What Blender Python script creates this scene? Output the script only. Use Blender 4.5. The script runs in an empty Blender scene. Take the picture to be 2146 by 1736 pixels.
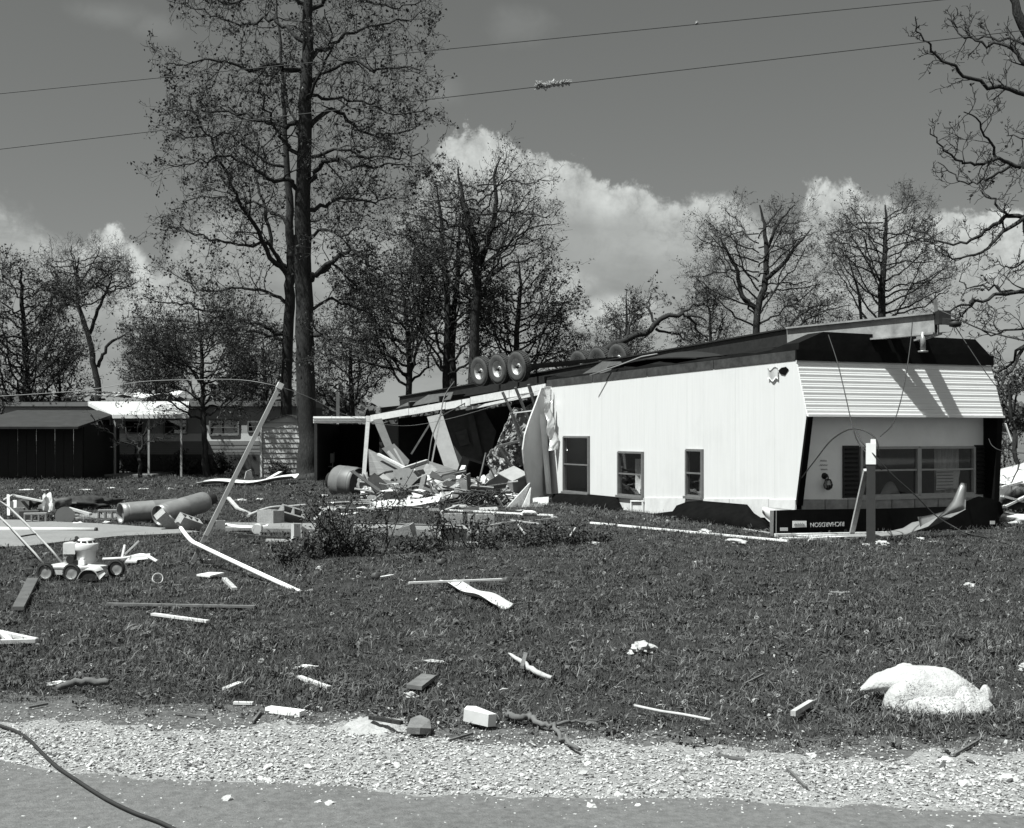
import bpy, math, random
import numpy as np
from mathutils import Vector, Matrix, Euler, noise as mnoise
R = random.Random(7)
NR = np.random.default_rng(11)
S = bpy.context.scene
COL = S.collection

# ---------------------------------------------------------------- camera, sky, sun, exposure
FPX, CX, HY, EYE = 2590.0, 1073.0, 908.0, 1.65      # photo measured on a 2146 wide print; horizon row 908
cam_d = bpy.data.cameras.new('camera'); cam = bpy.data.objects.new('camera', cam_d); COL.objects.link(cam)
cam_d.sensor_width = 36.0; cam_d.lens = FPX / 2146 * 36; cam_d.shift_y = 40 / 2146
cam_d.clip_start = 0.1; cam_d.clip_end = 3000
cam.location = (0, 0, EYE); cam.rotation_euler = (math.radians(90), 0, 0)
S.camera = cam
S.view_settings.view_transform = 'Standard'; S.view_settings.look = 'None'
S.view_settings.gamma = 1.0; S.view_settings.use_curve_mapping = False
EXPO = 1.15
S.view_settings.exposure = EXPO
K = 2 ** EXPO
A = Vector((-0.39, 0.92, 0)).normalized()           # long axis of the overturned home, away from the road
B = Vector((0.92, 0.39, 0)).normalized()            # across its front
SUNDIR = (B * 1.42 + A * 0.36 + Vector((0, 0, -2.72))).normalized()
TINT = (0.965, 1.0, 0.97, 1)
sd = bpy.data.lights.new('sun', 'SUN'); so = bpy.data.objects.new('sun', sd); COL.objects.link(so)
sd.energy = 4.2; sd.angle = math.radians(0.55); sd.color = TINT[:3]
so.rotation_euler = SUNDIR.to_track_quat('-Z', 'Y').to_euler(); so.location = (-20, -20, 40)

def srgb(v):
    v /= 255.0
    return v / 12.92 if v <= 0.04045 else ((v + 0.055) / 1.055) ** 2.4

W = bpy.data.worlds.new('World'); S.world = W; W.use_nodes = True
def build_world():
    nt = W.node_tree; N = nt.nodes; L = nt.links; N.clear()
    def math_(op, a, b=None, c=None, clamp=False):
        n = N.new('ShaderNodeMath'); n.operation = op; n.use_clamp = clamp
        for i, v in enumerate((a, b, c)):
            if v is None: continue
            if isinstance(v, (int, float)): n.inputs[i].default_value = v
            else: L.new(v, n.inputs[i])
        return n.outputs[0]
    def vm(op, a, b=None):
        n = N.new('ShaderNodeVectorMath'); n.operation = op
        for i, v in enumerate((a, b)):
            if v is None: continue
            if isinstance(v, (tuple, list)): n.inputs[i].default_value = v
            else: L.new(v, n.inputs[i])
        return n.outputs['Value'] if op in ('LENGTH', 'DOT_PRODUCT') else n.outputs[0]
    def noise(vec, scale, detail, rough=0.55, dist=0.0):
        n = N.new('ShaderNodeTexNoise'); n.inputs['Scale'].default_value = scale
        n.inputs['Detail'].default_value = detail; n.inputs['Roughness'].default_value = rough
        n.inputs['Distortion'].default_value = dist
        L.new(vec, n.inputs['Vector']); return n.outputs[0]
    def sstep(v, lo, hi):
        n = N.new('ShaderNodeMapRange'); n.interpolation_type = 'SMOOTHSTEP'
        L.new(v, n.inputs[0]); n.inputs[1].default_value = lo; n.inputs[2].default_value = hi
        return n.outputs[0]
    def mix(f, a, b):
        n = N.new('ShaderNodeMix'); n.data_type = 'FLOAT'
        L.new(f, n.inputs[0])
        for i, v in ((2, a), (3, b)):
            if isinstance(v, (int, float)): n.inputs[i].default_value = v
            else: L.new(v, n.inputs[i])
        return n.outputs[0]
    sky = N.new('ShaderNodeTexSky'); sky.sky_type = 'NISHITA'; sky.sun_disc = False
    sky.sun_elevation = math.asin(-SUNDIR.z); sky.sun_rotation = math.atan2(-SUNDIR.x, -SUNDIR.y)
    sky.air_density = 1.0; sky.dust_density = 0.6; sky.ozone_density = 2.0
    sep = N.new('ShaderNodeSeparateColor'); L.new(sky.outputs[0], sep.inputs[0])
    # black-and-white film behind an orange filter: the red and a little of the green of the sky
    base = math_('ADD', math_('MULTIPLY', sep.outputs[0], 0.8), math_('MULTIPLY', sep.outputs[1], 0.2))
    tc = N.new('ShaderNodeTexCoord'); g = tc.outputs['Generated']
    sx = N.new('ShaderNodeSeparateXYZ'); L.new(g, sx.inputs[0])
    az = math_('ARCTAN2', sx.outputs[0], sx.outputs[1]); el = math_('ARCSINE', sx.outputs[2])
    cb = N.new('ShaderNodeCombineXYZ'); L.new(az, cb.inputs[0]); L.new(el, cb.inputs[1]); ae = cb.outputs[0]
    def AE(x, y):
        a = math.atan((x - CX) / FPX); return a, math.atan((HY - y) / FPX * math.cos(a))
    def field(blobs):
        f = None
        for (x, y, rx, ry) in blobs:
            a, e = AE(x, y)
            d = vm('LENGTH', vm('MULTIPLY', vm('SUBTRACT', ae, (a, e, 0)), (FPX / rx, FPX / ry, 0)))
            v = math_('SUBTRACT', 1.0, d)
            if f is None: f = v
            else:
                n = N.new('ShaderNodeMath'); n.operation = 'SMOOTH_MAX'; L.new(f, n.inputs[0]); L.new(v, n.inputs[1]); n.inputs[2].default_value = 0.12
                f = n.outputs[0]
        return f
    n_big = noise(g, 9, 8, 0.58, 0.3)
    n_mid2 = noise(vm('MULTIPLY', g, (1, 1, 3.0)), 7, 8, 0.6, 0.3)
    n_mid = noise(g, 15, 9, 0.6, 0.4)
    n_fine = noise(g, 34, 10, 0.6, 0.25)
    n_low = noise(vm('MULTIPLY', g, (1, 1, 2.6)), 5, 7, 0.6, 0.2)
    n_tiny = noise(g, 85, 8, 0.6, 0.15)
    bil = lambda v, k: math_('POWER', math_('ABSOLUTE', math_('SUBTRACT', math_('MULTIPLY', v, 2.0), 1.0)), k)
    puff = math_('ADD', math_('MULTIPLY', bil(n_mid, 0.75), 0.95), math_('ADD', math_('MULTIPLY', bil(n_fine, 0.75), 0.6), math_('MULTIPLY', bil(n_tiny, 0.75), 0.32)))
    jit = math_('ADD', math_('MULTIPLY', math_('SUBTRACT', n_fine, 0.5), 0.85), math_('MULTIPLY', math_('SUBTRACT', n_big, 0.5), 0.7))
    # one cumulus bank: its top edge and how sunlit it is, by azimuth
    TOP = [(-520, 430, .7), (-300, 410, .6), (-100, 400, .5), (0, 385, .4), (60, 430, .35), (125, 480, .6), (175, 488, .9), (220, 462, 1), (270, 488, .95), (325, 545, .6), (400, 435, .22), (480, 385, .2),
           (600, 460, .2), (760, 450, .25), (860, 405, .35), (905, 325, .8), (930, 276, 1), (1000, 262, 1), (1062, 278, 1), (1092, 310, 1), (1215, 330, 1), (1262, 376, .95), (1330, 372, .95), (1400, 415, .85),
           (1520, 405, .75), (1600, 450, .6), (1655, 455, .6), (1695, 384, .9), (1765, 372, 1), (1850, 395, .95), (1935, 440, .9), (2000, 424, 1)]
    TOP = [t for t in TOP if t[0] >= -300] + [(2060, 440, 1), (2110, 480, .8)]
    rp = N.new('ShaderNodeValToRGB'); cr = rp.color_ramp; cr.interpolation = 'EASE'
    A0, A1, E1 = -0.6, 0.6, 0.32
    def seg(el_, k):
        a, e = AE(k[0], k[1]); el_.position = (a - A0) / (A1 - A0); el_.color = (e / E1, k[2], 0, 1)
    TOP = TOP[:32]
    seg(cr.elements[0], TOP[0]); seg(cr.elements[1], TOP[-1])
    for k in TOP[1:-1]:
        q = cr.elements.new((AE(k[0], k[1])[0] - A0) / (A1 - A0)); seg(q, k)
    mr = N.new('ShaderNodeMapRange'); L.new(az, mr.inputs[0]); mr.inputs[1].default_value = A0; mr.inputs[2].default_value = A1
    jaz = math_('ADD', mr.outputs[0], math_('MULTIPLY', math_('SUBTRACT', n_fine, 0.5), 0.018)); L.new(jaz, rp.inputs[0])
    s2 = N.new('ShaderNodeSeparateColor'); L.new(rp.outputs[0], s2.inputs[0]); wgt = s2.outputs[1]
    below = math_('ADD', math_('SUBTRACT', math_('MULTIPLY', s2.outputs[0], E1), el), math_('ADD', math_('MULTIPLY', jit, 0.016), math_('MULTIPLY', math_('SUBTRACT', puff, 0.35), 0.024)))
    width = math_('ADD', 0.008, math_('MULTIPLY', math_('SUBTRACT', 1.0, wgt), 0.030))
    bank_m = math_('DIVIDE', below, width, clamp=True)
    bank_m = sstep(bank_m, 0.0, 1.0)
    gap = math_('MULTIPLY', sstep(n_mid2, 0.46, 0.60), math_('SUBTRACT', 1.0, math_('MULTIPLY', wgt, 0.75)))
    bank_m = math_('MULTIPLY', bank_m, math_('SUBTRACT', 1.0, math_('MULTIPLY', gap, 0.75)))
    sunlit = math_('MULTIPLY', wgt, math_('SUBTRACT', 1.0, sstep(math_('ADD', below, math_('MULTIPLY', math_('SUBTRACT', n_big, 0.5), 0.09)), 0.014, 0.085)))
    low = field([(1290, 655, 130, 60), (1180, 600, 90, 50), (1780, 620, 160, 60), (2060, 560, 120, 60), (330, 640, 140, 50)])
    low_m = math_('MULTIPLY', sstep(math_('ADD', low, math_('MULTIPLY', jit, 0.9)), 0.05, 0.65), 0.7)
    sunlit = math_('MAXIMUM', sunlit, low_m)
    wisp = field([(1080, 55, 110, 55), (230, 30, 110, 40), (920, 190, 70, 50), (330, 60, 80, 40)])
    wisp_m = math_('MULTIPLY', sstep(math_('ADD', wisp, jit), 0.1, 0.9), 0.22)
    # unseen cumulus outside the view, coverage raised for more fill light
    aw = sstep(math_('ABSOLUTE', az), 0.46, 0.70)
    rest = math_('MULTIPLY', aw, sstep(n_low, 0.42, 0.54))
    skyv = math_('MULTIPLY', math_('POWER', base, 0.7), SKY_GAIN)
    grey = math_('MULTIPLY', math_('ADD', 0.35, math_('MULTIPLY', n_mid2, 1.3)), srgb(166) / K / SKY_STR)
    bright = math_('MULTIPLY', math_('ADD', 0.50, math_('MULTIPLY', puff, 0.95)), srgb(228) / K / SKY_STR)
    v = mix(wisp_m, skyv, grey)
    v = mix(math_('MULTIPLY', bank_m, 0.92), v, mix(sunlit, grey, bright))
    v = mix(rest, v, mix(sstep(n_low, 0.50, 0.62), grey, bright))
    cc = N.new('ShaderNodeMix'); cc.data_type = 'RGBA'; cc.blend_type = 'MULTIPLY'; cc.inputs[0].default_value = 1.0
    L.new(v, cc.inputs[6]); cc.inputs[7].default_value = TINT
    bg = N.new('ShaderNodeBackground'); bg.inputs[1].default_value = SKY_STR; L.new(cc.outputs[2], bg.inputs[0])
    out = N.new('ShaderNodeOutputWorld'); L.new(bg.outputs[0], out.inputs[0])
SKY_STR = 0.1          # cloud values are given as radiance, divided by this strength
SKY_GAIN = 0.52
build_world()

# ---------------------------------------------------------------- geometry helpers
def P(x, y, Y): return Vector(((x - CX) / FPX * Y, Y, EYE - (y - HY) / FPX * Y))
def G(x, y, z=0.0): return P(x, y, (EYE - z) * FPX / (y - HY))
def lerp(a, b, t): return a + (b - a) * t

WORLD_LOC = {}
class MB:
    def __init__(s): s.v = []; s.f = []; s.sm = []
    def add(s, vs, fs, smooth=False):
        o = len(s.v); s.v.extend([tuple(p) for p in vs]); s.f.extend([tuple(i + o for i in f) for f in fs]); s.sm.extend([smooth] * len(fs)); return s
    def hexa(s, a, b):            # two quads a, b facing each other
        return s.add(list(a) + list(b), [(3, 2, 1, 0), (4, 5, 6, 7), (0, 1, 5, 4), (1, 2, 6, 5), (2, 3, 7, 6), (3, 0, 4, 7)])
    def box(s, c, size, rot=None):
        h = [d / 2 for d in size]; M3 = rot.to_matrix() if isinstance(rot, Euler) else (rot or Matrix.Identity(3)); c = Vector(c)
        q = lambda z: [c + M3 @ Vector((x * h[0], y * h[1], z * h[2])) for x, y in ((-1, -1), (1, -1), (1, 1), (-1, 1))]
        return s.hexa(q(-1), q(1))
    def bar(s, a, b, w, h, up=(0, 0, 1), roll=0.0):
        a = Vector(a); b = Vector(b); d = (b - a).normalized(); u = Vector(up)
        if abs(d.dot(u)) > 0.98: u = Vector((1, 0, 0.1))
        x = d.cross(u).normalized(); u = x.cross(d).normalized()
        if roll: q = Matrix.Rotation(roll, 3, d); x = q @ x; u = q @ u
        r = lambda p: [p - x * w / 2 - u * h / 2, p + x * w / 2 - u * h / 2, p + x * w / 2 + u * h / 2, p - x * w / 2 + u * h / 2]
        return s.hexa(r(a), r(b))
    def slab(s, pts, th, n=None):
        pts = [Vector(p) for p in pts]
        if n is None:
            n = Vector((0, 0, 0)); k = len(pts)
            for i in range(k): n += pts[i].cross(pts[(i + 1) % k])
            n.normalize()
        n = Vector(n); k = len(pts)
        lo = [p - n * th / 2 for p in pts]; hi = [p + n * th / 2 for p in pts]
        return s.add(lo + hi, [tuple(range(k))[::-1], tuple(range(k, 2 * k))] + [(i, (i + 1) % k, k + (i + 1) % k, k + i) for i in range(k)])
    def tube(s, pts, r, n=8, caps=True, smooth=True):
        pts = [Vector(p) for p in pts]; k = len(pts)
        rr = r if isinstance(r, (list, tuple)) else [r] * k
        t0 = (pts[1] - pts[0]).normalized(); u = t0.orthogonal().normalized(); vs = []
        for i in range(k):
            t = (pts[min(i + 1, k - 1)] - pts[max(i - 1, 0)]).normalized()
            u = (u - t * u.dot(t));  u = u.normalized() if u.length > 1e-6 else t.orthogonal().normalized()
            w = t.cross(u)
            for j in range(n):
                a = 2 * math.pi * j / n; vs.append(pts[i] + (u * math.cos(a) + w * math.sin(a)) * rr[i])
        fs = [(i * n + j, i * n + (j + 1) % n, (i + 1) * n + (j + 1) % n, (i + 1) * n + j) for i in range(k - 1) for j in range(n)]
        o = len(s.v); s.add(vs, fs, smooth)
        if caps: s.f += [tuple(o + j for j in range(n))[::-1], tuple(o + (k - 1) * n + j for j in range(n))]; s.sm += [False, False]
        return s
    def lathe(s, prof, n=24, M4=None, smooth=True):   # prof: (radius, height)
        M4 = M4 or Matrix.Identity(4); vs = []
        for r, z in prof:
            for j in range(n): a = 2 * math.pi * j / n; vs.append(M4 @ Vector((r * math.cos(a), r * math.sin(a), z)))
        fs = [(i * n + j, i * n + (j + 1) % n, (i + 1) * n + (j + 1) % n, (i + 1) * n + j) for i in range(len(prof) - 1) for j in range(n)]
        return s.add(vs, fs, smooth)
    def grid(s, fn, nu, nv, th=0.0, smooth=True):      # fn(u,v) -> point ; th thickens along the normal
        p = [[Vector(fn(i / nu, j / nv)) for j in range(nv + 1)] for i in range(nu + 1)]
        nn = [[None] * (nv + 1) for _ in range(nu + 1)]
        flat = []
        for i in range(nu + 1):
            for j in range(nv + 1):
                du = p[min(i + 1, nu)][j] - p[max(i - 1, 0)][j]; dv = p[i][min(j + 1, nv)] - p[i][max(j - 1, 0)]
                c = du.cross(dv); nn[i][j] = c.normalized() if c.length > 1e-9 else Vector((0, 0, 1))
        m = nv + 1
        top = [p[i][j] + nn[i][j] * th / 2 for i in range(nu + 1) for j in range(m)]
        fs = [(i * m + j, (i + 1) * m + j, (i + 1) * m + j + 1, i * m + j + 1) for i in range(nu) for j in range(nv)]
        if th <= 0: return s.add(top, fs, smooth)
        bot = [p[i][j] - nn[i][j] * th / 2 for i in range(nu + 1) for j in range(m)]; o = len(top)
        f2 = [tuple(o + q for q in f[::-1]) for f in fs]
        rim = [i * m for i in range(nu + 1)] + [nu * m + j for j in range(1, m)] + [i * m + nv for i in range(nu - 1, -1, -1)] + [j for j in range(nv - 1, 0, -1)]
        side = [(rim[k], rim[(k + 1) % len(rim)], o + rim[(k + 1) % len(rim)], o + rim[k]) for k in range(len(rim))]
        s.add(top + bot, fs + f2, smooth)
        base = len(s.v) - len(top) - len(bot)
        s.f += [tuple(base + q for q in f) for f in side]; s.sm += [False] * len(side)
        return s
    def mesh(s, name, mats, off=Vector((0, 0, 0))):
        me = bpy.data.meshes.new(name)
        off = Vector(off)
        me.from_pydata([tuple(Vector(p) - off) for p in s.v], [], s.f)
        for m in (mats if isinstance(mats, (list, tuple)) else [mats]): me.materials.append(m)
        me.polygons.foreach_set('use_smooth', s.sm); me.update()
        return me
    def build(s, name, mats, parent=None, origin=None):
        if parent is not None: off = WORLD_LOC[parent.name]
        elif origin is not None: off = Vector(origin)
        else:
            vs = np.array(s.v); off = Vector((float(vs[:, 0].mean()), float(vs[:, 1].mean()), float(vs[:, 2].min())))
        o = bpy.data.objects.new(name, s.mesh(name, mats, off)); COL.objects.link(o)
        if parent is not None: o.parent = parent; WORLD_LOC[o.name] = off
        else: o.location = off; WORLD_LOC[o.name] = off
        return o

def tag(o, label=None, cat=None, group=None, kind=None):
    for k, v in (('label', label), ('category', cat), ('group', group), ('kind', kind)):
        if v: o[k] = v
    return o
def thing(name, label, cat, loc, group=None, rot=None):
    o = bpy.data.objects.new(name, None); COL.objects.link(o); o.location = loc; o.empty_display_size = 0.2
    if rot: o.rotation_euler = rot
    WORLD_LOC[o.name] = Vector(loc); return tag(o, label, cat, group)
def place(me, name, parent=None, loc=(0, 0, 0), rot=(0, 0, 0), scale=(1, 1, 1)):
    o = bpy.data.objects.new(name, me); COL.objects.link(o); o.parent = parent
    o.location = loc; o.rotation_euler = rot; o.scale = scale; return o
def raw_mesh(name, v, f, mat, smooth=False):
    me = bpy.data.meshes.new(name); v = np.asarray(v, np.float32); f = np.asarray(f, np.int32)
    me.vertices.add(len(v)); me.vertices.foreach_set('co', v.ravel())
    k = f.shape[1]; me.loops.add(f.size); me.loops.foreach_set('vertex_index', f.ravel())
    me.polygons.add(len(f)); me.polygons.foreach_set('loop_start', np.arange(0, f.size, k, dtype=np.int32))
    me.polygons.foreach_set('use_smooth', np.full(len(f), smooth)); me.materials.append(mat); me.update(calc_edges=True); return me

# ---------------------------------------------------------------- materials (all neutral: the photograph is black and white)
MATS = {}
def M(name, v, rough=0.75, var=0.2, scale=6.0, bump=0.0, bscale=None, metal=0.0, spec=0.35, stretch=None, stain=0.0, stain_scale=1.2, per_object=0.0, stain_to=0.35):
    m = bpy.data.materials.new(name); m.use_nodes = True; nt = m.node_tree; N = nt.nodes; L = nt.links
    b = N['Principled BSDF']; b.inputs['Roughness'].default_value = rough; b.inputs['Metallic'].default_value = metal
    b.inputs['Specular IOR Level'].default_value = spec
    tc = N.new('ShaderNodeTexCoord'); vec = tc.outputs['Object']
    if stretch:
        mp = N.new('ShaderNodeMapping'); mp.inputs['Scale'].default_value = stretch; L.new(vec, mp.inputs[0]); vec = mp.outputs[0]
    nz = N.new('ShaderNodeTexNoise'); nz.inputs['Scale'].default_value = scale; nz.inputs['Detail'].default_value = 6; nz.inputs['Roughness'].default_value = 0.65; L.new(vec, nz.inputs['Vector'])
    mr = N.new('ShaderNodeMapRange'); mr.inputs[1].default_value = 0.28; mr.inputs[2].default_value = 0.72; mr.inputs[3].default_value = v * (1 - var); mr.inputs[4].default_value = v * (1 + var); L.new(nz.outputs[0], mr.inputs[0])
    val = mr.outputs[0]
    if stain:
        n2 = N.new('ShaderNodeTexNoise'); n2.inputs['Scale'].default_value = stain_scale; n2.inputs['Detail'].default_value = 8; n2.inputs['Roughness'].default_value = 0.7; L.new(tc.outputs['Object'], n2.inputs['Vector'])
        r2 = N.new('ShaderNodeMapRange'); r2.inputs[1].default_value = 0.52; r2.inputs[2].default_value = 0.72; r2.inputs[3].default_value = 1.0; r2.inputs[4].default_value = 1 - stain * (1 - stain_to); L.new(n2.outputs[0], r2.inputs[0])
        mm = N.new('ShaderNodeMath'); mm.operation = 'MULTIPLY'; L.new(val, mm.inputs[0]); L.new(r2.outputs[0], mm.inputs[1]); val = mm.outputs[0]
    if per_object:
        oi = N.new('ShaderNodeObjectInfo'); r3 = N.new('ShaderNodeMapRange'); r3.inputs[3].default_value = 1 - per_object; r3.inputs[4].default_value = 1 + per_object; L.new(oi.outputs['Random'], r3.inputs[0])
        m3 = N.new('ShaderNodeMath'); m3.operation = 'MULTIPLY'; L.new(val, m3.inputs[0]); L.new(r3.outputs[0], m3.inputs[1]); val = m3.outputs[0]
    cb = N.new('ShaderNodeCombineColor')
    for i in range(3): L.new(val, cb.inputs[i])
    L.new(cb.outputs[0], b.inputs['Base Color'])
    if bump:
        bn = N.new('ShaderNodeBump'); bn.inputs['Strength'].default_value = bump; bn.inputs['Distance'].default_value = 0.02
        if bscale:
            n3 = N.new('ShaderNodeTexNoise'); n3.inputs['Scale'].default_value = bscale; n3.inputs['Detail'].default_value = 5; L.new(vec, n3.inputs['Vector']); L.new(n3.outputs[0], bn.inputs['Height'])
        else: L.new(nz.outputs[0], bn.inputs['Height'])
        L.new(bn.outputs[0], b.inputs['Normal'])
    MATS[name] = m; return m
def glass_mat(name, clear=0.55, gloss=0.12):
    m = bpy.data.materials.new(name); m.use_nodes = True; nt = m.node_tree; N = nt.nodes; L = nt.links; N.clear()
    t = N.new('ShaderNodeBsdfTransparent'); t.inputs[0].default_value = (clear, clear, clear, 1)
    g = N.new('ShaderNodeBsdfGlossy'); g.inputs['Roughness'].default_value = 0.03; g.inputs[0].default_value = (0.8, 0.8, 0.8, 1)
    mx = N.new('ShaderNodeMixShader'); mx.inputs[0].default_value = gloss; L.new(t.outputs[0], mx.inputs[1]); L.new(g.outputs[0], mx.inputs[2])
    o = N.new('ShaderNodeOutputMaterial'); L.new(mx.outputs[0], o.inputs[0]); return m

GLASS = glass_mat('window_glass', 0.85, 0.10)
WHITE = M('white_aluminium', 0.63, 0.5, 0.03, 3, 0.05, 14, stain=0.10, stain_scale=0.8, stain_to=0.6)
WALLM = M('wall_aluminium', 0.57, 0.5, 0.05, 2.2, 0.14, 1.1, stretch=(9, 9, 0.35), stain=0.14, stain_scale=0.7, stain_to=0.5)
WHITEW = M('white_paint', 0.72, 0.6, 0.08, 9, 0.05)
WHITEP = M('white_plank', 0.5, 0.65, 0.16, 12, 0.1, stain=0.3)
PALE = M('pale_panel', 0.5, 0.7, 0.12, 5, 0.06, stain=0.35)
GREYP = M('grey_panel', 0.24, 0.7, 0.15, 6, 0.06, stain=0.3)
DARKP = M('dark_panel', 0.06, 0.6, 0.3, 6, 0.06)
BLACK = M('black_metal', 0.006, 0.55, 0.3, 5, 0.06, 30, spec=0.04)
BLACKS = M('black_sheet', 0.006, 0.85, 0.3, 5, 0.0, spec=0.0)
TAR = M('tar_belly', 0.005, 0.8, 0.5, 4, 0.3, 9, spec=0.12)
SHUTTER = M('shutter_black', 0.014, 0.5, 0.2, 10)
ALU = M('mill_aluminium', 0.26, 0.4, 0.1, 8, metal=0.4)
FOIL = M('foil', 0.85, 0.3, 0.08, 8, 0.3, 12, metal=0.75)
WOOD = M('wood_panel', 0.13, 0.6, 0.35, 3, 0.08, stretch=(1, 1, 22))
WOODL = M('pale_lumber', 0.36, 0.75, 0.25, 5, 0.1, stretch=(3, 3, 3), stain=0.3)
WOODW = M('weathered_board', 0.11, 0.85, 0.35, 10, 0.2)
CONC = M('concrete', 0.17, 0.9, 0.16, 14, 0.2, 60, stain=0.35, stain_scale=1.1)
BLOCKM = M('block_concrete', 0.24, 0.95, 0.2, 30, 0.4, 70, stain=0.35, stain_scale=3, per_object=0.2)
STEEL = M('tank_paint', 0.20, 0.38, 0.14, 7, 0.06, metal=0.25, stain=0.4, stain_scale=4)
RUSTY = M('dark_steel', 0.015, 0.6, 0.4, 9, 0.1)
RUBBER = M('rubber', 0.05, 0.85, 0.3, 12, 0.1)
RIM = M('rim_paint', 0.36, 0.45, 0.2, 9, metal=0.2, stain=0.4)
INSUL = M('white_fluff', 0.37, 0.95, 0.2, 16, 0.6, 60, spec=0.1)
INSULG = M('grey_insulation', 0.20, 0.95, 0.35, 7, 0.3, 12, spec=0.1)
FILM = M('crumpled_film', 0.22, 0.4, 0.3, 6, 0.5, 9)
BARK = M('bark', 0.030, 0.95, 0.6, 9, 1.0, 14, stretch=(3, 3, 0.7), spec=0.1)
BARKL = M('stick_bark', 0.11, 0.95, 0.35, 8, 0.4, spec=0.1)
LEAFM = M('leaf', 0.042, 0.6, 0.45, 1.4, spec=0.25, per_object=0.1)
SHRUBM = M('shrub_leaf', 0.036, 0.6, 0.5, 5, spec=0.3)
CABLE = M('black_cable', 0.02, 0.6, 0.2, 8)
WIREM = M('grey_wire', 0.07, 0.5, 0.2, 8, metal=0.4)
PALEWIRE = M('pale_wire', 0.2, 0.5, 0.1, 8)
CURTAIN = M('curtain', 0.6, 0.9, 0.25, 5, 0.1, stretch=(9, 9, 1))
SIDINGG = M('grey_siding', 0.36, 0.6, 0.1, 4, 0.04, stain=0.2)
SIDINGD = M('dark_siding', 0.085, 0.65, 0.15, 4, 0.04)
SHADE = M('shaded_wall', 0.02, 0.8, 0.3, 5)  # near-black colour stands in for the shade of covered interiors
ROOFM = M('roof_metal', 0.045, 0.6, 0.25, 5, 0.1, stain=0.3)
STONEM = M('stone_strip', 0.26, 0.85, 0.3, 7, 0.3)
MOWER = M('mower_enamel', 0.52, 0.4, 0.08, 14, stain=0.25, stain_scale=12)
# ---------------------------------------------------------------- ground, verge, gravel, road, drive
def edge_fn(pts):
    g = sorted([(p.x, p.y) for p in (G(x, y) for x, y in pts)]); xs = np.array([q[0] for q in g]); ys = np.array([q[1] for q in g])
    s0 = (ys[1] - ys[0]) / (xs[1] - xs[0]); s1 = (ys[-1] - ys[-2]) / (xs[-1] - xs[-2])
    def f(x):
        x = np.asarray(x, float); y = np.interp(x, xs, ys)
        return y + np.where(x < xs[0], (x - xs[0]) * s0 * 0.3, 0) + np.where(x > xs[-1], (x - xs[-1]) * s1 * 0.3, 0)
    return f
def wob(x, amp, f, seed):
    r = np.random.default_rng(seed); out = 0
    for k in range(1, 7):
        out = out + amp / k ** 0.8 * np.sin(x * f * k * 1.37 + r.uniform(0, 6.28))
    return out
e_lawn = edge_fn([(0, 1462), (300, 1478), (560, 1496), (760, 1505), (900, 1530), (1050, 1542), (1300, 1545), (1700, 1560), (2146, 1562)])
e_grav = edge_fn([(0, 1516), (300, 1522), (560, 1528), (760, 1520), (900, 1545), (1050, 1556), (1300, 1566), (1700, 1582), (2146, 1588)])
e_road = edge_fn([(0, 1604), (300, 1636), (600, 1652), (1000, 1672), (1400, 1684), (1800, 1690), (2146, 1716)])
LAWNM = M('lawn_soil', 0.030, 0.95, 0.5, 3.0, 0.5, 22, spec=0.1)
DIRTM = M('verge_dirt', 0.088, 0.95, 0.5, 18, 0.6, 60, spec=0.1, stain=0.4, stain_scale=2.2)
GRAVM = M('gravel_bed', 0.24, 0.95, 0.5, 55, 0.8, 90, spec=0.1, stain=0.25, stain_scale=3.5)
ROADM = M('oiled_road', 0.118, 0.9, 0.30, 26, 0.5, 120, spec=0.1, stain=0.4, stain_scale=0.9)
def lawn_z(x, y):
    return 0.02 * np.sin(x * 0.6 + 1) * np.sin(y * 0.5) * np.clip((y - 8) / 6, 0, 1) * np.clip((120 - y) / 60, 0, 1) * 0
gx = np.unique(np.concatenate([np.linspace(-900, -60, 12), np.linspace(-60, 60, 61), np.linspace(60, 900, 12)]))
gy = np.unique(np.concatenate([np.linspace(-60, 5, 10), np.linspace(5, 60, 56), np.linspace(60, 1400, 18)]))
X, Y = np.meshgrid(gx, gy, indexing='ij'); v = np.stack([X.ravel(), Y.ravel(), np.zeros(X.size)], 1)
m_ = len(gy); idx = np.arange(X.size).reshape(X.shape)
f = np.stack([idx[:-1, :-1].ravel(), idx[1:, :-1].ravel(), idx[1:, 1:].ravel(), idx[:-1, 1:].ravel()], 1)
o = bpy.data.objects.new('ground', raw_mesh('ground', v, f, LAWNM)); COL.objects.link(o); tag(o, 'dark lawn and field reaching to the far trees', kind='structure')
def strip(name, top, bot, z, mat, amp_t, amp_b, seed, label, x0=-14, x1=14, ny=6):
    xs = np.arange(x0, x1, 0.04); t = top(xs) + wob(xs, amp_t, 2.6, seed) + NR.normal(0, amp_t * 0.22, len(xs)); b = bot(xs) + wob(xs, amp_b, 2.2, seed + 1)
    v = np.concatenate([np.stack([xs, b + (t - b) * k / ny, np.full(len(xs), z)], 1) for k in range(ny + 1)]); n = len(xs)
    f = np.array([(k * n + i, k * n + i + 1, (k + 1) * n + i + 1, (k + 1) * n + i) for k in range(ny) for i in range(n - 1)])
    o = bpy.data.objects.new(name, raw_mesh(name, v, f, mat)); COL.objects.link(o); tag(o, label, kind='structure'); return o
strip('verge', lambda x: e_lawn(x) + 0.10, lambda x: e_grav(x) - 0.3, 0.004, DIRTM, 0.06, 0.02, 3, 'bare dirt verge between lawn and gravel')
strip('gravel_shoulder', e_grav, lambda x: e_road(x) - 0.2, 0.008, GRAVM, 0.09, 0.0, 5, 'pale gravel shoulder beside the road')
strip('road', e_road, lambda x: x * 0 - 6, 0.012, ROADM, 0.035, 0.0, 9, 'grey oiled road surface', -60, 60)
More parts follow.
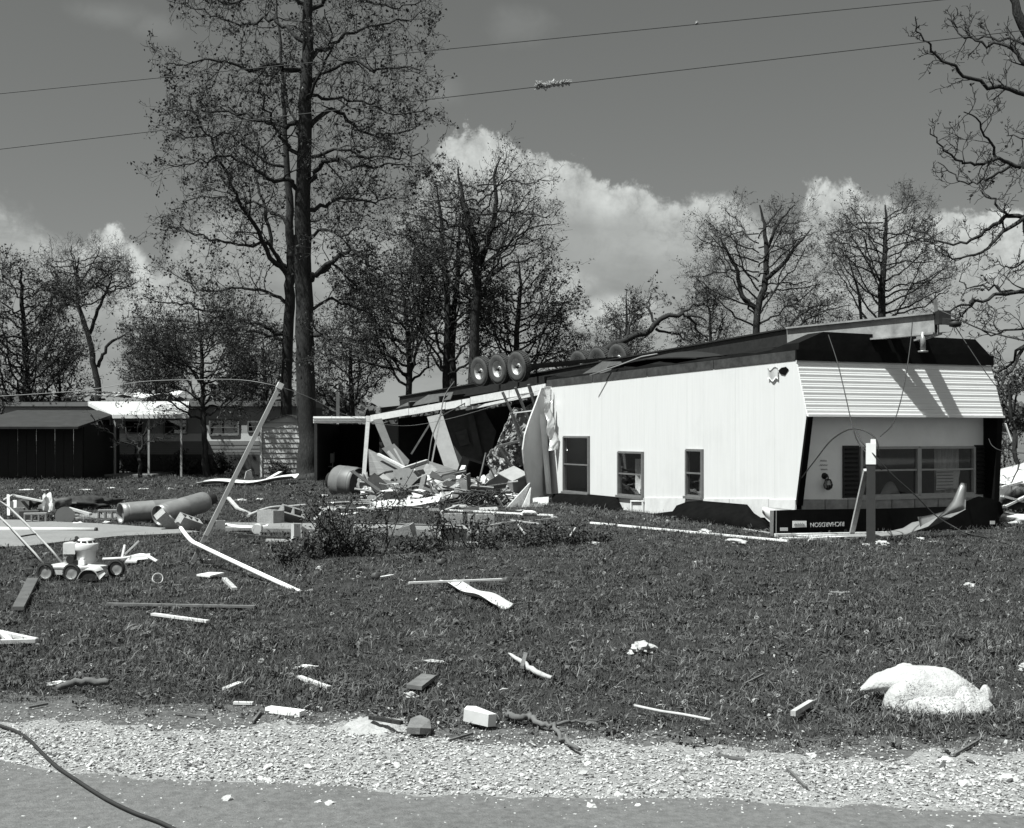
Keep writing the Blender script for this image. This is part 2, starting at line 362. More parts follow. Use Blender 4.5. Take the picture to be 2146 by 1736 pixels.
def flat(name, pts, z, mat, label, th=0.05, kind='structure'):
    mb = MB(); mb.slab([G(x, y) + Vector((0, 0, z)) for x, y in pts], th, (0, 0, 1)); return tag(mb.build(name, mat), label, kind=kind)
flat('driveway', [(-400, 1098), (-60, 1093), (9, 1093), (60, 1094), (130, 1098), (205, 1101), (290, 1107), (378, 1113), (420, 1119), (380, 1122), (250, 1128), (130, 1140), (60, 1149), (0, 1151), (-400, 1190)], 0.0, CONC, 'pale concrete drive slab ending in the lawn', 0.07)
flat('path', [(150, 1081), (215, 1078), (260, 1080), (240, 1089), (160, 1090)], 0.0, CONC, 'short pale concrete walk behind the drive', 0.06)

# scatter: points of one stuff object carry instanced tufts or stones
def scatter(name, pos, rot, scl, pick, sources, label):
    pc = bpy.data.collections.new(name + '_source')
    for i, me in enumerate(sources):
        so_ = bpy.data.objects.new(f'{name}_piece_{chr(97 + i)}', me); pc.objects.link(so_)
    me = bpy.data.meshes.new(name); n = len(pos); me.vertices.add(n); me.vertices.foreach_set('co', np.asarray(pos, np.float32).ravel())
    for nm, ty, dat, key in (('rot', 'FLOAT_VECTOR', rot, 'vector'), ('scl', 'FLOAT_VECTOR', scl, 'vector'), ('pick', 'INT', pick, 'value')):
        a = me.attributes.new(nm, ty, 'POINT'); a.data.foreach_set(key, np.ascontiguousarray(dat, np.int32 if ty == 'INT' else np.float32).ravel())
    o = bpy.data.objects.new(name, me); COL.objects.link(o); tag(o, label, kind='stuff')
    ng = bpy.data.node_groups.new(name + '_nodes', 'GeometryNodeTree')
    ng.interface.new_socket('Geometry', in_out='INPUT', socket_type='NodeSocketGeometry'); ng.interface.new_socket('Geometry', in_out='OUTPUT', socket_type='NodeSocketGeometry')
    gi = ng.nodes.new('NodeGroupInput'); go = ng.nodes.new('NodeGroupOutput'); ip = ng.nodes.new('GeometryNodeInstanceOnPoints')
    ci = ng.nodes.new('GeometryNodeCollectionInfo'); ci.inputs[0].default_value = pc; ci.inputs[1].default_value = True; ci.inputs[2].default_value = True
    def na(nm, ty): a = ng.nodes.new('GeometryNodeInputNamedAttribute'); a.data_type = ty; a.inputs[0].default_value = nm; return a.outputs[0]
    L = ng.links; L.new(gi.outputs[0], ip.inputs['Points']); L.new(ci.outputs[0], ip.inputs['Instance']); ip.inputs['Pick Instance'].default_value = True
    L.new(na('pick', 'INT'), ip.inputs['Instance Index']); L.new(na('rot', 'FLOAT_VECTOR'), ip.inputs['Rotation']); L.new(na('scl', 'FLOAT_VECTOR'), ip.inputs['Scale'])
    L.new(ip.outputs[0], go.inputs[0]); md = o.modifiers.new('scatter', 'NODES'); md.node_group = ng; return o

def grass_mat(name, v, per):
    m = M(name, v, 0.7, 0.25, 3, spec=0.2, per_object=per); return m
GRA = grass_mat('grass_blade', 0.045, 0.3); GRB = grass_mat('grass_blade_dry', 0.13, 0.4); GRL = grass_mat('lawn_litter', 0.20, 0.6); GRC = grass_mat('weed_leaf', 0.06, 0.4)
def tuft(nb, h, spread, w, lean, mat, seed, broad=False):
    r = np.random.default_rng(seed); V = []; Fq = []
    for i in range(nb):
        a = r.uniform(0, 6.283); px, py = r.normal(0, spread, 2); hh = h * r.uniform(0.5, 1.15); ln = lean * hh * r.uniform(0.3, 1.4); ww = w * r.uniform(0.7, 1.3)
        d = np.array([math.cos(a), math.sin(a), 0]); s_ = np.array([-d[1], d[0], 0]) * ww / 2; b = np.array([px, py, 0])
        m1 = b + d * ln * 0.35 + np.array([0, 0, hh * 0.6]); tp = b + d * ln + np.array([0, 0, hh * (0.55 if broad else 1.0)])
        k = len(V); wd = 1.25 if broad else 0.85
        V += [b - s_ * 0.7, b + s_ * 0.7, m1 + s_ * wd, m1 - s_ * wd, tp + s_ * 0.2, tp - s_ * 0.2]
        Fq += [(k, k + 1, k + 2, k + 3), (k + 3, k + 2, k + 4, k + 5)]
    return raw_mesh('tuft', V, Fq, mat)
tufts = [tuft(14, 0.034, 0.05, 0.0045, 0.9, GRA, 1), tuft(14, 0.028, 0.055, 0.0045, 1.1, GRA, 2), tuft(12, 0.042, 0.05, 0.004, 0.9, GRA, 3),
         tuft(8, 0.05, 0.05, 0.0045, 1.2, GRB, 4), tuft(8, 0.04, 0.025, 0.016, 1.5, GRC, 5, True), tuft(7, 0.032, 0.03, 0.02, 1.6, GRC, 6, True), tuft(4, 0.055, 0.05, 0.004, 1.2, GRB, 7), tuft(3, 0.025, 0.04, 0.014, 2.2, GRL, 8, True)]
drive_poly = [(p.x, p.y) for p in (G(x, y) for x, y in [(-400, 1098), (9, 1093), (60, 1094), (130, 1098), (205, 1101), (290, 1107), (378, 1113), (420, 1119), (380, 1122), (250, 1128), (130, 1140), (60, 1149), (0, 1151), (-400, 1190)])]
def inside(px, py, poly):
    c = np.zeros(len(px), bool); j = len(poly) - 1
    for i in range(len(poly)):
        xi, yi = poly[i]; xj, yj = poly[j]
        c ^= ((yi > py) != (yj > py)) & (px < (xj - xi) * (py - yi) / (yj - yi + 1e-12) + xi); j = i
    return c
def grass():
    P_, S_ = [], []
    for y0, y1, dens, sc in ((6.2, 9, 720, 0.9), (9, 13, 420, 1.0), (13, 20, 200, 1.15), (20, 34, 80, 1.45), (34, 60, 22, 2.0)):
        hw = y1 * 0.46 + 1.5; n = int(dens * 2 * hw * (y1 - y0)); x = NR.uniform(-hw, hw, n); y = NR.uniform(y0, y1, n)
        k = (np.abs(x) < y * 0.45 + 1.2)
        lim = e_lawn(x) + wob(x, 0.07, 2.6, 3) ; fade = np.clip((y - lim + 0.30) / 0.55, 0, 1) ** 1.3
        k &= NR.uniform(0, 1, n) < fade
        k &= ~inside(x, y, drive_poly)
        # worn patches
        patch = np.sin(x * 1.3 + 2 * np.sin(y * 0.7)) * np.sin(y * 1.1 + x * 0.4)
        k &= NR.uniform(0, 1, n) < (0.82 + 0.18 * patch)
        P_.append(np.stack([x[k], y[k], np.zeros(k.sum())], 1)); S_.append(np.full(k.sum(), sc))
    p = np.concatenate(P_); s = np.concatenate(S_) * NR.uniform(0.6, 1.35, len(p)); n = len(p)
    clump = np.sin(p[:, 0] * 2.1 + 1.5 * np.sin(p[:, 1] * 1.7)) * np.sin(p[:, 1] * 2.3 + np.sin(p[:, 0] * 1.1))
    s *= 0.95 + 0.22 * clump
    rot = np.stack([NR.normal(0, 0.15, n), NR.normal(0, 0.15, n), NR.uniform(0, 6.283, n)], 1)
    u = NR.uniform(0, 1, n); dry = 0.10 + 0.16 * np.clip((p[:, 0] + 1) / 4, 0, 1) * np.clip((13 - p[:, 1]) / 5, 0, 1)
    pick = np.where(u > 0.975, 7, np.where(u < dry * 0.6, 3, np.where(u < dry, 6, np.where(u < dry + 0.09, 4, np.where(u < dry + 0.17, 5, NR.integers(0, 3, n))))))
    return scatter('grass', p, rot, np.stack([s, s, s * NR.uniform(0.7, 1.2, n)], 1), pick, tufts, 'rough dark grass with weeds covering the lawn')
grass()

STONEA = M('gravel_stone', 0.42, 0.95, 0.25, 20, 0.4, 60, per_object=0.24, spec=0.15); STONEB = M('gravel_stone_grey', 0.15, 0.95, 0.3, 20, 0.4, 60, per_object=0.5, spec=0.15)
def stone(seed, mat):
    import bmesh
    bm = bmesh.new(); bmesh.ops.create_icosphere(bm, subdivisions=1, radius=0.5); r = random.Random(seed)
    for q in bm.verts: q.co *= r.uniform(0.7, 1.2); q.co.z *= 0.6; q.co.x *= 1.2
    me = bpy.data.meshes.new('stone'); bm.to_mesh(me); bm.free(); me.materials.append(mat); return me
stones = [stone(i, STONEA if i < 5 else STONEB) for i in range(7)]
def gravel():
    n = 120000; x = NR.uniform(-4.6, 4.6, n); y = NR.uniform(4.6, 8.2, n)
    t, b = e_grav(x), e_road(x); k = np.abs(x) < y * 0.44 + 0.4
    band = np.clip((y - b + 0.03) / 0.10, 0.0, 1) * np.clip((t - y + 0.05) / 0.25, 0, 1)
    spill = 0.34 * (y > t) * np.clip(1 - (y - t) / 0.6, 0, 1) + 0.30 * (y < b) * np.clip(1 - (b - y) / 0.22, 0.12, 1) ** 1.5 + 0.012
    k &= NR.uniform(0, 1, n) < np.maximum(band * (0.80 + 0.2 * np.sin(x * 1.7 + y * 4 + 1.5 * np.sin(x * 0.6 + 2 * y))), spill); x, y = x[k], y[k]; t, b = t[k], b[k]; n = len(x)
    off_ = (y > t) | (y < b)
    d = 0.006 + np.where(off_, 0.008, 0.0135) * NR.uniform(0, 1, n) ** 2.2; big = NR.uniform(0, 1, n) < 0.02; d[big] *= NR.uniform(1.3, 2.2, big.sum())
    p = np.stack([x, y, 0.010 + d * 0.15], 1); s = np.stack([d * 1.3, d, d * NR.uniform(0.6, 1.1, n)], 1)
    rot = np.stack([NR.normal(0, 0.3, n), NR.normal(0, 0.3, n), NR.uniform(0, 6.28, n)], 1)
    u = NR.uniform(0, 1, n); pick = np.where(u < 0.80, NR.integers(0, 5, n), NR.integers(5, 7, n))
    return scatter('gravel', p, rot, s, pick, stones, 'loose pale gravel stones along the road edge')
gravel()

# dandelion seed heads
def seed_head():
    mb = MB(); mb.tube([(0, 0, 0), (0.004, 0.003, 0.05), (0.0, 0.008, 0.10)], 0.0018, 4)
    r = random.Random(3)
    for i in range(34):
        z = 1 - 2 * (i + 0.5) / 34; a = i * 2.39996; q = math.sqrt(1 - z * z); d = Vector((q * math.cos(a), q * math.sin(a), z)); c = Vector((0, 0.008, 0.112))
        u = d.orthogonal().normalized(); w = d.cross(u); e = c + d * 0.017
        mb.add([c + d * 0.004, e + u * 0.0065, e + d * 0.003 + w * 0.0065, e - u * 0.0065], [(0, 1, 2), (0, 2, 3)])
    return mb.mesh('seed_head', M('seed_fluff', 0.30, 0.9, 0.1, 9))
shd = seed_head(); nd = 0
while nd < 150:
    y = 7.0 + 15 * R.random() ** 1.5; x = R.uniform(-0.42, 0.42) * y
    if y < float(e_lawn(x)) + 0.2 or inside(np.array([x]), np.array([y]), drive_poly)[0]: continue
    if x < -0.5 and R.random() < 0.45: continue
    q = place(shd, 'dandelion', None, (x, y, -0.02 + R.uniform(0, 0.02)), (R.uniform(-.2, .2), R.uniform(-.2, .2), R.uniform(0, 6)), (R.uniform(0.6, 1.05),) * 3)
    tag(q, 'pale round dandelion seed head standing in the dark grass', 'dandelion', 'dandelion seed heads scattered over the lawn'); nd += 1

# ---------------------------------------------------------------- trees
def refine(pts, n, wig, r):
    pts = [Vector(p) for p in pts]; out = []
    e = [pts[0] * 2 - pts[1]] + pts + [pts[-1] * 2 - pts[-2]]
    for i in range(1, len(e) - 2):
        a, b, c, d = e[i - 1:i + 3]
        for k in range(n):
            t = k / n; out.append(0.5 * ((2 * b) + (c - a) * t + (2 * a - 5 * b + 4 * c - d) * t * t + (-a + 3 * b - 3 * c + d) * t ** 3))
    out.append(pts[-1])
    for i in range(1, len(out) - 1): out[i] = out[i] + Vector((r.gauss(0, wig), r.gauss(0, wig), r.gauss(0, wig)))
    return out
class Tree:
    def __init__(s, seed): s.r = random.Random(seed); s.leaves = []; s.dirs = []
    def twig(s, mb, p, d, ln, r0, lvl, up, leaf_n, kids, gn):
        r = s.r; n = 5 if lvl == 1 else 4 if lvl == 2 else 3; pts = [p]; dd = d.normalized()
        for i in range(n):
            dd = (dd + Vector((r.gauss(0, gn), r.gauss(0, gn), r.gauss(0, gn) + up))).normalized(); pts.append(pts[-1] + dd * ln / n)
        rr = [max(r0 * (1 - 0.75 * i / n), 0.006) for i in range(n + 1)]
        mb.tube(pts, rr, 4 if lvl == 1 else 3, caps=False)
        if lvl < len(kids):
            for k in range(kids[lvl]):
                t = 0.25 + 0.75 * (k + r.random()) / kids[lvl]; q = min(t, 0.999) * n; i = int(q); b = pts[i].lerp(pts[i + 1], q - i); tg = (pts[i + 1] - pts[i]).normalized()
                ax = tg.cross(Vector((r.gauss(0, 1), r.gauss(0, 1), r.gauss(0, 1)))).normalized(); nd = Matrix.Rotation(math.radians(r.uniform(28, 65)), 3, ax) @ tg
                s.twig(mb, b, nd, ln * r.uniform(0.38, 0.62), rr[i] * 0.6, lvl + 1, up, leaf_n, kids, gn)
        if lvl >= len(kids) - 1 and leaf_n:
            m = leaf_n * 1.9 if r.random() < 0.5 else 0
            for k in range(int(m * r.uniform(0.5, 1.5) + 0.5)):
                q = min(0.72 + 0.4 * r.random(), 0.999) * n; i = int(q); s.leaves.append(pts[i].lerp(pts[i + 1], q - i) + Vector((r.gauss(0, .06), r.gauss(0, .06), r.gauss(0, .06))) * 1.2)
    def limb(s, pts, r0, r1, parent, name, n_sub, sub_len, kids, leaf_n, wig=0.05, up=0.06, gn=0.25, start=0.2, sides=7, refine_n=4, mat=None):
        mb = MB(); p = refine(pts, refine_n, wig, s.r); k = len(p); rr = [r0 + (r1 - r0) * (i / (k - 1)) ** 0.8 for i in range(k)]
        mb.tube(p, rr, sides, caps=False); r = s.r
        for j in range(n_sub):
            t = start + (1 - start) * (j + r.random()) / n_sub; q = min(t, 0.999) * (k - 1); i = int(q); b = p[i].lerp(p[i + 1], q - i); tg = (p[i + 1] - p[i]).normalized()
            ax = tg.cross(Vector((r.gauss(0, 1), r.gauss(0, 1), r.gauss(0, 1)))).normalized(); nd = Matrix.Rotation(math.radians(r.uniform(35, 75)), 3, ax) @ tg
            s.twig(mb, b, nd, sub_len * r.uniform(0.6, 1.3) * (1.15 - 0.5 * t), max(rr[i] * 0.45, 0.012), 1, up, leaf_n, kids, gn)
        return mb.build(name, mat or BARK, parent)
    def foliage(s, parent, size, name='foliage', mat=None, jit=0.0, flat_=0.0):
        if not s.leaves: return
        c = np.array([tuple(q) for q in s.leaves]); n = len(c); off = WORLD_LOC[parent.name]; c = c - np.array(off) + NR.normal(0, 1, (n, 3)) * jit
        a = NR.normal(0, 1, (n, 3)); a /= np.linalg.norm(a, axis=1, keepdims=True); b = NR.normal(0, 1, (n, 3)); b -= a * (a * b).sum(1, keepdims=True); b /= np.linalg.norm(b, axis=1, keepdims=True)
        L_ = size * NR.uniform(0.55, 1.35, (n, 1)); w = L_ * NR.uniform(0.5, 0.85, (n, 1)); nn = np.cross(a, b) * L_ * 0.22
        V = np.stack([c - a * L_ / 2, c + b * w / 2 + nn, c + a * L_ / 2, c - b * w / 2 + nn], 1).reshape(-1, 3); i = np.arange(n)[:, None] * 4
        F = np.concatenate([i + np.array([[0, 1, 2]]), i + np.array([[0, 2, 3]])])
        o = bpy.data.objects.new(name, raw_mesh(name, V, F, mat or LEAFM)); COL.objects.link(o); o.parent = parent; return o
def pl(pts, Y, dy=0.0):          # photo polyline standing at depth Y, drifting dy in depth to its tip
    n = len(pts); return [P(x, y, Y + dy * i / (n - 1)) for i, (x, y) in enumerate(pts)]
def trunk(parent, pts, rad, sides=14, mat=None, wig=0.03, flare=True):
    mb = MB(); p = refine(pts, 4, wig, R); k = len(p); n = len(rad) - 1
    rr = [rad[min(int(i / (k - 1) * n), n - 1)] * (1 - (i / (k - 1) * n - min(int(i / (k - 1) * n), n - 1))) + rad[min(int(i / (k - 1) * n), n - 1) + 1] * (i / (k - 1) * n - min(int(i / (k - 1) * n), n - 1)) for i in range(k)]
    mb.tube(p, rr, sides, caps=False); return mb.build('trunk', mat or BARK, parent)

def big_tree():
    Y = 44.0; t = Tree(5); k = Y / FPX
    tr = thing('oak_tree', 'very tall dark twin-trunk tree rising beside the small shed and carport', 'tree', G(648, 1008))
    trunk(tr, pl([(648, 1010), (646, 985), (645, 900), (640, 760), (638, 640), (634, 500), (637, 330), (642, 180), (646, 40), (650, -120), (655, -300)], Y), [34 * k, 25 * k, 20.5 * k, 19.5 * k, 18.5 * k, 17.5 * k, 15 * k, 13 * k, 10.5 * k, 7 * k, 2 * k], 16)
    trunk(tr, pl([(604, 1000), (602, 860), (603, 720), (608, 620), (611, 540), (606, 440), (600, 330), (596, 230), (588, 120), (580, 0)], Y + 5.2), [16 * k, 13 * k, 12.5 * k, 12 * k, 11 * k, 9 * k, 7 * k, 5 * k, 3.5 * k, 1.5 * k], 12)
    limbs = [  # points, root px radius, depth drift
        ([(652, 588), (690, 552), (730, 528), (760, 545), (788, 585), (800, 625)], 7, -2), ([(650, 585), (700, 560), (740, 600), (770, 620)], 4, 2),
        ([(648, 380), (680, 345), (715, 335), (770, 352), (820, 345), (868, 350)], 6, -2), ([(650, 265), (690, 235), (725, 245), (765, 275), (830, 280), (880, 262)], 6, 2),
        ([(652, 170), (700, 140), (750, 128), (800, 146), (850, 140), (885, 150)], 5, -2.5), ([(652, 125), (690, 95), (740, 70), (800, 50), (865, 38), (895, 20)], 5, 2),
        ([(648, 440), (690, 425), (740, 415), (790, 425), (830, 405)], 5, 3), ([(650, 500), (690, 480), (730, 488), (770, 470)], 4, -3),
        ([(652, 700), (690, 708), (715, 735)], 6, -1.5), ([(650, 200), (700, 205), (760, 215), (830, 235), (900, 225)], 4, 1),
        ([(652, 20), (700, -10), (760, 0), (820, 15), (880, 5)], 5, -1), ([(650, -60), (710, -90), (790, -60)], 4, 2), ([(654, 330), (720, 315), (790, 330), (860, 322), (900, 340)], 4, -3),
        ([(632, 400), (600, 382), (560, 372), (520, 345), (470, 330), (420, 340), (350, 345)], 6, -2), ([(634, 255), (590, 268), (540, 248), (480, 238), (410, 235), (350, 225)], 6, 2),
        ([(636, 150), (590, 140), (530, 150), (470, 125), (410, 130), (345, 135)], 6, -2), ([(640, 90), (600, 55), (560, 40), (500, 55), (440, 30), (390, 5)], 5, 2),
        ([(630, 330), (600, 300), (570, 260), (545, 200), (560, 150)], 5, -1), ([(640, 10), (600, -20), (540, -10), (470, 10), (410, -20)], 5, -2), ([(642, -80), (590, -110), (510, -90)], 4, 1),
        ([(604, 575), (560, 520), (520, 450), (480, 390), (450, 320), (425, 270), (395, 200)], 7, -2.5), ([(604, 590), (575, 520), (552, 440), (540, 370), (538, 300), (520, 240)], 6, 2.5),
        ([(602, 560), (560, 520), (500, 518), (440, 500), (380, 478), (335, 480)], 5, -1), ([(600, 700), (560, 690), (500, 668), (440, 650), (380, 640), (300, 620)], 6, -3),
        ([(602, 720), (560, 700), (500, 690), (430, 700), (380, 680)], 5, 3), ([(600, 470), (560, 440), (510, 420), (430, 415), (360, 440)], 4, 2), ([(598, 350), (540, 330), (480, 280), (420, 290), (350, 270)], 4, -2),
        ([(606, 640), (560, 610), (490, 605), (420, 610), (350, 560)], 5, 1), ([(612, 520), (640, 470), (680, 450), (700, 400)], 4, 2.5),
        ([(648, 650), (700, 630), (760, 650), (790, 640)], 4, 3.0), ([(640, 300), (610, 240), (600, 160), (620, 90)], 4, 3), ([(640, 220), (670, 160), (690, 90), (680, 20)], 4, -3)]
    for i, (pts, pr, dy) in enumerate(limbs):
        L_ = sum(math.dist(pts[j], pts[j + 1]) for j in range(len(pts) - 1)) * k
        t.limb(pl(pts, Y + (5.2 if pts[0][0] < 615 else 0), dy), pr * k, 1.1 * k, tr, 'limb', int(5 + L_ * 2.6), 1.7, [0, 5, 4], 1.25, wig=0.07, up=0.05, gn=0.34)
    t.foliage(tr, 0.115)
big_tree()
def auto_tree(name, label, seed, Y, base, stems, limb_specs, leaf_n, leaf_size, sub_len, kids=(0, 4, 3), group=None, n_sub=9, root=4, leaf_mat=None, up=0.06, cat='tree', jit=0.0):
    t = Tree(seed); k = Y / FPX; tr = thing(name, label, cat, base, group)
    for pts, rad, dY in stems: trunk(tr, pl(pts, Y + dY), [q * k for q in rad], 9)
    for pts, pr, dy in limb_specs: t.limb(pl(pts, Y, dy), pr * k, 0.9 * k, tr, 'limb', n_sub, sub_len, list(kids), leaf_n * 0.50, wig=0.06, up=up, gn=0.3)
    if leaf_n: t.foliage(tr, leaf_size * 0.66, mat=leaf_mat, jit=jit)
    return tr
def fan(x0, y_lo, y_hi, cx, cy, rx, ry, n, seed, pr=3.2, dep=3.0, lean=0.0):
    r = random.Random(seed); out = []
    for i in range(n):
        y0 = y_lo + (y_hi - y_lo) * i / n; side = 1 if i % 2 else -1; a = r.uniform(-0.1, 1.25); ex = cx + side * rx * math.cos(a) * r.uniform(0.75, 1.0); ey = cy - ry * math.sin(a) * r.uniform(0.8, 1.0) + (y0 - cy) * 0.5
        ex = max(min(ex, cx + rx), cx - rx); ey = min(max(ey, cy - ry), y0 + 25); x1 = x0 + lean * (y_lo - y0)
        m1 = (x1 + (ex - x1) * 0.35 + r.uniform(-6, 6), y0 + (ey - y0) * 0.2 - 6); m2 = (x1 + (ex - x1) * 0.7 + r.uniform(-6, 6), y0 + (ey - y0) * 0.62)
        out.append(([(x1, y0), m1, m2, (ex, ey)], pr * (1 - 0.5 * i / n), r.uniform(-dep, dep)))
    return out
# clump behind the wreck
b60 = lambda x, Y: Vector(((x - CX) / FPX * Y, Y, 0))
auto_tree('maple_tree', 'tall forked tree behind the trailer wheels with bare upper twigs', 21, 58, b60(992, 58),
    [([(988, 985), (990, 800), (996, 660), (1000, 560), (985, 470), (968, 410), (960, 350)], [13, 11, 10, 9, 7, 4, 1.5], 0), ([(1000, 570), (1025, 500), (1040, 440), (1035, 370), (1050, 330)], [7, 6, 5, 3, 1.2], 0.6)],
    fan(1000, 640, 380, 1020, 470, 150, 150, 26, 4, 3.6) + [([(1004, 560), (1060, 520), (1110, 480), (1175, 468)], 4, 2), ([(1000, 600), (1060, 560), (1110, 540), (1150, 520)], 3.5, -2)], 1.7, 0.15, 1.6)
auto_tree('maple_tree', 'dense twin-stemmed dark tree between the big trunk and the forked tree', 22, 60, b60(940, 60),
    [([(930, 985), (934, 800), (938, 650), (930, 560), (925, 470), (915, 390)], [9, 8, 7, 6, 4, 1.5], 0), ([(948, 985), (950, 820), (950, 680), (960, 560), (965, 450)], [9, 8, 7, 5, 2], 0.8)],
    fan(936, 800, 440, 930, 600, 120, 190, 30, 5, 3.5), 3.6, 0.17, 1.7)
auto_tree('maple_tree', 'low leafy tree spreading over the carport roof', 23, 62, b60(856, 62),
    [([(858, 985), (856, 860), (858, 740), (850, 650), (840, 560)], [9, 7, 6, 4, 1.5], 0)], fan(856, 820, 560, 830, 690, 130, 190, 30, 6, 3.5), 4.2, 0.17, 1.6)
auto_tree('maple_tree', 'dense leafy tree behind the double axle of wheels', 24, 61, b60(1085, 61),
    [([(1082, 985), (1084, 840), (1080, 720), (1090, 620), (1085, 540)], [9, 8, 6, 4, 1.5], 0)], fan(1084, 860, 600, 1095, 690, 125, 160, 32, 7, 3.4), 4.4, 0.17, 1.55)
auto_tree('maple_tree', 'low dark leafy tree behind the carport near the big trunk', 25, 64, b60(730, 64),
    [([(735, 985), (738, 860), (733, 760), (740, 680)], [8, 6, 4, 1.5], 0)], fan(736, 880, 700, 740, 770, 85, 120, 20, 8, 3), 3.8, 0.17, 1.3)
# left
auto_tree('maple_tree', 'dark leafy tree at the photo edge behind the dark shed', 31, 52, b60(20, 52),
    [([(60, 990), (58, 860), (52, 720), (45, 620), (40, 560)], [10, 8, 6, 4, 1.5], 0), ([(128, 990), (126, 860), (122, 740)], [5, 4, 1.5], 1)],
    fan(50, 900, 580, 50, 720, 130, 160, 34, 9, 3.2) + fan(126, 880, 760, 120, 760, 65, 60, 8, 10, 2), 3.0, 0.16, 1.3)
auto_tree('locust_tree', 'sparse thin tree with a curved split trunk behind the flat roofed home', 32, 80, b60(205, 80),
    [([(207, 950), (205, 820), (196, 760), (185, 700), (165, 640), (160, 590), (165, 540)], [7, 6.5, 6, 5.5, 4.5, 3, 1.2], 0), ([(188, 700), (205, 650), (225, 610), (235, 575)], [4, 3.5, 2.5, 1], 0.5), ([(205, 770), (215, 745), (235, 715), (262, 703)], [4, 3.5, 3, 1.5], 0.3)],
    fan(170, 650, 540, 180, 560, 95, 75, 16, 11, 2.2) + fan(230, 620, 580, 235, 600, 55, 60, 8, 12, 1.8) + [([(168, 645), (140, 640), (115, 645), (95, 640)], 2.5, 2)], 0.45, 0.12, 1.5, kids=(0, 5, 3))
auto_tree('maple_tree', 'young dense round-crowned tree in front of the home with the awning', 33, 46, G(432, 1000),
    [([(434, 1001), (430, 940), (427, 860), (424, 780), (420, 700), (415, 650)], [8, 6, 5, 4.2, 3, 1.2], 0)], fan(426, 880, 670, 410, 760, 145, 125, 36, 13, 2.6), 4.4, 0.13, 1.15)
auto_tree('maple_tree', 'leafy round tree behind the shed beside the big trunk', 34, 58, b60(560, 58),
    [([(560, 985), (558, 860), (556, 780), (550, 710)], [7, 6, 4, 1.5], 0)], fan(558, 870, 720, 545, 790, 80, 85, 18, 14, 2.4), 2.6, 0.15, 1.1)
auto_tree('maple_tree', 'dark leafy tree behind the awning beyond the home', 35, 66, b60(330, 66),
    [([(330, 985), (332, 860), (328, 760), (325, 700)], [7, 6, 4, 1.5], 0)], fan(330, 880, 710, 325, 780, 75, 85, 18, 15, 2.4), 3.4, 0.16, 1.2)
auto_tree('sapling', 'small nearly bare forked sapling in front of the awning', 36, 45, G(294, 1000),
    [([(294, 1000), (293, 970), (294, 945), (300, 915), (310, 885)], [5, 4, 3.4, 2.2, 0.8], 0)],
    [([(294, 950), (275, 935), (245, 925), (215, 900), (190, 870)], 2, -1), ([(294, 945), (280, 930), (262, 905), (255, 875)], 2, 1), ([(296, 940), (315, 925), (335, 915), (350, 910)], 2, -1), ([(300, 915), (325, 895), (345, 880)], 1.6, 1), ([(298, 925), (290, 900), (285, 870)], 1.5, 0)], 0.8, 0.10, 0.6, kids=(0, 3), n_sub=6)
# right, beyond the trailer
auto_tree('ash_tree', 'nearly bare wide tree with a crooked trunk behind the trailer belly', 41, 70, b60(1580, 70),
    [([(1580, 985), (1580, 800), (1584, 700), (1590, 640), (1604, 590), (1606, 520), (1600, 470), (1592, 430)], [9, 8, 7.5, 7, 6.5, 5, 3.5, 1.5], 0), ([(1586, 650), (1555, 620), (1545, 570), (1525, 530), (1510, 500)], [6, 5, 4, 3, 1.2], 0.5),
     ([(1606, 585), (1645, 550), (1665, 520), (1700, 480)], [5, 4, 3, 1.2], -0.5), ([(1604, 530), (1630, 470), (1665, 430)], [4, 3, 1.2], 0.5)],
    fan(1590, 690, 470, 1580, 570, 150, 140, 22, 16, 2.6), 1.15, 0.15, 1.7, kids=(0, 5, 4))
auto_tree('ash_tree', 'round fine-twigged tree with light leaves behind the hitch', 42, 74, b60(1850, 74),
    [([(1852, 985), (1850, 800), (1850, 640), (1852, 560), (1858, 480), (1855, 430)], [10, 9, 8, 6, 4, 1.5], 0), ([(1815, 800), (1800, 620), (1780, 550)], [4, 3, 1], 1)],
    fan(1851, 700, 450, 1855, 540, 140, 120, 30, 17, 2.8), 2.0, 0.14, 1.6, kids=(0, 5, 4))
auto_tree('ash_tree', 'scrubby half bare thicket tree between the two trees behind the trailer', 43, 72, b60(1510, 72),
    [([(1490, 985), (1492, 800), (1488, 680), (1480, 600)], [5, 4, 3, 1], 0), ([(1690, 985), (1700, 760), (1712, 650)], [4, 3, 1], 0)],
    fan(1490, 780, 620, 1480, 690, 60, 100, 14, 18, 1.8) + fan(1700, 760, 640, 1700, 670, 70, 60, 10, 19, 1.8), 1.7, 0.14, 1.4, kids=(0, 5, 3))
auto_tree('spruce_tree', 'small pointed sparse tree beyond the far row of wheels', 44, 76, b60(1312, 76),
    [([(1312, 985), (1313, 800), (1312, 680), (1313, 612)], [5, 4, 3, 0.8], 0)], fan(1312, 800, 640, 1312, 690, 50, 75, 16, 20, 1.6), 2.6, 0.13, 1.0)
auto_tree('maple_tree', 'low leafy scrub tree beyond the trailer wheels', 45, 70, b60(1240, 70),
    [([(1250, 985), (1252, 840), (1255, 740)], [5, 4, 1], 0)], fan(1252, 830, 740, 1290, 760, 110, 80, 18, 21, 2), 3.2, 0.15, 1.2)
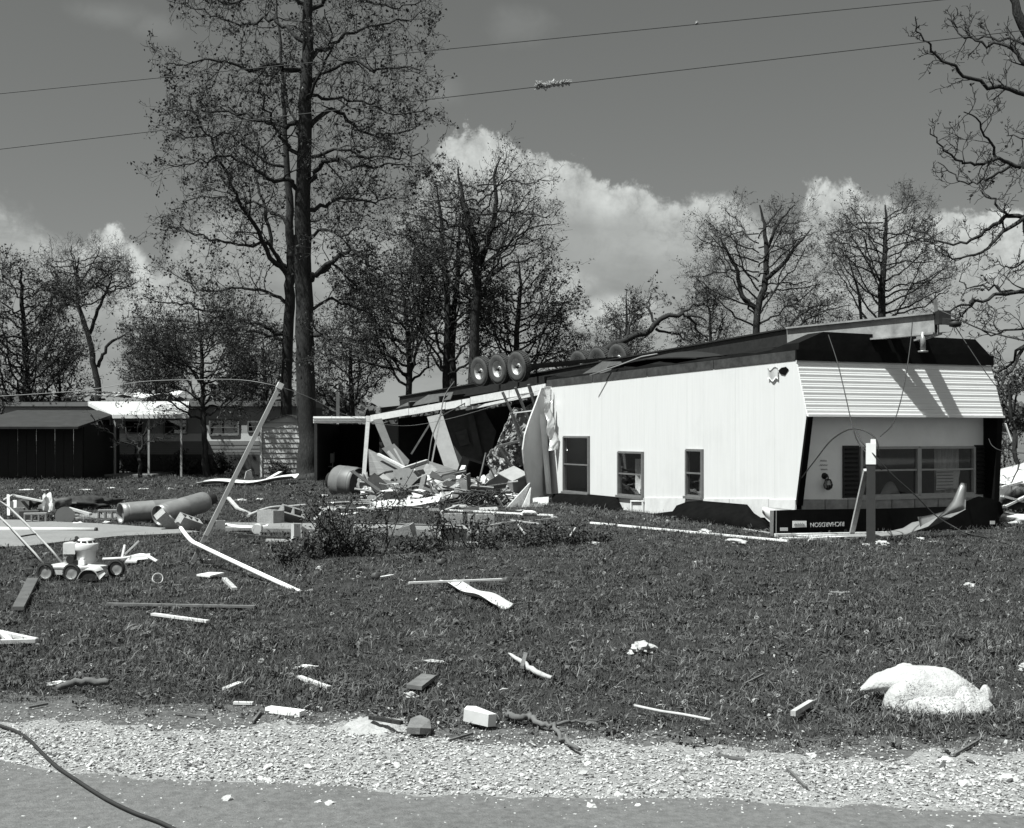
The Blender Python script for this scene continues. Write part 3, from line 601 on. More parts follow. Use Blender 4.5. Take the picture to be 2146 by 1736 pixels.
# near tree whose trunk stands outside the frame
def right_tree():
    Y = 25.0; t = Tree(77); k = Y / FPX
    tr = thing('oak_tree', 'gnarled bare-limbed tree reaching in from beyond the photo edge over the hitch', 'tree', Vector(((2330 - CX) * k, Y, 0)))
    trunk(tr, pl([(2330, 1080), (2322, 800), (2310, 500), (2270, 250), (2180, 120), (2125, 5), (2110, -60)], Y), [40 * k, 28 * k, 24 * k, 20 * k, 13 * k, 8 * k, 5 * k], 14)
    for pts, pr, dy in [([(2275, 260), (2200, 225), (2150, 200), (2070, 180), (2010, 150), (1960, 110), (1935, 85), (1918, 35)], 9, -1), ([(2240, 200), (2170, 150), (2120, 100), (2070, 92), (2020, 75), (1985, 38)], 8, 1),
            ([(2200, 150), (2140, 90), (2080, 80), (2035, 70), (2010, 55)], 5, 2), ([(2300, 330), (2220, 345), (2146, 352), (2090, 335), (2050, 345), (2010, 340), (1970, 310), (1950, 270)], 8, -1),
            ([(2220, 345), (2130, 350), (2080, 370), (2050, 385), (2010, 375), (1965, 340)], 5, 1), ([(2090, 335), (2070, 290), (2045, 250), (2020, 235)], 4, -1),
            ([(2310, 420), (2210, 420), (2146, 455), (2110, 450), (2075, 480), (2035, 505), (1985, 510), (1950, 495), (1915, 480)], 9, 1), ([(2146, 457), (2100, 490), (2055, 530), (2000, 540), (1965, 515)], 6, -1), ([(2110, 450), (2085, 420), (2060, 400), (2055, 370)], 4, 1),
            ([(2315, 560), (2230, 590), (2146, 610), (2080, 620), (2040, 630), (1990, 655), (1965, 668)], 8, -1), ([(2146, 612), (2090, 605), (2050, 600), (2010, 590)], 5, 1), ([(2050, 628), (2020, 650), (2000, 670)], 3, 1),
            ([(2318, 640), (2220, 680), (2146, 725), (2110, 770), (2070, 785), (2030, 800)], 7, 1), ([(2146, 728), (2110, 790), (2085, 850), (2060, 880)], 5, -1), ([(2318, 620), (2220, 660), (2140, 690), (2080, 700), (2060, 690)], 5, 0),
            ([(2300, 360), (2200, 300), (2146, 290), (2110, 285)], 4, 2), ([(2315, 500), (2220, 520), (2150, 550), (2110, 560), (2090, 545)], 4, 2)]:
        L_ = sum(math.dist(pts[j], pts[j + 1]) for j in range(len(pts) - 1)) * k
        t.limb(pl(pts, Y, dy), pr * 0.82 * k, 1.1 * k, tr, 'limb', int(3 + L_ * 2.2), 0.55, [0, 4, 3], 0.2, wig=0.03, up=0.07, gn=0.26)
    t.foliage(tr, 0.075)
right_tree()
# storm-felled tree lying behind the trailer
def fallen():
    Y = 42.0; t = Tree(91); k = Y / FPX
    tr = thing('fallen_tree', 'storm-felled dark limb leaning across the far side of the trailer', 'fallen tree', P(1255, 740, Y))
    trunk(tr, pl([(1180, 800), (1255, 738), (1310, 712), (1365, 692), (1400, 664), (1440, 662), (1480, 672)], Y), [8 * k, 7 * k, 6.5 * k, 6 * k, 5 * k, 3 * k, 1.5 * k], 9, wig=0.05)
    for pts in ([(1310, 712), (1330, 660), (1345, 640)], [(1380, 680), (1360, 640), (1365, 615)], [(1420, 662), (1460, 640), (1500, 650)], [(1440, 662), (1470, 700), (1500, 715)], [(1375, 690), (1420, 700), (1450, 720)]):
        t.limb(pl(pts, Y, 0.5), 3.4 * k, 1 * k, tr, 'limb', 6, 0.8, [0, 4, 3], 0.8, wig=0.05, gn=0.35)
    for pts in ([(1600, 720), (1660, 690), (1720, 655), (1780, 640)], [(1660, 690), (1720, 700), (1780, 690)], [(1640, 700), (1690, 650), (1740, 640)]):
        t.limb(pl(pts, 48.0, 1), 4 * k, 1 * k, tr, 'limb', 9, 1.1, [0, 4, 3], 0.8, wig=0.05, gn=0.35)
    t.foliage(tr, 0.12)
fallen()
def far_wood():
    n = 26000; x = NR.uniform(-170, 170, n); y = NR.uniform(255, 300, n); top = 9 + 2.2 * np.sin(x * 0.09) + 1.6 * np.sin(x * 0.31 + 1) + 1.2 * np.sin(x * 0.8)
    z = top * NR.uniform(0, 1, n) ** 0.6; c = np.stack([x, y, z], 1); a = NR.normal(0, 1, (n, 3)); a /= np.linalg.norm(a, axis=1, keepdims=True); b = np.cross(a, NR.normal(0, 1, (n, 3))); b /= np.linalg.norm(b, axis=1, keepdims=True)
    L_ = NR.uniform(0.5, 1.3, (n, 1)); V = np.stack([c - a * L_, c + b * L_ * 0.7, c + a * L_, c - b * L_ * 0.7], 1).reshape(-1, 3); i = np.arange(n)[:, None] * 4; F = np.concatenate([i + np.array([[0, 1, 2]]), i + np.array([[0, 2, 3]])])
    o = bpy.data.objects.new('far_woods', raw_mesh('far_woods', V, F, M('far_leaf', 0.06, 0.8, 0.3, 0.3))); COL.objects.link(o); tag(o, 'low line of distant woods along the horizon', kind='stuff')
far_wood()
# ---------------------------------------------------------------- overturned mobile home
C0 = Vector((4.8, 20.9, 0))
def T(s, t, z): return C0 + A * s + B * t + Vector((0, 0, z))
def Lp(x, y, t=0.0):                     # photo point on the plane parallel to the long wall, t metres inward
    q = (x - CX) / FPX; c = C0 + B * t; s = (c.x - q * c.y) / (q * A.y - A.x); w = c + A * s; return P(x, y, w.y)
def Fp(x, y, s=0.0):                     # photo point on the plane parallel to the front, s metres behind it
    q = (x - CX) / FPX; c = C0 + A * s; t = (c.x - q * c.y) / (q * B.y - B.x); w = c + B * t; return P(x, y, w.y)
home = thing('mobile_home', 'white mobile home overturned on its roof with its rear half torn open', 'mobile home', C0)
zt = lambda s: 2.88 - 0.011 * s
zb = lambda s: 0.47 - 0.033 * s
WT = 0.06
def wall_piece(mb, s0, s1, zlo, zhi):    # outer face at t=0
    q = lambda t: [T(s0, t, zlo(s0)), T(s1, t, zlo(s1)), T(s1, t, zhi(s1)), T(s0, t, zhi(s0))]
    mb.hexa(q(0), q(WT))
wins = [(2.92, 3.535, 0.41, 1.34), (5.25, 6.36, 0.30, 1.26), (7.76, 9.12, 0.26, 1.58)]
cols = [0.0, 0.62, 1.84, 2.92, 3.535, 4.75, 5.25, 6.36, 7.2, 7.76, 9.12, 10.05]
for i in range(len(cols) - 1):
    s0, s1 = cols[i] + (0.0012 if i else 0), cols[i + 1] - 0.0012; mb = MB(); w = next((w for w in wins if abs(w[0] - cols[i]) < 0.01), None)
    if i == 0:
        mb.slab([T(s1, 0.03, zb(s1)), T(s1, 0.03, zt(s1)), T(0, 0.03, 2.88), T(-0.1, 0.03, 2.55), T(-0.3, 0.03, 1.96), T(-0.16, 0.03, 1.2), T(0.0, 0.03, 0.47)], WT, -B)
    elif w:
        wall_piece(mb, s0, s1, zb, lambda s: w[2]); mb.build('wall_panel', WALLM, home); mb = MB(); wall_piece(mb, s0, s1, lambda s: w[3], zt)
    else: wall_piece(mb, s0, s1, zb, zt)
    mb.build('wall_panel', WALLM, home)
def window(parent, o, u, v, w, h, n, bars, mat_frame, fw=0.035, depth=0.05, panes=None):
    """o lower corner, u along, v up, n outward"""
    u = u.normalized(); v = v.normalized(); mb = MB(); c = n * depth / 2
    for a, b in ((o, o + u * w), (o + v * h, o + u * w + v * h)): mb.bar(a + c * 0.6, b + c * 0.6, fw, depth, n)
    for a, b in ((o, o + v * h), (o + u * w, o + u * w + v * h)): mb.bar(a + c * 0.6, b + c * 0.6, fw * 1.02, depth * 1.06, n)
    f = mb.build('window', mat_frame, parent)
    m2 = MB(); a = o + v * (h * bars); m2.bar(a + c * 0.5, a + u * w + c * 0.5, 0.03, depth * 0.8, n); m2.build('sash_bar', mat_frame, f)
    for z0, z1, k in ((0, bars * h, 0), (bars * h, h, 1)):
        m3 = MB(); m3.slab([o + v * z0 + n * (0.002 + 0.012 * k), o + u * w + v * z0 + n * (0.002 + 0.012 * k), o + u * w + v * z1 + n * (0.002 + 0.012 * k), o + v * z1 + n * (0.002 + 0.012 * k)], 0.004, n); m3.build('pane', GLASS, f)
    return f
FRAME = M('window_frame_grey', 0.16, 0.5, 0.2, 9, metal=0.3); FRAMEW = M('window_frame_pale', 0.34, 0.5, 0.15, 9, metal=0.2)
Z = Vector((0, 0, 1))
for s0, s1, z0, z1 in wins:
    f = window(home, T(s0 + 0.02, 0.0, z0 + 0.02), A, Z, s1 - s0 - 0.04, z1 - z0 - 0.04, -B, 0.5, FRAME, 0.045, 0.06)
    mb = MB(); mb.bar(T(s0 - 0.02, -0.05, z0 - 0.01), T(s1 + 0.02, -0.05, z0 - 0.01), 0.07, 0.05, Z); mb.build('sill', FRAME, f)
# curtains and fallen pieces seen through the side windows
mb = MB(); mb.grid(lambda u, v: T(5.35 + 0.7 * u, 0.22 + 0.04 * math.sin(u * 20), 0.35 + 0.75 * v), 24, 2, 0.004); mb.build('curtain', CURTAIN, home)
mb = MB(); mb.grid(lambda u, v: T(3.0 + 0.45 * u, 0.25 + 0.03 * math.sin(u * 18), 0.42 + 0.8 * v), 20, 2, 0.004); mb.build('curtain', SIDINGD, home)
mb = MB(); mb.slab([T(7.9, 0.3, 0.3), T(8.05, 0.3, 0.3), T(8.5, 0.35, 0.75), T(8.35, 0.35, 0.78)], 0.04); mb.build('ceiling_board', PALE, home)
mb = MB(); hc = Lp(1641, 778, -0.012); r_ = random.Random(2)
mb.slab([hc + A * (-.16) + Z * .02, hc + A * (-.05) - Z * .07, hc + A * .06 - Z * .05, hc + A * .14 + Z * .01, hc + A * .05 + Z * .06, hc - A * .08 + Z * .07], .006, -B); mb.build('dark_hole_patch', BLACKS, home)  # flat black patch stands for the dark inside of a tear
mb = MB(); mb.grid(lambda u, v: hc + A * lerp(.12, .42, u) + Z * (lerp(-.14, .05, v) + .03 * math.sin(u * 9)) - B * (.02 + .05 * math.sin(u * 3.1) * v), 8, 5, .004); mb.build('torn_flap', WALLM, home)
# front end: sloping apron planks, wings, recessed wall
prof = [(0.0, 2.88), (-0.3, 1.96)]
NPL = 9
for i in range(NPL):
    a0, a1 = i / NPL, (i + 1) / NPL - 0.0025; q = []
    for t_, k in ((a0, 0.010), (a1, 0.0145)):
        s = lerp(prof[0][0], prof[1][0], t_); z = lerp(prof[0][1], prof[1][1], t_); q.append((s, z, k))
    (s0, z0, k0), (s1, z1, k1) = q; mb = MB(); x0, x1 = 0.005, 4.275
    o_ = [T(s0 - k0, x0, z0), T(s0 - k0, x1, z0), T(s1 - k1, x1, z1), T(s1 - k1, x0, z1)]; b_ = [T(s0 + 0.03, x0, z0), T(s0 + 0.03, x1, z0), T(s1 + 0.03, x1, z1), T(s1 + 0.03, x0, z1)]
    mb.hexa(o_, b_)
    ms, mz = lerp(s0 - k0, s1 - k1, 0.55), lerp(z0, z1, 0.55)          # the rolled bead in the middle of each plank
    mb.bar(T(ms - 0.004, x0 + 0.003, mz), T(ms - 0.004, x1 - 0.003, mz), 0.008, 0.045, Z)
    mb.build('siding_plank', WHITE, home)
mb = MB(); mb.bar(T(-0.315, 0.0, 1.945), T(-0.315, 4.28, 1.945), 0.07, 0.04, Z); mb.build('drip_edge', WHITEW, home)
for t0, t1, sb, nm in ((0.07, 0.13, 0.0, 'wing_panel'), (4.15, 4.27, -0.2, 'wing_panel')):
    mb = MB(); mb.slab([T(0.03, (t0 + t1) / 2, 1.93), T(-0.305, (t0 + t1) / 2, 1.93), T(sb - 0.02, (t0 + t1) / 2, 0.42), T(0.03, (t0 + t1) / 2, 0.42)], t1 - t0, B); mb.build(nm, BLACK, home)
mb = MB(); mb.bar(T(-0.325, 0.032, 1.93), T(-0.02, 0.032, 0.44), 0.075, 0.05, A); mb.build('corner_trim', BLACK, home)
# recessed wall with a hole for the pair of windows
SR = 0.05
wl, wr = Fp(1800, 940, SR), Fp(2040, 940, SR)
tl = (wl - C0).dot(B); tr_ = (wr - C0).dot(B); zl0 = Fp(1900, 1040, SR).z; zl1 = Fp(1900, 936, SR).z
FACE = M('front_wall_white', 0.84, 0.6, 0.08, 3, 0.05, stain=0.2, stain_scale=1.5)
mb = MB()
def fq(t0, t1, z0, z1): mb.hexa([T(SR, t0, z0), T(SR, t1, z0), T(SR, t1, z1), T(SR, t0, z1)], [T(SR + WT, t0, z0), T(SR + WT, t1, z0), T(SR + WT, t1, z1), T(SR + WT, t0, z1)])
fq(0.13, tl, 0.45, 1.98); fq(tr_, 4.15, 0.45, 1.98); fq(tl, tr_, zl1, 1.98); fq(tl, tr_, 0.45, zl0); mb.build('front_wall', FACE, home)
mid = (tl + tr_) / 2
for a, b in ((tl + 0.02, mid - 0.02), (mid + 0.02, tr_ - 0.02)): window(home, T(SR, a, zl0 + 0.02), B, Z, b - a, zl1 - zl0 - 0.04, -A, 0.53, FRAMEW, 0.045, 0.07)
mb = MB(); mb.bar(T(SR - 0.04, tl - 0.02, zl0 - 0.02), T(SR - 0.04, tr_ + 0.02, zl0 - 0.02), 0.08, 0.06, Z); mb.build('sill', FRAMEW, home)
for x0, x1 in ((1765, 1798), (2041, 2066)):
    a, b = (Fp(x0, 950, SR) - C0).dot(B), (Fp(x1, 950, SR) - C0).dot(B)
    mb = MB(); mb.hexa([T(SR - 0.035, a, zl0), T(SR - 0.035, b, zl0), T(SR - 0.035, b, zl1 + 0.02), T(SR - 0.035, a, zl1 + 0.02)], [T(SR - 0.002, a, zl0), T(SR - 0.002, b, zl0), T(SR - 0.002, b, zl1 + 0.02), T(SR - 0.002, a, zl1 + 0.02)])
    sh = mb.build('shutter', SHUTTER, home)
    for k in range(11):
        z = lerp(zl0 + 0.06, zl1 - 0.04, k / 10); m2 = MB(); m2.bar(T(SR - 0.04, a + 0.04, z), T(SR - 0.04, b - 0.04, z), 0.035, 0.02, Z, roll=0.5); m2.build('slat', SHUTTER, sh)
mb = MB(); mb.bar(T(SR - 0.02, (Fp(2070, 950, SR) - C0).dot(B), 0.46), T(SR - 0.02, (Fp(2070, 950, SR) - C0).dot(B), 1.95), 0.03, 0.03); mb.build('corner_trim', FRAMEW, home)
mb = MB(); ca, cb_ = (Fp(1960, 950, .2) - C0).dot(B), (Fp(2012, 950, .2) - C0).dot(B); mb.grid(lambda u, v: T(0.22 + 0.035 * math.sin(u * 26), ca + (cb_ - ca) * u, lerp(zl0 + .02, zl1, v)), 26, 2, 0.004); mb.build('curtain', CURTAIN, home)
mb = MB(); mb.slab([Fp(1962, 1028, .16), Fp(2006, 1024, .16), Fp(2012, 986, .16), Fp(1962, 986, .16)], 0.006); pap = mb.build('blind', M('blind_white', 0.9, 0.7, 0.1, 8), home)
for k in range(6):
    m2 = MB(); z = lerp(Fp(1962, 1024, .15).z, Fp(1962, 990, .15).z, k / 5); a0 = (Fp(1963, 1000, .15) - C0).dot(B); m2.bar(T(0.148, a0, z), T(0.148, a0 + 0.38, z), 0.006, 0.012); m2.build('slat', GREYP, pap)
mb = MB(); mb.grid(lambda u, v: T(0.5, (Fp(1842, 1000, .5) - C0).dot(B) + 0.5 * u, lerp(0.5, 0.5 + 0.28 * math.sin(u * 3.14), v)), 10, 2, 0.01); mb.build('fallen_ceiling', PALE, home)
# carriage lamp, hanging upside down like the wall
lp = Fp(1727, 1010, SR); pz = MB(); n_ = -A
pz.lathe([(0.0, 0), (0.055, 0), (0.055, 0.02), (0.0, 0.025)], 14, Matrix.Translation(lp + Z * 0.10 + n_ * 0.0) @ n_.to_track_quat('Z', 'Y').to_matrix().to_4x4())
pz.tube([lp + Z * 0.10 + n_ * 0.02, lp + Z * 0.13 + n_ * 0.08, lp + Z * 0.09 + n_ * 0.11, lp + Z * 0.04 + n_ * 0.11], 0.012, 6)
lampb = pz.build('wall_lamp', SHUTTER, home); lc = lp + n_ * 0.11
m2 = MB(); m2.lathe([(0.03, 0.04), (0.05, 0.03), (0.075, -0.05), (0.06, -0.11), (0.02, -0.13)], 6, Matrix.Translation(lc), False); m2.build('lamp_shade', glass_mat('lamp_glass', 0.35, 0.25), lampb)
m2 = MB()
for k in range(6):
    a = k * math.pi / 3; d = Vector((math.cos(a), math.sin(a), 0)); m2.tube([lc + d * 0.052 + Z * 0.03, lc + d * 0.078 - Z * 0.05, lc + d * 0.062 - Z * 0.11], 0.006, 4)
m2.lathe([(0.0, 0.06), (0.055, 0.045), (0.055, 0.03), (0.0, 0.03)], 8, Matrix.Translation(lc)); m2.lathe([(0.0, -0.14), (0.03, -0.135), (0.062, -0.105), (0.0, -0.10)], 8, Matrix.Translation(lc)); m2.build('lamp_cage', SHUTTER, lampb)
# the faint upside-down script lines of a name plate above the lamp
for x0, x1, y in ((1719, 1733, 966), (1718, 1735, 975), (1720, 1734, 984)):
    mb = MB(); p = [Fp(x0 + (x1 - x0) * i / 14, y + 1.6 * math.sin(i * 2.1 + y), SR - 0.008) for i in range(15)]; mb.tube(p, 0.004, 4); mb.build('plate_script', GREYP, home)
# strip of stone-like panels under the windows
xs = [1679, 1728, 1776, 1822, 1868, 1916, 1965, 2012, 2062]
for a, b in zip(xs[:-1], xs[1:]):
    mb = MB(); mb.slab([Fp(a + 1, 1070, 0.0), Fp(b - 1, 1070, 0.0), Fp(b - 1, 1047, 0.0), Fp(a + 1, 1047, 0.0)], 0.03); mb.build('stone_panel', STONEM, home)
# black eave with lettering, pushed forward of the front
E0, E1 = G(1621, 1125), G(2104, 1108); EU = (E1 - E0).normalized(); EN = Vector((EU.y, -EU.x, 0)); 
def Ep(x, y, off=0.0):
    q = (x - CX) / FPX; c = E0 + EN * off; s = (c.x - q * c.y) / (q * EU.y - EU.x); w = c + EU * s; return P(x, y, w.y)
ev = MB(); top = [(1622, 1070), (1680, 1068), (1760, 1067), (1850, 1066), (1930, 1064), (1990, 1062), (2017, 1055), (2050, 1040), (2075, 1045), (2095, 1052), (2102, 1075)]
bot = [(1621, 1123), (1680, 1122), (1760, 1121), (1850, 1119), (1930, 1117), (1990, 1114), (2017, 1113), (2050, 1111), (2075, 1109), (2095, 1107), (2104, 1105)]
def ef(u, v):
    k = u * (len(top) - 1); i = min(int(k), len(top) - 2); t = k - i; tx = lerp(top[i][0], top[i + 1][0], t), lerp(top[i][1], top[i + 1][1], t); bx = lerp(bot[i][0], bot[i + 1][0], t), lerp(bot[i][1], bot[i + 1][1], t)
    p = Ep(lerp(bx[0], tx[0], v), lerp(bx[1], tx[1], v)); rib = 0.008 * (1 if (v * 7) % 1 > 0.5 else 0); dent = 0.10 * max(0, (u - 0.86) / 0.14) * math.sin(v * 3.14)
    return p + EN * (rib - dent + 0.03 * math.sin(u * 9) * v)
ev.grid(ef, 44, 14, 0.012, False); eave = ev.build('eave', BLACK, home)
def text_on(txt, parent, o, u, v, n, size, name, mat):
    cu = bpy.data.curves.new(name, 'FONT'); cu.body = txt; cu.size = size; cu.extrude = 0.002; cu.align_x = 'CENTER'; cu.align_y = 'CENTER'
    tmp = bpy.data.objects.new(name, cu); me = bpy.data.meshes.new_from_object(tmp); bpy.data.objects.remove(tmp)
    u = u.normalized(); n = n.normalized(); v = n.cross(u)
    M4 = Matrix((u, v, n)).transposed().to_4x4(); M4.translation = o - WORLD_LOC[parent.name]; me.transform(M4); me.materials.clear(); me.materials.append(mat)
    ob = bpy.data.objects.new(name, me); COL.objects.link(ob); ob.parent = parent; return ob
LETTER = M('letter_paint', 0.5, 0.6, 0.05, 9)
c_ = Ep(1734, 1099, 0.03); text_on('RICHARDSON', eave, c_, -EU, None, EN, 0.104, 'lettering', LETTER)
lg = MB(); lg.slab([Ep(1661, 1106, .022), Ep(1690, 1105, .022), Ep(1690, 1092, .022), Ep(1661, 1092, .022)], 0.006, EN); lgo = lg.build('badge', WHITEW, eave)
m2 = MB(); m2.tube([Ep(1664 + i * 1.15, 1098 + 2.2 * math.sin(i * 1.5), .03) for i in range(20)], 0.0045, 4); m2.build('badge_script', GREYP, eave)
for x0, x1, y0, y1 in ((1635, 1651, 1106, 1113), (2075, 2085, 1092, 1099)):
    m2 = MB(); m2.slab([Ep(x0, y1, .03), Ep(x1, y1, .03), Ep(x1, y0, .03), Ep(x0, y0, .03)], 0.005, EN); m2.build('sticker', PALE, eave)
mb = MB(); mb.bar(Ep(1620.5, 1124, -0.02), Ep(1620.5, 1070, -0.02), 0.03, 0.10); mb.build('eave_corner', ALU, home)
# roof slab flattened on the ground
mb = MB(); mb.hexa([T(0.1, 0.1, 0.02), T(10, 0.1, 0.02), T(10, 4.2, 0.02), T(0.1, 4.2, 0.02)], [T(0.1, 0.1, 0.2), T(10, 0.1, 0.1), T(10, 4.2, 0.1), T(0.1, 4.2, 0.2)]); mb.build('roof', GREYP, home)
# eave boards below the long wall
for x0, x1, y0, y1 in ((1297, 1352, 1044, 1088), (1352, 1440, 1044, 1088), (1440, 1530, 1046, 1085), (1530, 1612, 1046, 1085), (1612, 1668, 1048, 1100)):
    mb = MB(); mb.slab([Lp(x0 + .5, y1, -.03), Lp(x1 - .5, y1, -.03), Lp(x1 - .5, y0, -.01), Lp(x0 + .5, y0, -.01)], 0.03); mb.build('eave_board', PALE, home)
mb = MB()
for (x0, y0), (x1, y1) in (((1322, 1050), (1348, 1050)), ((1322, 1078), (1348, 1078)), ((1323, 1050), (1323, 1078)), ((1347, 1050), (1347, 1078))): mb.bar(Lp(x0, y0, -.06), Lp(x1, y1, -.06), 0.03, 0.03, B)
mb.build('vent_frame', WHITEW, home)
mb = MB(); mb.grid(lambda u, v: Lp(lerp(1598, 1672, u), lerp(lerp(1075, 1124, u ** 0.6), lerp(1062, 1070, u), v), -0.10 - 0.06 * math.sin(v * 3)), 10, 6, 0.008); mb.build('torn_edge', PALE, home)
# black eave sheets peeled along the long side
def sheet_between(top, bot, toff, boff, name, mat, bulge=0.12, nu=30, nv=8, th=0.008):
    def ip(pts, u):
        k = u * (len(pts) - 1); i = min(int(k), len(pts) - 2); t = k - i; return lerp(pts[i][0], pts[i + 1][0], t), lerp(pts[i][1], pts[i + 1][1], t)
    mb = MB()
    def fn(u, v):
        a = ip(bot, u); b = ip(top, u); off = lerp(boff, toff, v) - bulge * math.sin(v * math.pi) + 0.012 * math.sin(u * 37 + v * 5) * 0.5
        p = Lp(lerp(a[0], b[0], v), lerp(a[1], b[1], v), off); return p
    mb.grid(fn, nu, nv, th); return mb.build(name, mat, home)
sheet_between([(1158, 1036), (1180, 1033), (1230, 1036), (1292, 1042), (1302, 1060), (1313, 1090)], [(1154, 1066), (1180, 1070), (1220, 1074), (1262, 1082), (1295, 1088), (1313, 1091)], -0.05, -0.35, 'eave_sheet', BLACKS)
sheet_between([(1316, 1091), (1360, 1078), (1410, 1072), (1418, 1060), (1440, 1052), (1470, 1050), (1530, 1055), (1566, 1058), (1580, 1076), (1604, 1092), (1619, 1119)], [(1317, 1092), (1345, 1093), (1390, 1096), (1420, 1098), (1450, 1100), (1480, 1103), (1530, 1108), (1565, 1112), (1590, 1117), (1604, 1120), (1619, 1124)], -0.12, -0.55, 'eave_sheet', BLACKS, 0.16, 40)
# underside: belly pan, rails, rim, outriggers
mb = MB()
def belly(s): return [T(s, 0.02, zt(s) + 0.004), T(s, 4.25, zt(s) + 0.05), T(s, 4.25, zt(s) + 0.19), T(s, 3.9, zt(s) + 0.47), T(s, 0.55, zt(s) + 0.50), T(s, 0.05, zt(s) + 0.30)]
ns = 24; V = []
for i in range(ns + 1):
    s = lerp(-0.02, 10.2, i / ns); sag = 0.05 * math.sin(i * 1.7) + 0.04 * math.sin(i * 0.6); p = belly(s)
    if i > 1: p[3] = p[3] + Z * (-0.14 + sag); p[4] = p[4] + Z * (-0.2 + sag); p[5] = p[5] + Z * (-0.08 + sag * 0.5)
    V += p
Fc = [(i * 6 + j, i * 6 + (j + 1) % 6, (i + 1) * 6 + (j + 1) % 6, (i + 1) * 6 + j) for i in range(ns) for j in range(6)] + [tuple(range(6)), tuple(ns * 6 + j for j in range(6))[::-1]]
mb.add(V, Fc); mb.build('belly_pan', TAR, home)
RIMJ = M('rim_joist', 0.035, 0.9, 0.6, 5, 0.4, stain=0.5, stain_scale=4)
for s0, s1 in ((0.0, 2.55), (2.57, 5.1), (5.12, 7.6), (7.62, 10.1)):
    mb = MB(); mb.hexa([T(s0, -0.012, zt(s0) + .003), T(s1, -0.012, zt(s1) + .003), T(s1, -0.012, zt(s1) + 0.17), T(s0, -0.012, zt(s0) + 0.17)], [T(s0, 0.04, zt(s0) + .003), T(s1, 0.04, zt(s1) + .003), T(s1, 0.04, zt(s1) + 0.17), T(s0, 0.04, zt(s0) + 0.17)]); mb.build('rim_joist', RIMJ, home)
mb = MB(); mb.hexa([T(-0.06, -0.03, 2.885), T(-0.06, 4.30, 2.885), T(-0.06, 4.30, 3.06), T(-0.06, -0.03, 3.06)], [T(-0.022, -0.03, 2.885), T(-0.022, 4.30, 2.885), T(-0.022, 4.30, 3.06), T(-0.022, -0.03, 3.06)]); mb.build('rim_joist', BLACK, home)
def ibeam(mb, a, b, h=0.3, w=0.12):
    d = (b - a).normalized(); mb.bar(a, b, 0.03, h); mb.bar(a + Z * h / 2, b + Z * h / 2, w, 0.03); mb.bar(a - Z * h / 2, b - Z * h / 2, w, 0.03)
# second half, broken and sagging
P1 = T(10.05, 0, 0); A2 = Vector((-0.59, 0.8, 0)).normalized(); B2 = Vector((0.8, 0.59, 0)).normalized()
fz = lambda u, t=0: lerp(2.77, 2.08, max(u, 0) / 8.6) + 0.10 * t
def T2(u, t, z): return P1 + A2 * u + B2 * t + Z * z
for t in (0.95, 3.3):
    mb = MB(); ibeam(mb, T(1.45, t, 3.42), T(10.2, t, 3.18 if t < 2 else 3.42)); ibeam(mb, T(10.2, t, 3.18 if t < 2 else 3.42), T2(8.5, t, fz(8.5, t) + 0.42)); mb.build('chassis_rail', RUSTY, home)
for u in (0.3, 5.0, 6.6, 8.2):
    mb = MB(); mb.bar(T2(u, 0.1, fz(u, .1) + 0.2), T2(u, 4.1, fz(u, 4.1) + 0.22), 0.06, 0.18); mb.build('cross_member', RUSTY, home)
mb = MB(); n2 = 14
mb.grid(lambda u, v: T2(lerp(-0.1, 8.6, u), lerp(0.02, 4.2, v), fz(u * 8.6, v * 4.2) + 0.10 + 0.05 * math.sin(u * 23) * math.sin(v * 7) + (0.16 * math.sin(u * 9) if 0.1 < v < 0.9 else 0) * 0.5), 28, 8, 0.03); mb.build('belly_pan', TAR, home)
# torn flaps of belly board standing up
for pts in ([T2(4.6, .2, fz(5) + .2), T2(6.8, .2, fz(7) + .2), T2(6.2, .5, fz(6) + .45), T2(4.9, .5, fz(5) + .42)], [T2(6.4, .6, fz(7) + .2), T2(8.4, .5, fz(8.4) + .2), T2(7.7, 1.1, fz(7.6) + .55), T2(6.8, 1.1, fz(7) + .5)], [T(6.6, .3, 3.0), T(8.9, .3, 3.0), T(8.1, .5, 3.3), T(7.2, .5, 3.25)]):
    mb = MB(); mb.slab(pts, 0.02); mb.build('belly_flap', DARKP, home)
mb = MB(); hump = lambda u, v: T(lerp(3.6, 7.4, u), lerp(0.25, 1.1, v), lerp(zt(5) + 0.3, zt(5) + 0.38, v) + 0.2 * math.sin(u * math.pi) * (0.4 + 0.6 * v)); mb.grid(hump, 18, 5, 0.02); mb.build('belly_flap', RUSTY, home)
mb = MB(); mb.tube([P(1236, 787, 27.5), P(1300, 765, 26.8), P(1345, 748, 26.2), P(1378, 742, 25.9)], [0.012, 0.015, 0.018, 0.015], 6); mb.build('copper_pipe', PALEWIRE, home)
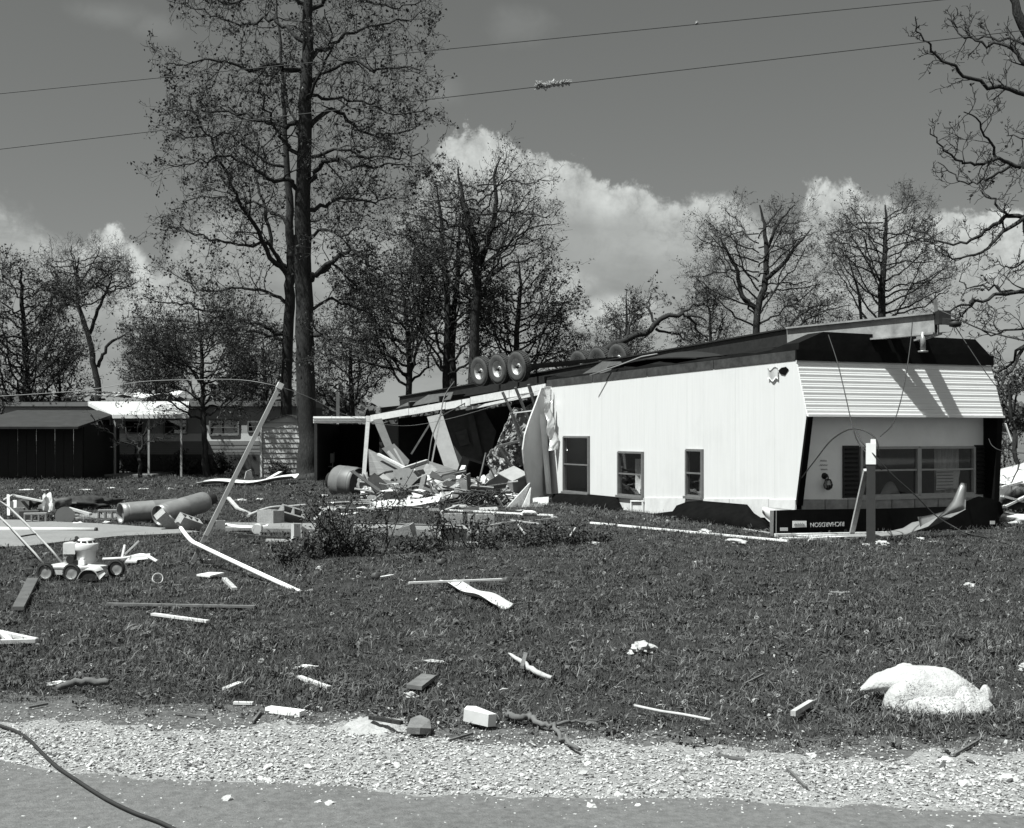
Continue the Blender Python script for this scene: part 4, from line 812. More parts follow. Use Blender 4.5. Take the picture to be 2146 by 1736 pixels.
# wheels
tyre = MB(); rt, rr_ = 0.39, 0.215; prof_t = [(rr_, -0.09), (rt * .80, -0.115), (rt * .93, -0.105), (rt, -0.075), (rt, 0.075), (rt * .93, 0.105), (rt * .80, 0.115), (rr_, 0.09), (rr_, -0.09)]
tyre.lathe(prof_t, 36); n_t = 44
for i in range(n_t):
    a = 2 * math.pi * i / n_t
    for z0 in (-0.07, 0.0, 0.07):
        a2 = a + (0.07 if z0 == 0 else 0); M3 = Matrix.Rotation(a2, 3, 'Z'); tyre.box(M3 @ Vector((rt + 0.004, 0, z0)), (0.016, 0.03, 0.05), M3)
tyre_me = tyre.mesh('tyre', RUBBER)
rim = MB(); rim.lathe([(0.22, -0.09), (0.205, -0.085), (0.19, -0.02), (0.15, 0.0), (0.085, 0.01), (0.08, -0.03), (0.055, -0.05), (0.0, -0.05)], 28); rim.lathe([(0.22, -0.09), (0.22, 0.09), (0.2, 0.085), (0.195, -0.02)], 28)
rim_me = rim.mesh('rim', RIM)
hub = MB(); hub.lathe([(0.0, -0.10), (0.045, -0.095), (0.05, -0.03), (0.07, -0.02), (0.07, 0.05), (0, 0.05)], 12)
for k in range(5): a = k * 1.2566; hub.box((0.062 * math.cos(a), 0.062 * math.sin(a), -0.04), (0.02, 0.02, 0.03))
hub_me = hub.mesh('hub', RUSTY)
rotw = (B2 + Z * 0.10).to_track_quat('Z', 'Y').to_euler()
def wheel(u, t, z):
    c = T2(u, t, z); w = place(tyre_me, 'wheel', home, c - C0, rotw); WORLD_LOC[w.name] = c
    place(rim_me, 'rim', w); place(hub_me, 'hub', w); return w
for i, u in enumerate((1.6, 2.44, 3.28)): wheel(u, 0.32, 3.36 - 0.03 * i); wheel(u + 0.2, 3.9, 3.72 - 0.05 * i)
for i, u in enumerate((1.6, 2.44, 3.28)):
    mb = MB(); mb.bar(T2(u, .3, 3.36 - .03 * i), T2(u + .2, 3.9, 3.72 - .05 * i), 0.07, 0.07); mb.build('axle', RUSTY, home)
    mb = MB(); mb.bar(T2(u - .4, .95, 3.22 - .05 * i), T2(u + .4, .95, 3.18 - .05 * i), 0.06, 0.06); mb.build('leaf_spring', RUSTY, home)
# hitch: A-frame, coupler, jack
HB = M('hitch_beam', 0.22, 0.7, 0.4, 4, 0.1, stain=0.6, stain_scale=2.4)
tip = T(-1.1, 2.12, 3.50)
for a in (T(1.5, 0.9, 3.40), T(1.5, 3.2, 3.40)):
    mb = MB(); ibeam(mb, a, tip + (a - tip).normalized() * 0.1, 0.34, 0.14); mb.build('hitch_beam', HB, home)
mb = MB(); mb.bar(T(0.6, 2.0, 3.36), T(-0.9, 2.12, 3.42), 0.13, 0.16); mb.build('hitch_beam', RUSTY, home)
mb = MB(); mb.box(tip + Z * 0.08 - A * 0.06, (0.2, 0.2, 0.22)); mb.bar(tip - A * 0.1 + Z * 0.02, tip - A * 0.34 - Z * 0.03, 0.17, 0.1); mb.lathe([(0.0, -0.09), (0.09, -0.07), (0.11, 0.0), (0.0, 0.03)], 14, Matrix.Translation(tip - A * 0.34 - Z * 0.02)); mb.build('coupler', RUSTY, home)
mb = MB(); j = T(-0.85, 1.97, 0); mb.tube([j + Z * 3.36, j + Z * 3.04], 0.045, 12); mb.lathe([(0.0, 0), (0.085, 0.0), (0.085, 0.02), (0.0, 0.03)], 12, Matrix.Translation(j + Z * 3.02)); mb.build('jack', ALU, home)
mb = MB(); mb.bar(tip + Z * 0.16 + A * 0.1, tip + Z * 0.40 + A * 0.12, 0.05, 0.05); mb.build('jack_handle', WOODW, home)
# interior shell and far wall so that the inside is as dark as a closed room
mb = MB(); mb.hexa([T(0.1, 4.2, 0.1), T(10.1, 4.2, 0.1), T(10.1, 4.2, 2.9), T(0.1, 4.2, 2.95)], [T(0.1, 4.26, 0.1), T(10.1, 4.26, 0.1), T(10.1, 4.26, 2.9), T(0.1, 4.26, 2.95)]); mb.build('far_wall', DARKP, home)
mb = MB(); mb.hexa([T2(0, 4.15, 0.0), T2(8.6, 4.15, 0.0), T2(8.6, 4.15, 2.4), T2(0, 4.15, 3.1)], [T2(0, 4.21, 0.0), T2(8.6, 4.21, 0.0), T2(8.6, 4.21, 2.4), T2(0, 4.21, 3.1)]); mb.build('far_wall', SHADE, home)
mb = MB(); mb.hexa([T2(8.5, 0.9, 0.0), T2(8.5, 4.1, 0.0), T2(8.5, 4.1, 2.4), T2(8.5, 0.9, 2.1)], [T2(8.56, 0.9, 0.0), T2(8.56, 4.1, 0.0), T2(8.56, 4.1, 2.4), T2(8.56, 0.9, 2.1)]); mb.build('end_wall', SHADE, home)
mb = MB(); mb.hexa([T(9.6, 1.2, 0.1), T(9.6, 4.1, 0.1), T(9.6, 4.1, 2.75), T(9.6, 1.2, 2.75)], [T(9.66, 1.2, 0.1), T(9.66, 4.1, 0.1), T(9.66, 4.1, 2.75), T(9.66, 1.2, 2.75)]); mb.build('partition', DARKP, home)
# pale floor edge of the torn half (the beam along the top of the opening), in lengths
for u0, u1, m_, dz in ((0.06, 1.55, WHITEP, 0), (1.57, 3.3, WHITEP, 0.005), (3.32, 4.5, PALE, -0.02), (4.52, 6.4, WHITEP, 0.0), (6.42, 8.6, PALE, 0.01)):
    mb = MB(); h = 0.19; mb.hexa([T2(u0, -.03, fz(u0) - h / 2 + dz), T2(u1, -.03, fz(u1) - h / 2 + dz), T2(u1, -.03, fz(u1) + h / 2 + dz), T2(u0, -.03, fz(u0) + h / 2 + dz)], [T2(u0, .03, fz(u0) - h / 2 + dz), T2(u1, .03, fz(u1) - h / 2 + dz), T2(u1, .03, fz(u1) + h / 2 + dz), T2(u0, .03, fz(u0) + h / 2 + dz)]); mb.build('floor_edge', m_, home)
mb = MB(); mb.bar(P(978, 858, 33.2), P(1136, 824, 30.0), 0.07, 0.07); mb.build('floor_batten', WHITEP, home)
mb = MB(); mb.bar(P(912, 852, 35), P(1138, 818, 30.1) - Z * 0.0, 0.03, 0.03); mb.build('floor_batten', PALE, home)
# peeled wall panel swung out at the break, its foil strip and the torn corner
PD = (-A * 1.0 - B * 1.05).normalized()
def peel(u, v):      # u 0 hinge -> 1 free edge, v 0 bottom -> 1 top
    ws = [1.05, 1.25, 1.45, 1.55, 1.42, 1.1, 0.72, 0.38]; k = v * 7; i = min(int(k), 6); w = lerp(ws[i], ws[i + 1], k - i)
    return T(10.06, -0.02, lerp(0.12, zt(10) - 0.02, v)) + PD * w * u + A * 0.10 * math.sin(u * 3.1) * v
mb = MB(); mb.grid(peel, 10, 16, 0.03); mb.build('peeled_panel', M('peeled_grey', 0.42, 0.6, 0.08, 4, 0.05, stain=0.2), home)
mb = MB(); mb.grid(lambda u, v: P(lerp(lerp(1130, 1145, v), lerp(1144, 1156, v), u), lerp(868, 1035, v), 29.85) + Vector((0, -0.04 * math.sin(v * 9), 0)), 2, 14, 0.01); mb.build('torn_strip', WHITEW, home)
mb = MB(); mb.grid(lambda u, v: P(lerp(lerp(1138, 1152, v), lerp(1150, 1173, v), u), lerp(828, 945, v) - 3 * u, 29.55) + Vector((0.03 * math.sin(v * 17), -0.07 * math.sin(v * 14 + u * 3), 0)), 5, 18, 0.006); mb.build('foil_flap', FOIL, home)
mb = MB(); mb.grid(lambda u, v: P(lerp(1141, 1156, u), lerp(810, 846, v), 29.7) + Vector((0, 0.1 * u - 0.05 * math.sin(v * 8), 0)), 4, 8, 0.006); mb.build('foil_flap', FOIL, home)
# studs hanging at the break
for a, b, w in (((1053, 822), (1105, 935), .07), ((1080, 812), (1118, 905), .07), ((1108, 806), (1127, 868), .08), ((1072, 866), (1100, 950), .06), ((1042, 936), (1096, 922), .09), ((1046, 940), (1080, 992), .09)):
    mb = MB(); mb.bar(P(a[0], a[1], 30.2), P(b[0], b[1], 30.4), w, 0.05); mb.build('stud', WOODW, home)
mb = MB(); mb.bar(P(1076, 866, 30.0), P(1122, 860, 29.8), 0.025, 0.025); mb.build('stud', WHITEP, home)
# insulation-backed wall skin behind the studs
def skin(pts, Y0, name, mat, am=0.12, seed=1):
    r = np.random.default_rng(seed); ph = r.uniform(0, 6, 6); mb = MB(); (a, b, c, d) = [Vector((x, y, 0)) for x, y in pts]
    def fn(u, v):
        q = a.lerp(b, u).lerp(d.lerp(c, u), v); e = am * 3.0 * (mnoise.noise(Vector((u * 3 + seed, v * 3, 1))) + 0.6 * mnoise.noise(Vector((u * 8 + seed, v * 8, 4))) + 0.35 * mnoise.noise(Vector((u * 19, v * 19 + seed, 7))))
        return P(q.x + 3 * math.sin(v * 9 + ph[4]), q.y + 3 * math.sin(u * 9 + ph[5]), Y0 + e)
    mb.grid(fn, 26, 26, 0.01, False); return mb.build(name, mat, home)
skin([(1078, 858), (1128, 846), (1108, 930), (1050, 932)], 31.2, 'wall_lining', INSULG, 0.03, 2)
skin([(1052, 938), (1102, 926), (1108, 968), (1072, 984)], 31.4, 'wall_lining', INSULG, 0.03, 3)
skin([(1022, 955), (1050, 922), (1088, 1010), (1030, 1012)], 30.9, 'torn_film', FILM, 0.06, 4)
skin([(1052, 905), (1070, 862), (1080, 900), (1040, 945)], 30.9, 'torn_film', FILM, 0.05, 5)
skin([(1060, 990), (1090, 985), (1100, 1040), (1062, 1040)], 30.6, 'torn_film', INSULG, 0.06, 6)
# inner walls hanging under the floor
def hang(pts, Y0, Y1, name, mat, th=0.04):
    n = len(pts); mb = MB(); mb.slab([P(x, y, Yv) for (x, y), Yv in zip(pts, (Y0 if isinstance(Y0, (list, tuple)) else [Y0] * n))], th); return mb.build(name, mat, home)
hang([(895, 874), (927, 867), (966, 986), (932, 982)], 33.8, None, 'inner_wall', PALE)
ip_ = hang([(929, 866), (1010, 850), (1040, 905), (1028, 960), (966, 985)], 34.4, None, 'inner_wall', DARKP)
mb = MB(); mb.slab([P(954, 906, 34.25), P(977, 900, 34.25), P(985, 930, 34.3), P(964, 936, 34.3)], 0.05); mb.slab([P(961, 912, 34.17), P(974, 909, 34.17), P(977, 920, 34.2), P(964, 923, 34.2)], 0.03)
mb.build('wall_box', SIDINGD, ip_)
hang([(978, 862), (990, 860), (1012, 955), (1000, 965)], 34.2, None, 'inner_wall', DARKP)
hang([(782, 880), (800, 877), (836, 968), (812, 950)], 34.6, None, 'inner_wall', GREYP)
hang([(800, 940), (826, 930), (858, 965), (855, 974), (832, 975)], 34.2, None, 'inner_wall', GREYP)
for a, b, Y_, w, m_ in (((915, 866), (862, 952), 34.5, .05, WOODW), ((925, 862), (898, 1008), 33.0, .04, WOODL), ((1000, 832), (924, 872), 33.0, .03, DARKP), ((813, 946), (846, 985), 33.5, .07, WHITEP), ((826, 940), (850, 982), 34.0, .05, PALE)):
    mb = MB(); mb.bar(P(a[0], a[1], Y_), P(b[0], b[1], Y_), w, w); mb.build('hanging_batten', m_, home)
mb = MB(); mb.bar(P(759, 1044, 31.4), P(772, 872, 31.6), 0.10, 0.04, (0, 1, 0)); mb.build('corner_post', WHITEP, home)
def heap_spot(x):
    for lim, w in ((800, 'beside the slim corner post'), (842, 'left of the small white cabinet'), (880, 'right of the small white cabinet'), (920, 'below the slanted dark section'), (960, 'beside the upright dark plank'), (1000, 'near the tilted pale plank'), (1035, 'behind the cable tangle'), (9999, 'beside the tipped cupboard')):
        if x < lim: return w
TONE = lambda m: {'weathered_board': 'weathered dark', 'pale_lumber': 'raw pale', 'pale_panel': 'pale painted', 'grey_panel': 'grey', 'dark_panel': 'blackish', 'wood_panel': 'wood grained', 'white_plank': 'white', 'grey_insulation': 'woolly grey'}.get(m.name, 'grey')
MARK = [(110, 1020, 'in front of the dark garage'), (240, 1025, 'in front of the awning posts'), (400, 1025, 'beyond the gas tanks'), (500, 1050, 'near the leaning splint behind the pole'), (165, 1100, 'on the far drive edge'), (228, 1097, 'by the block at the tank end'), (420, 1100, 'behind the slotted block'), (545, 1048, 'beyond the bright topped block'), (690, 1052, 'between bent pipe and oil tank'), (730, 1076, 'behind the tall loose bush'), (760, 1066, 'before the slim corner post'), (1000, 1555, 'by the sawn wood block'), (1520, 1590, 'below the pale crooked twig'), (2020, 1580, 'below the big insulation lump'), (400, 1500, 'left of the bright white strip'), (540, 1520, 'below the bright white strip'), (1670, 1640, 'below the pale stubby stick'), (80, 1486, 'below the log'), (1580, 1430, 'on the open lawn above the gravel'), (480, 1680, 'on the road below the gravel'), (680, 1690, 'on the road below the mud'), (1270, 1685, 'on the road below the forked branch'), (870, 1520, 'beside the flat stone slab'), (250, 1670, 'right of the long black cable')]
def near(x, y): return min(MARK, key=lambda m: (m[0] - x) ** 2 + 9 * (m[1] - y) ** 2)[2]
# ---------------------------------------------------------------- rubble in front of the torn half: each piece its own thing
def piece(name, label, cat, pts, mat, th=0.04, group=None):
    mb = MB(); mb.slab([P(*p) for p in pts], th); return tag(mb.build(name, mat), label, cat, group)
def stick(name, label, cat, a, b, w, h, mat, group=None, roll=0.0):
    mb = MB(); mb.bar(P(*a), P(*b), w, h, roll=roll); return tag(mb.build(name, mat), label, cat, group)
def gstick(name, label, cat, a, b, w, h, mat, group=None, z=None, roll=0.0):   # lying on the ground
    z = h / 2 + 0.012 if z is None else z; mb = MB(); p, q = G(*a), G(*b); k = 3; pts = [p.lerp(q, i / k) + Z * z for i in range(k + 1)]
    mb.bar(pts[0], pts[-1], w, h, roll=roll); return tag(mb.build(name, mat), label, cat, group)
def c4(x, y, Y): return (745 + x * .14878, 927.4 + y * .14883, Y)
pan = piece('wall_section', 'large wood panelled wall section leaning behind the slim white corner post', 'wall section', [c4(180, 100, 33.0), c4(690, 360, 32.4), c4(740, 460, 32.2), c4(500, 530, 31.6), c4(400, 665, 31.2), c4(210, 600, 31.2)], WOOD, 0.04)
stick('batten', 'pale splintered batten along the top edge of the leaning panelled section', 'batten', c4(320, 165, 32.4), c4(690, 355, 31.9), .09, .05, WHITEP)
piece('wall_section', 'wide dark panelled section lying slanted below the hanging inner wall', 'wall section', [c4(650, 400, 31.6), c4(1020, 275, 32.6), c4(1480, 420, 32.4), c4(1420, 490, 31.6), c4(1220, 540, 31.2), c4(1000, 470, 31.2)], WOOD, 0.06)
stick('batten', 'pale edge batten on the slanted dark panelled section', 'batten', c4(650, 380, 31.5), c4(1010, 262, 32.5), .09, .08, WOODL)
piece('furniture_board', 'pale bent furniture board standing beside the upright dark plank', 'board', [c4(1000, 465, 30.9), c4(1130, 500, 31.0), c4(1215, 540, 31.0), c4(1180, 620, 30.8), c4(1080, 580, 30.7), c4(1000, 560, 30.7)], PALE, 0.05)
piece('furniture_board', 'grey cushion-like board under the bent furniture board', 'board', [c4(985, 580, 30.5), c4(1060, 590, 30.5), c4(1110, 720, 30.2), c4(1030, 740, 30.2), c4(980, 690, 30.2)], GREYP, 0.08)
stick('plank', 'upright dark plank with a pale edge in the middle of the rubble', 'plank', c4(975, 470, 30.3), c4(925, 690, 30.0), .12, .12, WOODW)
stick('plank', 'short pale plank standing tilted at the opening below the hanging cable', 'plank', c4(1530, 335, 31.0), c4(1445, 520, 30.7), .12, .06, PALE)
stick('plank', 'pale plank lying level on the slanted section', 'plank', c4(1230, 515, 30.9), c4(1430, 478, 31.0), .10, .05, PALE)
# boxes
def block_box(name, label, cat, base, size, yaw, mat, tilt=(0, 0), lid=None):
    mb = MB(); w, d, h = size; e = min(size) * 0.04
    t = thing(name, label, cat, base, None, (tilt[0], tilt[1], yaw))
    b = MB(); b.box((0, 0, h / 2), (w, d, h)); o = place(b.mesh('carcass', mat), 'carcass', t)
    f_ = MB(); f_.box((0, -d / 2 - 0.006, h / 2), (w * .92, 0.012, h * .9)); place(f_.mesh('door', lid or mat), 'door', t)
    k_ = MB(); k_.box((w * .3, -d / 2 - 0.018, h / 2), (0.02, 0.02, min(0.08, h * 0.3))); place(k_.mesh('handle', DARKP), 'handle', t); return t
def at(x, y, Y, z=None):
    p = P(x, y, Y); return p if z is None else Vector((p.x, p.y, z))
block_box('cabinet', 'small white cabinet lying in the rubble with its pale side to the road', 'cabinet', at(842, 1030, 30.2), (0.42, 0.3, 0.2), 0.42, WHITEP)
block_box('cabinet', 'dark wooden cabinet lying beneath the small white cabinet', 'cabinet', at(852, 1042, 30.4), (0.7, 0.3, 0.17), 0.2, WOOD)
block_box('crate', 'grey wooden crate between the panelled section and the white cabinet', 'crate', at(818, 1036, 30.7), (0.45, 0.4, 0.30), 0.9, WOODW, (0.3, 0.2))
block_box('cupboard', 'pale topped square cupboard tipped against the peeled grey wall', 'cupboard', at(1078, 1026, 30.0), (0.5, 0.55, 0.45), 0.6, GREYP, (0.35, -0.35), DARKP)
block_box('drawer', 'dark broken drawer at the end of the long white siding strip', 'drawer', at(978, 1054, 28.6), (0.6, 0.45, 0.22), 0.5, WOOD, (0.1, 0.3))
block_box('cabinet', 'long dark cabinet lying flat behind the tangle of cable', 'cabinet', at(1010, 1040, 29.8), (1.2, 0.45, 0.28), 0.25, DARKP, (0, -0.1))
block_box('appliance', 'black stove-like appliance in the shadow behind the tilted plank', 'appliance', at(985, 1010, 31.6), (0.65, 0.6, 0.55), 0.4, BLACK, (0.2, 0.3))
# crumpled white and grey bits
def crumple(name, label, cat, c, size, mat, seed, group=None, flat_=0.5, sub=3):
    import bmesh
    bm = bmesh.new(); bmesh.ops.create_icosphere(bm, subdivisions=sub, radius=0.5); r = np.random.default_rng(seed); k = r.normal(0, 1, (8, 3)) * 4.6; ph = r.uniform(0, 6.28, 8)
    for q in bm.verts:
        n = np.array(q.co) * 2; e = sum(math.sin(float(k[i] @ n) + ph[i]) * (0.6 ** (i // 2)) for i in range(8)) * 0.20
        q.co *= 1 + e; q.co.z = q.co.z if q.co.z > -0.2 else -0.2 + (q.co.z + 0.2) * 0.25
    for f_ in bm.faces: f_.smooth = max(size) > 0.45
    me = bpy.data.meshes.new(name)
    for q in bm.verts: q.co.x *= size[0]; q.co.y *= size[1]; q.co.z *= size[2]
    bm.to_mesh(me); bm.free(); me.materials.append(mat)
    zmin = min(q.co.z for q in me.vertices)
    for q in me.vertices: q.co.z -= zmin
    o = place(me, name, None, c, (0, 0, r.uniform(0, 6))); WORLD_LOC[o.name] = Vector(c); return tag(o, label, cat, group)
for i, (x, y, Y_, sx, sz, m_) in enumerate([(762, 1020, 31.2, .35, .5, INSULG), (770, 1034, 31.0, .4, .35, PALE), (1012, 1016, 30.4, .35, .35, PALE), (1034, 1006, 30.6, .3, .45, INSULG), (1046, 1018, 30.3, .4, .35, WHITEP), (960, 1018, 30.6, .3, .15, PALE), (1060, 1030, 29.8, .45, .25, INSULG), (1078, 1038, 29.4, .5, .15, PALE), (900, 1026, 30.4, .3, .2, GREYP), (930, 1042, 29.6, .6, .2, GREYP)]):
    crumple('insulation_wad', f'{TONE(m_)} crumpled wad of torn lining in the rubble {heap_spot(x)}', 'insulation', at(x, y + 8, Y_), (sx, sx * .8, sz), m_, 40 + i, 'wads of lining in the rubble')
RL = ['splintered stick lying loose in the rubble of the broken home']
for i in range(150):
    x = R.uniform(780, 1065) if i < 105 else R.uniform(700, 1130); Ya = R.uniform(28.3, 31.0) if i < 105 else R.uniform(25.5, 29.0); y0 = HY + FPX * (EYE - (R.uniform(.02, .75) * R.uniform(.3, 1) if i < 105 else .03)) / Ya; L_ = R.uniform(.25, .9) * (1 if i < 105 else .55); a = P(x, y0, Ya); d = Vector((R.gauss(0, 1), R.gauss(0, .5), R.gauss(0, .35) if i < 105 else R.uniform(0, .05))).normalized(); mb = MB(); q = a + d * L_; q.z = max(q.z, .03); mb.bar(a, q, R.uniform(.03, .11), R.uniform(.015, .03), roll=R.uniform(-1, 1))
    mm_ = (WOODW, WOODL, GREYP, DARKP, GREYP, WOOD)[i % 6]; tag(mb.build('broken_board', mm_), f"loose {'long' if L_ > .6 else 'short'} {TONE(mm_)} stick in the rubble {heap_spot(x)}", 'board', 'loose sticks in the rubble')
for i in range(40):
    x = R.uniform(785, 1060); Ya = R.uniform(29.0, 31.2); p = P(x, HY, Ya); p.z = R.uniform(.05, .8) * (0.5 + 0.5 * math.sin((x - 785) / 275 * 3.14)); mb = MB(); u_ = Vector((R.gauss(0, 1), R.gauss(0, .6), R.gauss(0, .5))).normalized() * R.uniform(.15, .38); v_ = u_.cross(Vector((R.gauss(0, .5), -1, R.gauss(0, .5)))).normalized() * R.uniform(.1, .28)
    jj = lambda: R.uniform(.45, 1.15); nq = R.choice((5, 6, 7)); mb.slab([p + u_ * math.cos(6.283 * q / nq) * jj() * 1.1 + v_ * math.sin(6.283 * q / nq) * jj() for q in range(nq)], .015); mm_ = (GREYP, GREYP, WOOD, INSULG, DARKP, PALE)[i % 6]; tag(mb.build('debris_sheet', mm_), f"{'upper' if p.z > .35 else 'low'} {TONE(mm_)} panel fragment jutting from the rubble {heap_spot(x)}", 'panel', 'torn panel fragments in the rubble')
# white siding strip lying in front, its crumpled end
mb = MB(); a0, a1 = G(775, 1076), G(920, 1062)
mb.grid(lambda u, v: a0.lerp(a1, u) + Vector((0, 0.42 * v, 0.09 + 0.06 * v + 0.10 * (1 - abs(2 * v - 1)) + 0.02 * math.sin(u * 8))), 14, 5, 0.012); tag(mb.build('siding_strip', WHITE), 'long bright white siding strip lying in front of the rubble', 'siding strip')
mb = MB(); b0, b1 = G(916, 1064), G(962, 1050)
mb.grid(lambda u, v: b0.lerp(b1, u) + Vector((0.05 * math.sin(v * 9 + u * 7), 0.5 * v, 0.12 + 0.12 * math.sin(u * 9 + v * 3) * math.sin(v * 4) + 0.1 * v)), 14, 10, 0.01, False); tag(mb.build('siding_scrap', WHITE), 'crumpled white siding scrap joining the long white strip', 'siding scrap')
# loose boards in the heap
LB = [((790, 1042), (838, 1040), .10, WOODW), ((812, 1048), (872, 1046), .09, WOODL), ((840, 1054), (905, 1046), .07, WOODW), ((852, 1056), (858, 1040), .06, PALE), ((880, 1052), (930, 1048), .06, WOODL), ((795, 1056), (850, 1052), .12, GREYP),
      ((886, 1030), (920, 1048), .07, PALE), ((936, 1048), (968, 1030), .06, WOODW), ((1000, 1000), (1036, 1034), .07, WOODL), ((950, 1012), (972, 1030), .05, DARKP), ((985, 1046), (1020, 1036), .05, WOODW), ((1030, 1050), (1062, 1044), .07, PALE),
      ((1040, 1040), (1052, 1060), .06, PALE), ((1062, 1042), (1048, 1056), .05, WOODL), ((1006, 1050), (1030, 1044), .05, WOODW), ((860, 1020), (874, 1034), .05, DARKP), ((905, 1016), (925, 1004), .06, WOODW), ((870, 1036), (884, 1026), .05, PALE)]
for i, (a, b, w, m_) in enumerate(LB):
    Ya = min(31.2, FPX * EYE / (max(a[1], b[1]) + 6 - HY)); stick('broken_board', f'splintered {TONE(m_)} board end in the rubble {heap_spot(a[0])}', 'board', (a[0], a[1], Ya), (b[0], b[1], Ya + R.uniform(-.2, .3)), w, .03, m_, 'broken boards in the rubble', R.uniform(-.5, .5))
# insulation-backed skin folded out at the foot of the peeled panel
mb = MB(); mb.slab([P(1058, 1068, 27.4), P(1110, 1012, 28.3), P(1112, 1030, 28.4), P(1092, 1064, 27.8)], 0.04); tag(mb.build('wall_skin', INSUL), 'pale folded wall skin rising in a point beside the peeled panel', 'wall skin')
mb = MB(); mb.grid(lambda u, v: P(lerp(1064, 1150, u), lerp(1074 - 14 * u ** 2, 1050 - 10 * u + 6 * math.sin(u * 3.1), v), 27.6 + 0.9 * v + 0.8 * u) + Vector((0, 0, 0.05 * math.sin(u * 6 + v * 4))), 16, 6, 0.03); tag(mb.build('wall_skin', INSUL), 'fluffy white underside of torn wall skin curled on the grass', 'wall skin')
mb = MB(); mb.slab([P(1093, 1066, 27.5), P(1112, 1022, 28.0), P(1116, 1052, 28.0), P(1108, 1066, 27.6)], 0.03); tag(mb.build('wall_skin', INSUL), 'narrow white spike of torn skin in front of the peeled panel', 'wall skin')
# tangle of dark cable and hoses
tg = thing('cable_tangle', 'dark tangled heap of cable and hose in front of the long dark cabinet', 'cable', G(1002, 1064))
for i in range(9):
    r = random.Random(i); c = G(R.uniform(975, 1032), 1062) + Z * 0.18; mb = MB(); mb.tube([c + Vector((0.45 * math.cos(q * .5 + i) * r.uniform(.6, 1.2) + r.gauss(0, .08), 0.25 * math.sin(q * .5 + i), 0.16 * math.sin(q * .8 + i) + r.gauss(0, .02))) for q in range(16)], 0.016, 5, smooth=True); mb.build('cable', CABLE, tg)
def wire(name, label, pts, rad, mat, cat='wire', group=None, sub=8):
    mb = MB(); mb.tube(refine([Vector(p) for p in pts], sub, 0, R), rad, 6); return tag(mb.build(name, mat), label, cat, group)
wire('cable', 'pale cable hanging from the chassis down into the opening', [P(952, 800, 33), P(932, 830, 32.6), P(922, 872, 32.2), P(905, 920, 31.8), P(893, 1005, 31.4)], 0.018, WIREM, 'cable')
wire('cable', 'grey cord leaning from the torn lining to the cable tangle', [P(1018, 950, 29.6), P(1006, 1000, 29), P(992, 1040, 28.4), P(984, 1056, 28.0)], 0.022, WIREM, 'cable')
wire('cable', 'pale thin cord curving over the tangle toward the folded skin', [G(940, 1072) + Z * .03, P(975, 1055, 27.8), P(992, 1060, 27.5), P(1020, 1070, 27.0), P(1040, 1068, 27.2), P(1062, 1060, 27.4)], 0.014, PALEWIRE, 'cable')
gstick('conduit', 'pale conduit rod pointing from the concrete block toward the cable tangle', 'rod', (924, 1078), (985, 1054), .05, .05, WOODL)
gstick('trim_rod', 'long thin white trim rod lying beyond the standing concrete blocks', 'rod', (939, 1072), (1160, 1083), .05, .03, WHITEW)
crumple('paper_scrap', 'small white scrap caught on the long rod beyond the blocks', 'scrap', G(1106, 1081), (.35, .2, .13), WHITE, 71)
gstick('trim_rod', 'long white trim rod on the grass in front of the peeled black eave', 'rod', (1238, 1099), (1652, 1138), .045, .03, WHITEW)
crumple('paper_scrap', 'small white scrap lying on the rod before the black eave', 'scrap', G(1478, 1117), (.22, .15, .07), WHITE, 72)
gstick('broken_lath', 'thin grey lath lying just behind the white rod by the eave', 'lath', (1560, 1112), (1618, 1121), .04, .02, WOODL)

# ---------------------------------------------------------------- concrete blocks
def block_mesh(cores=3, half=False):
    L_, H_, D_ = (0.39 if not half else 0.2), 0.19, 0.19; mb = MB(); t = 0.03
    mb.box((0, -D_ / 2 + t / 2, 0), (L_, t, H_)); mb.box((0, D_ / 2 - t / 2, 0), (L_, t, H_))
    n = cores if not half else 1
    for i in range(n + 1):
        x = lerp(-L_ / 2 + t / 2, L_ / 2 - t / 2, i / n); mb.box((x, 0, 0), (t, D_ - 2 * t - 0.002, H_ - 0.002))
    return mb.mesh('concrete_block', BLOCKM)
blk3, blkh = block_mesh(3), block_mesh(1, True); blk2 = block_mesh(2)
def cblock(me, label, x, y, rot, z=0.095, scale=1.0):      # x,y = photo row of its contact with the ground
    p = G(x, y); o = place(me, 'concrete_block', None, p + Z * z, rot, (scale,) * 3); WORLD_LOC[o.name] = p; return tag(o, label, 'concrete block', 'concrete blocks thrown about the yard')
H2 = math.pi / 2
cblock(blk3, 'three-hole concrete block lying on the drive edge beside the grey half disc', 74, 1097, (H2, 0, 0.30), 0.095)
cblock(blk3, 'three-hole concrete block standing on edge against the end of the first tank', 228, 1090, (H2, 0, 0.22), 0.10)
cblock(blk2, 'tilted concrete block with a grooved end leaning at the mouth of the near tank', 350, 1113, (0.5, 0.7, 0.9), 0.17)
cblock(blk3, 'slotted concrete block propped on its corner between the tank and the leaning pole', 396, 1115, (0.45, 0.35, 0.8), 0.15)
cblock(blk3, 'squared concrete block with a bright top standing on the footing strip', 567, 1102, (0, 0, -0.75), 0.16, 1.25)
cblock(blk2, 'stained concrete block tipped over beside the bright topped one', 610, 1100, (0.8, 0.3, 0.5), 0.18, 1.1)
cblock(blkh, 'dark half block sitting on the footing behind the leaning pole', 462, 1110, (0, 0, 0.2), 0.08, 0.8)
cblock(blk2, 'broken concrete block with an open core half hidden in the bush', 686, 1128, (0.3, 0.9, 0.4), 0.20, 1.1)
cblock(blkh, 'dark small block lying askew on the long footing slab', 855, 1126, (0.2, -0.25, -0.4), 0.10, 1.0)
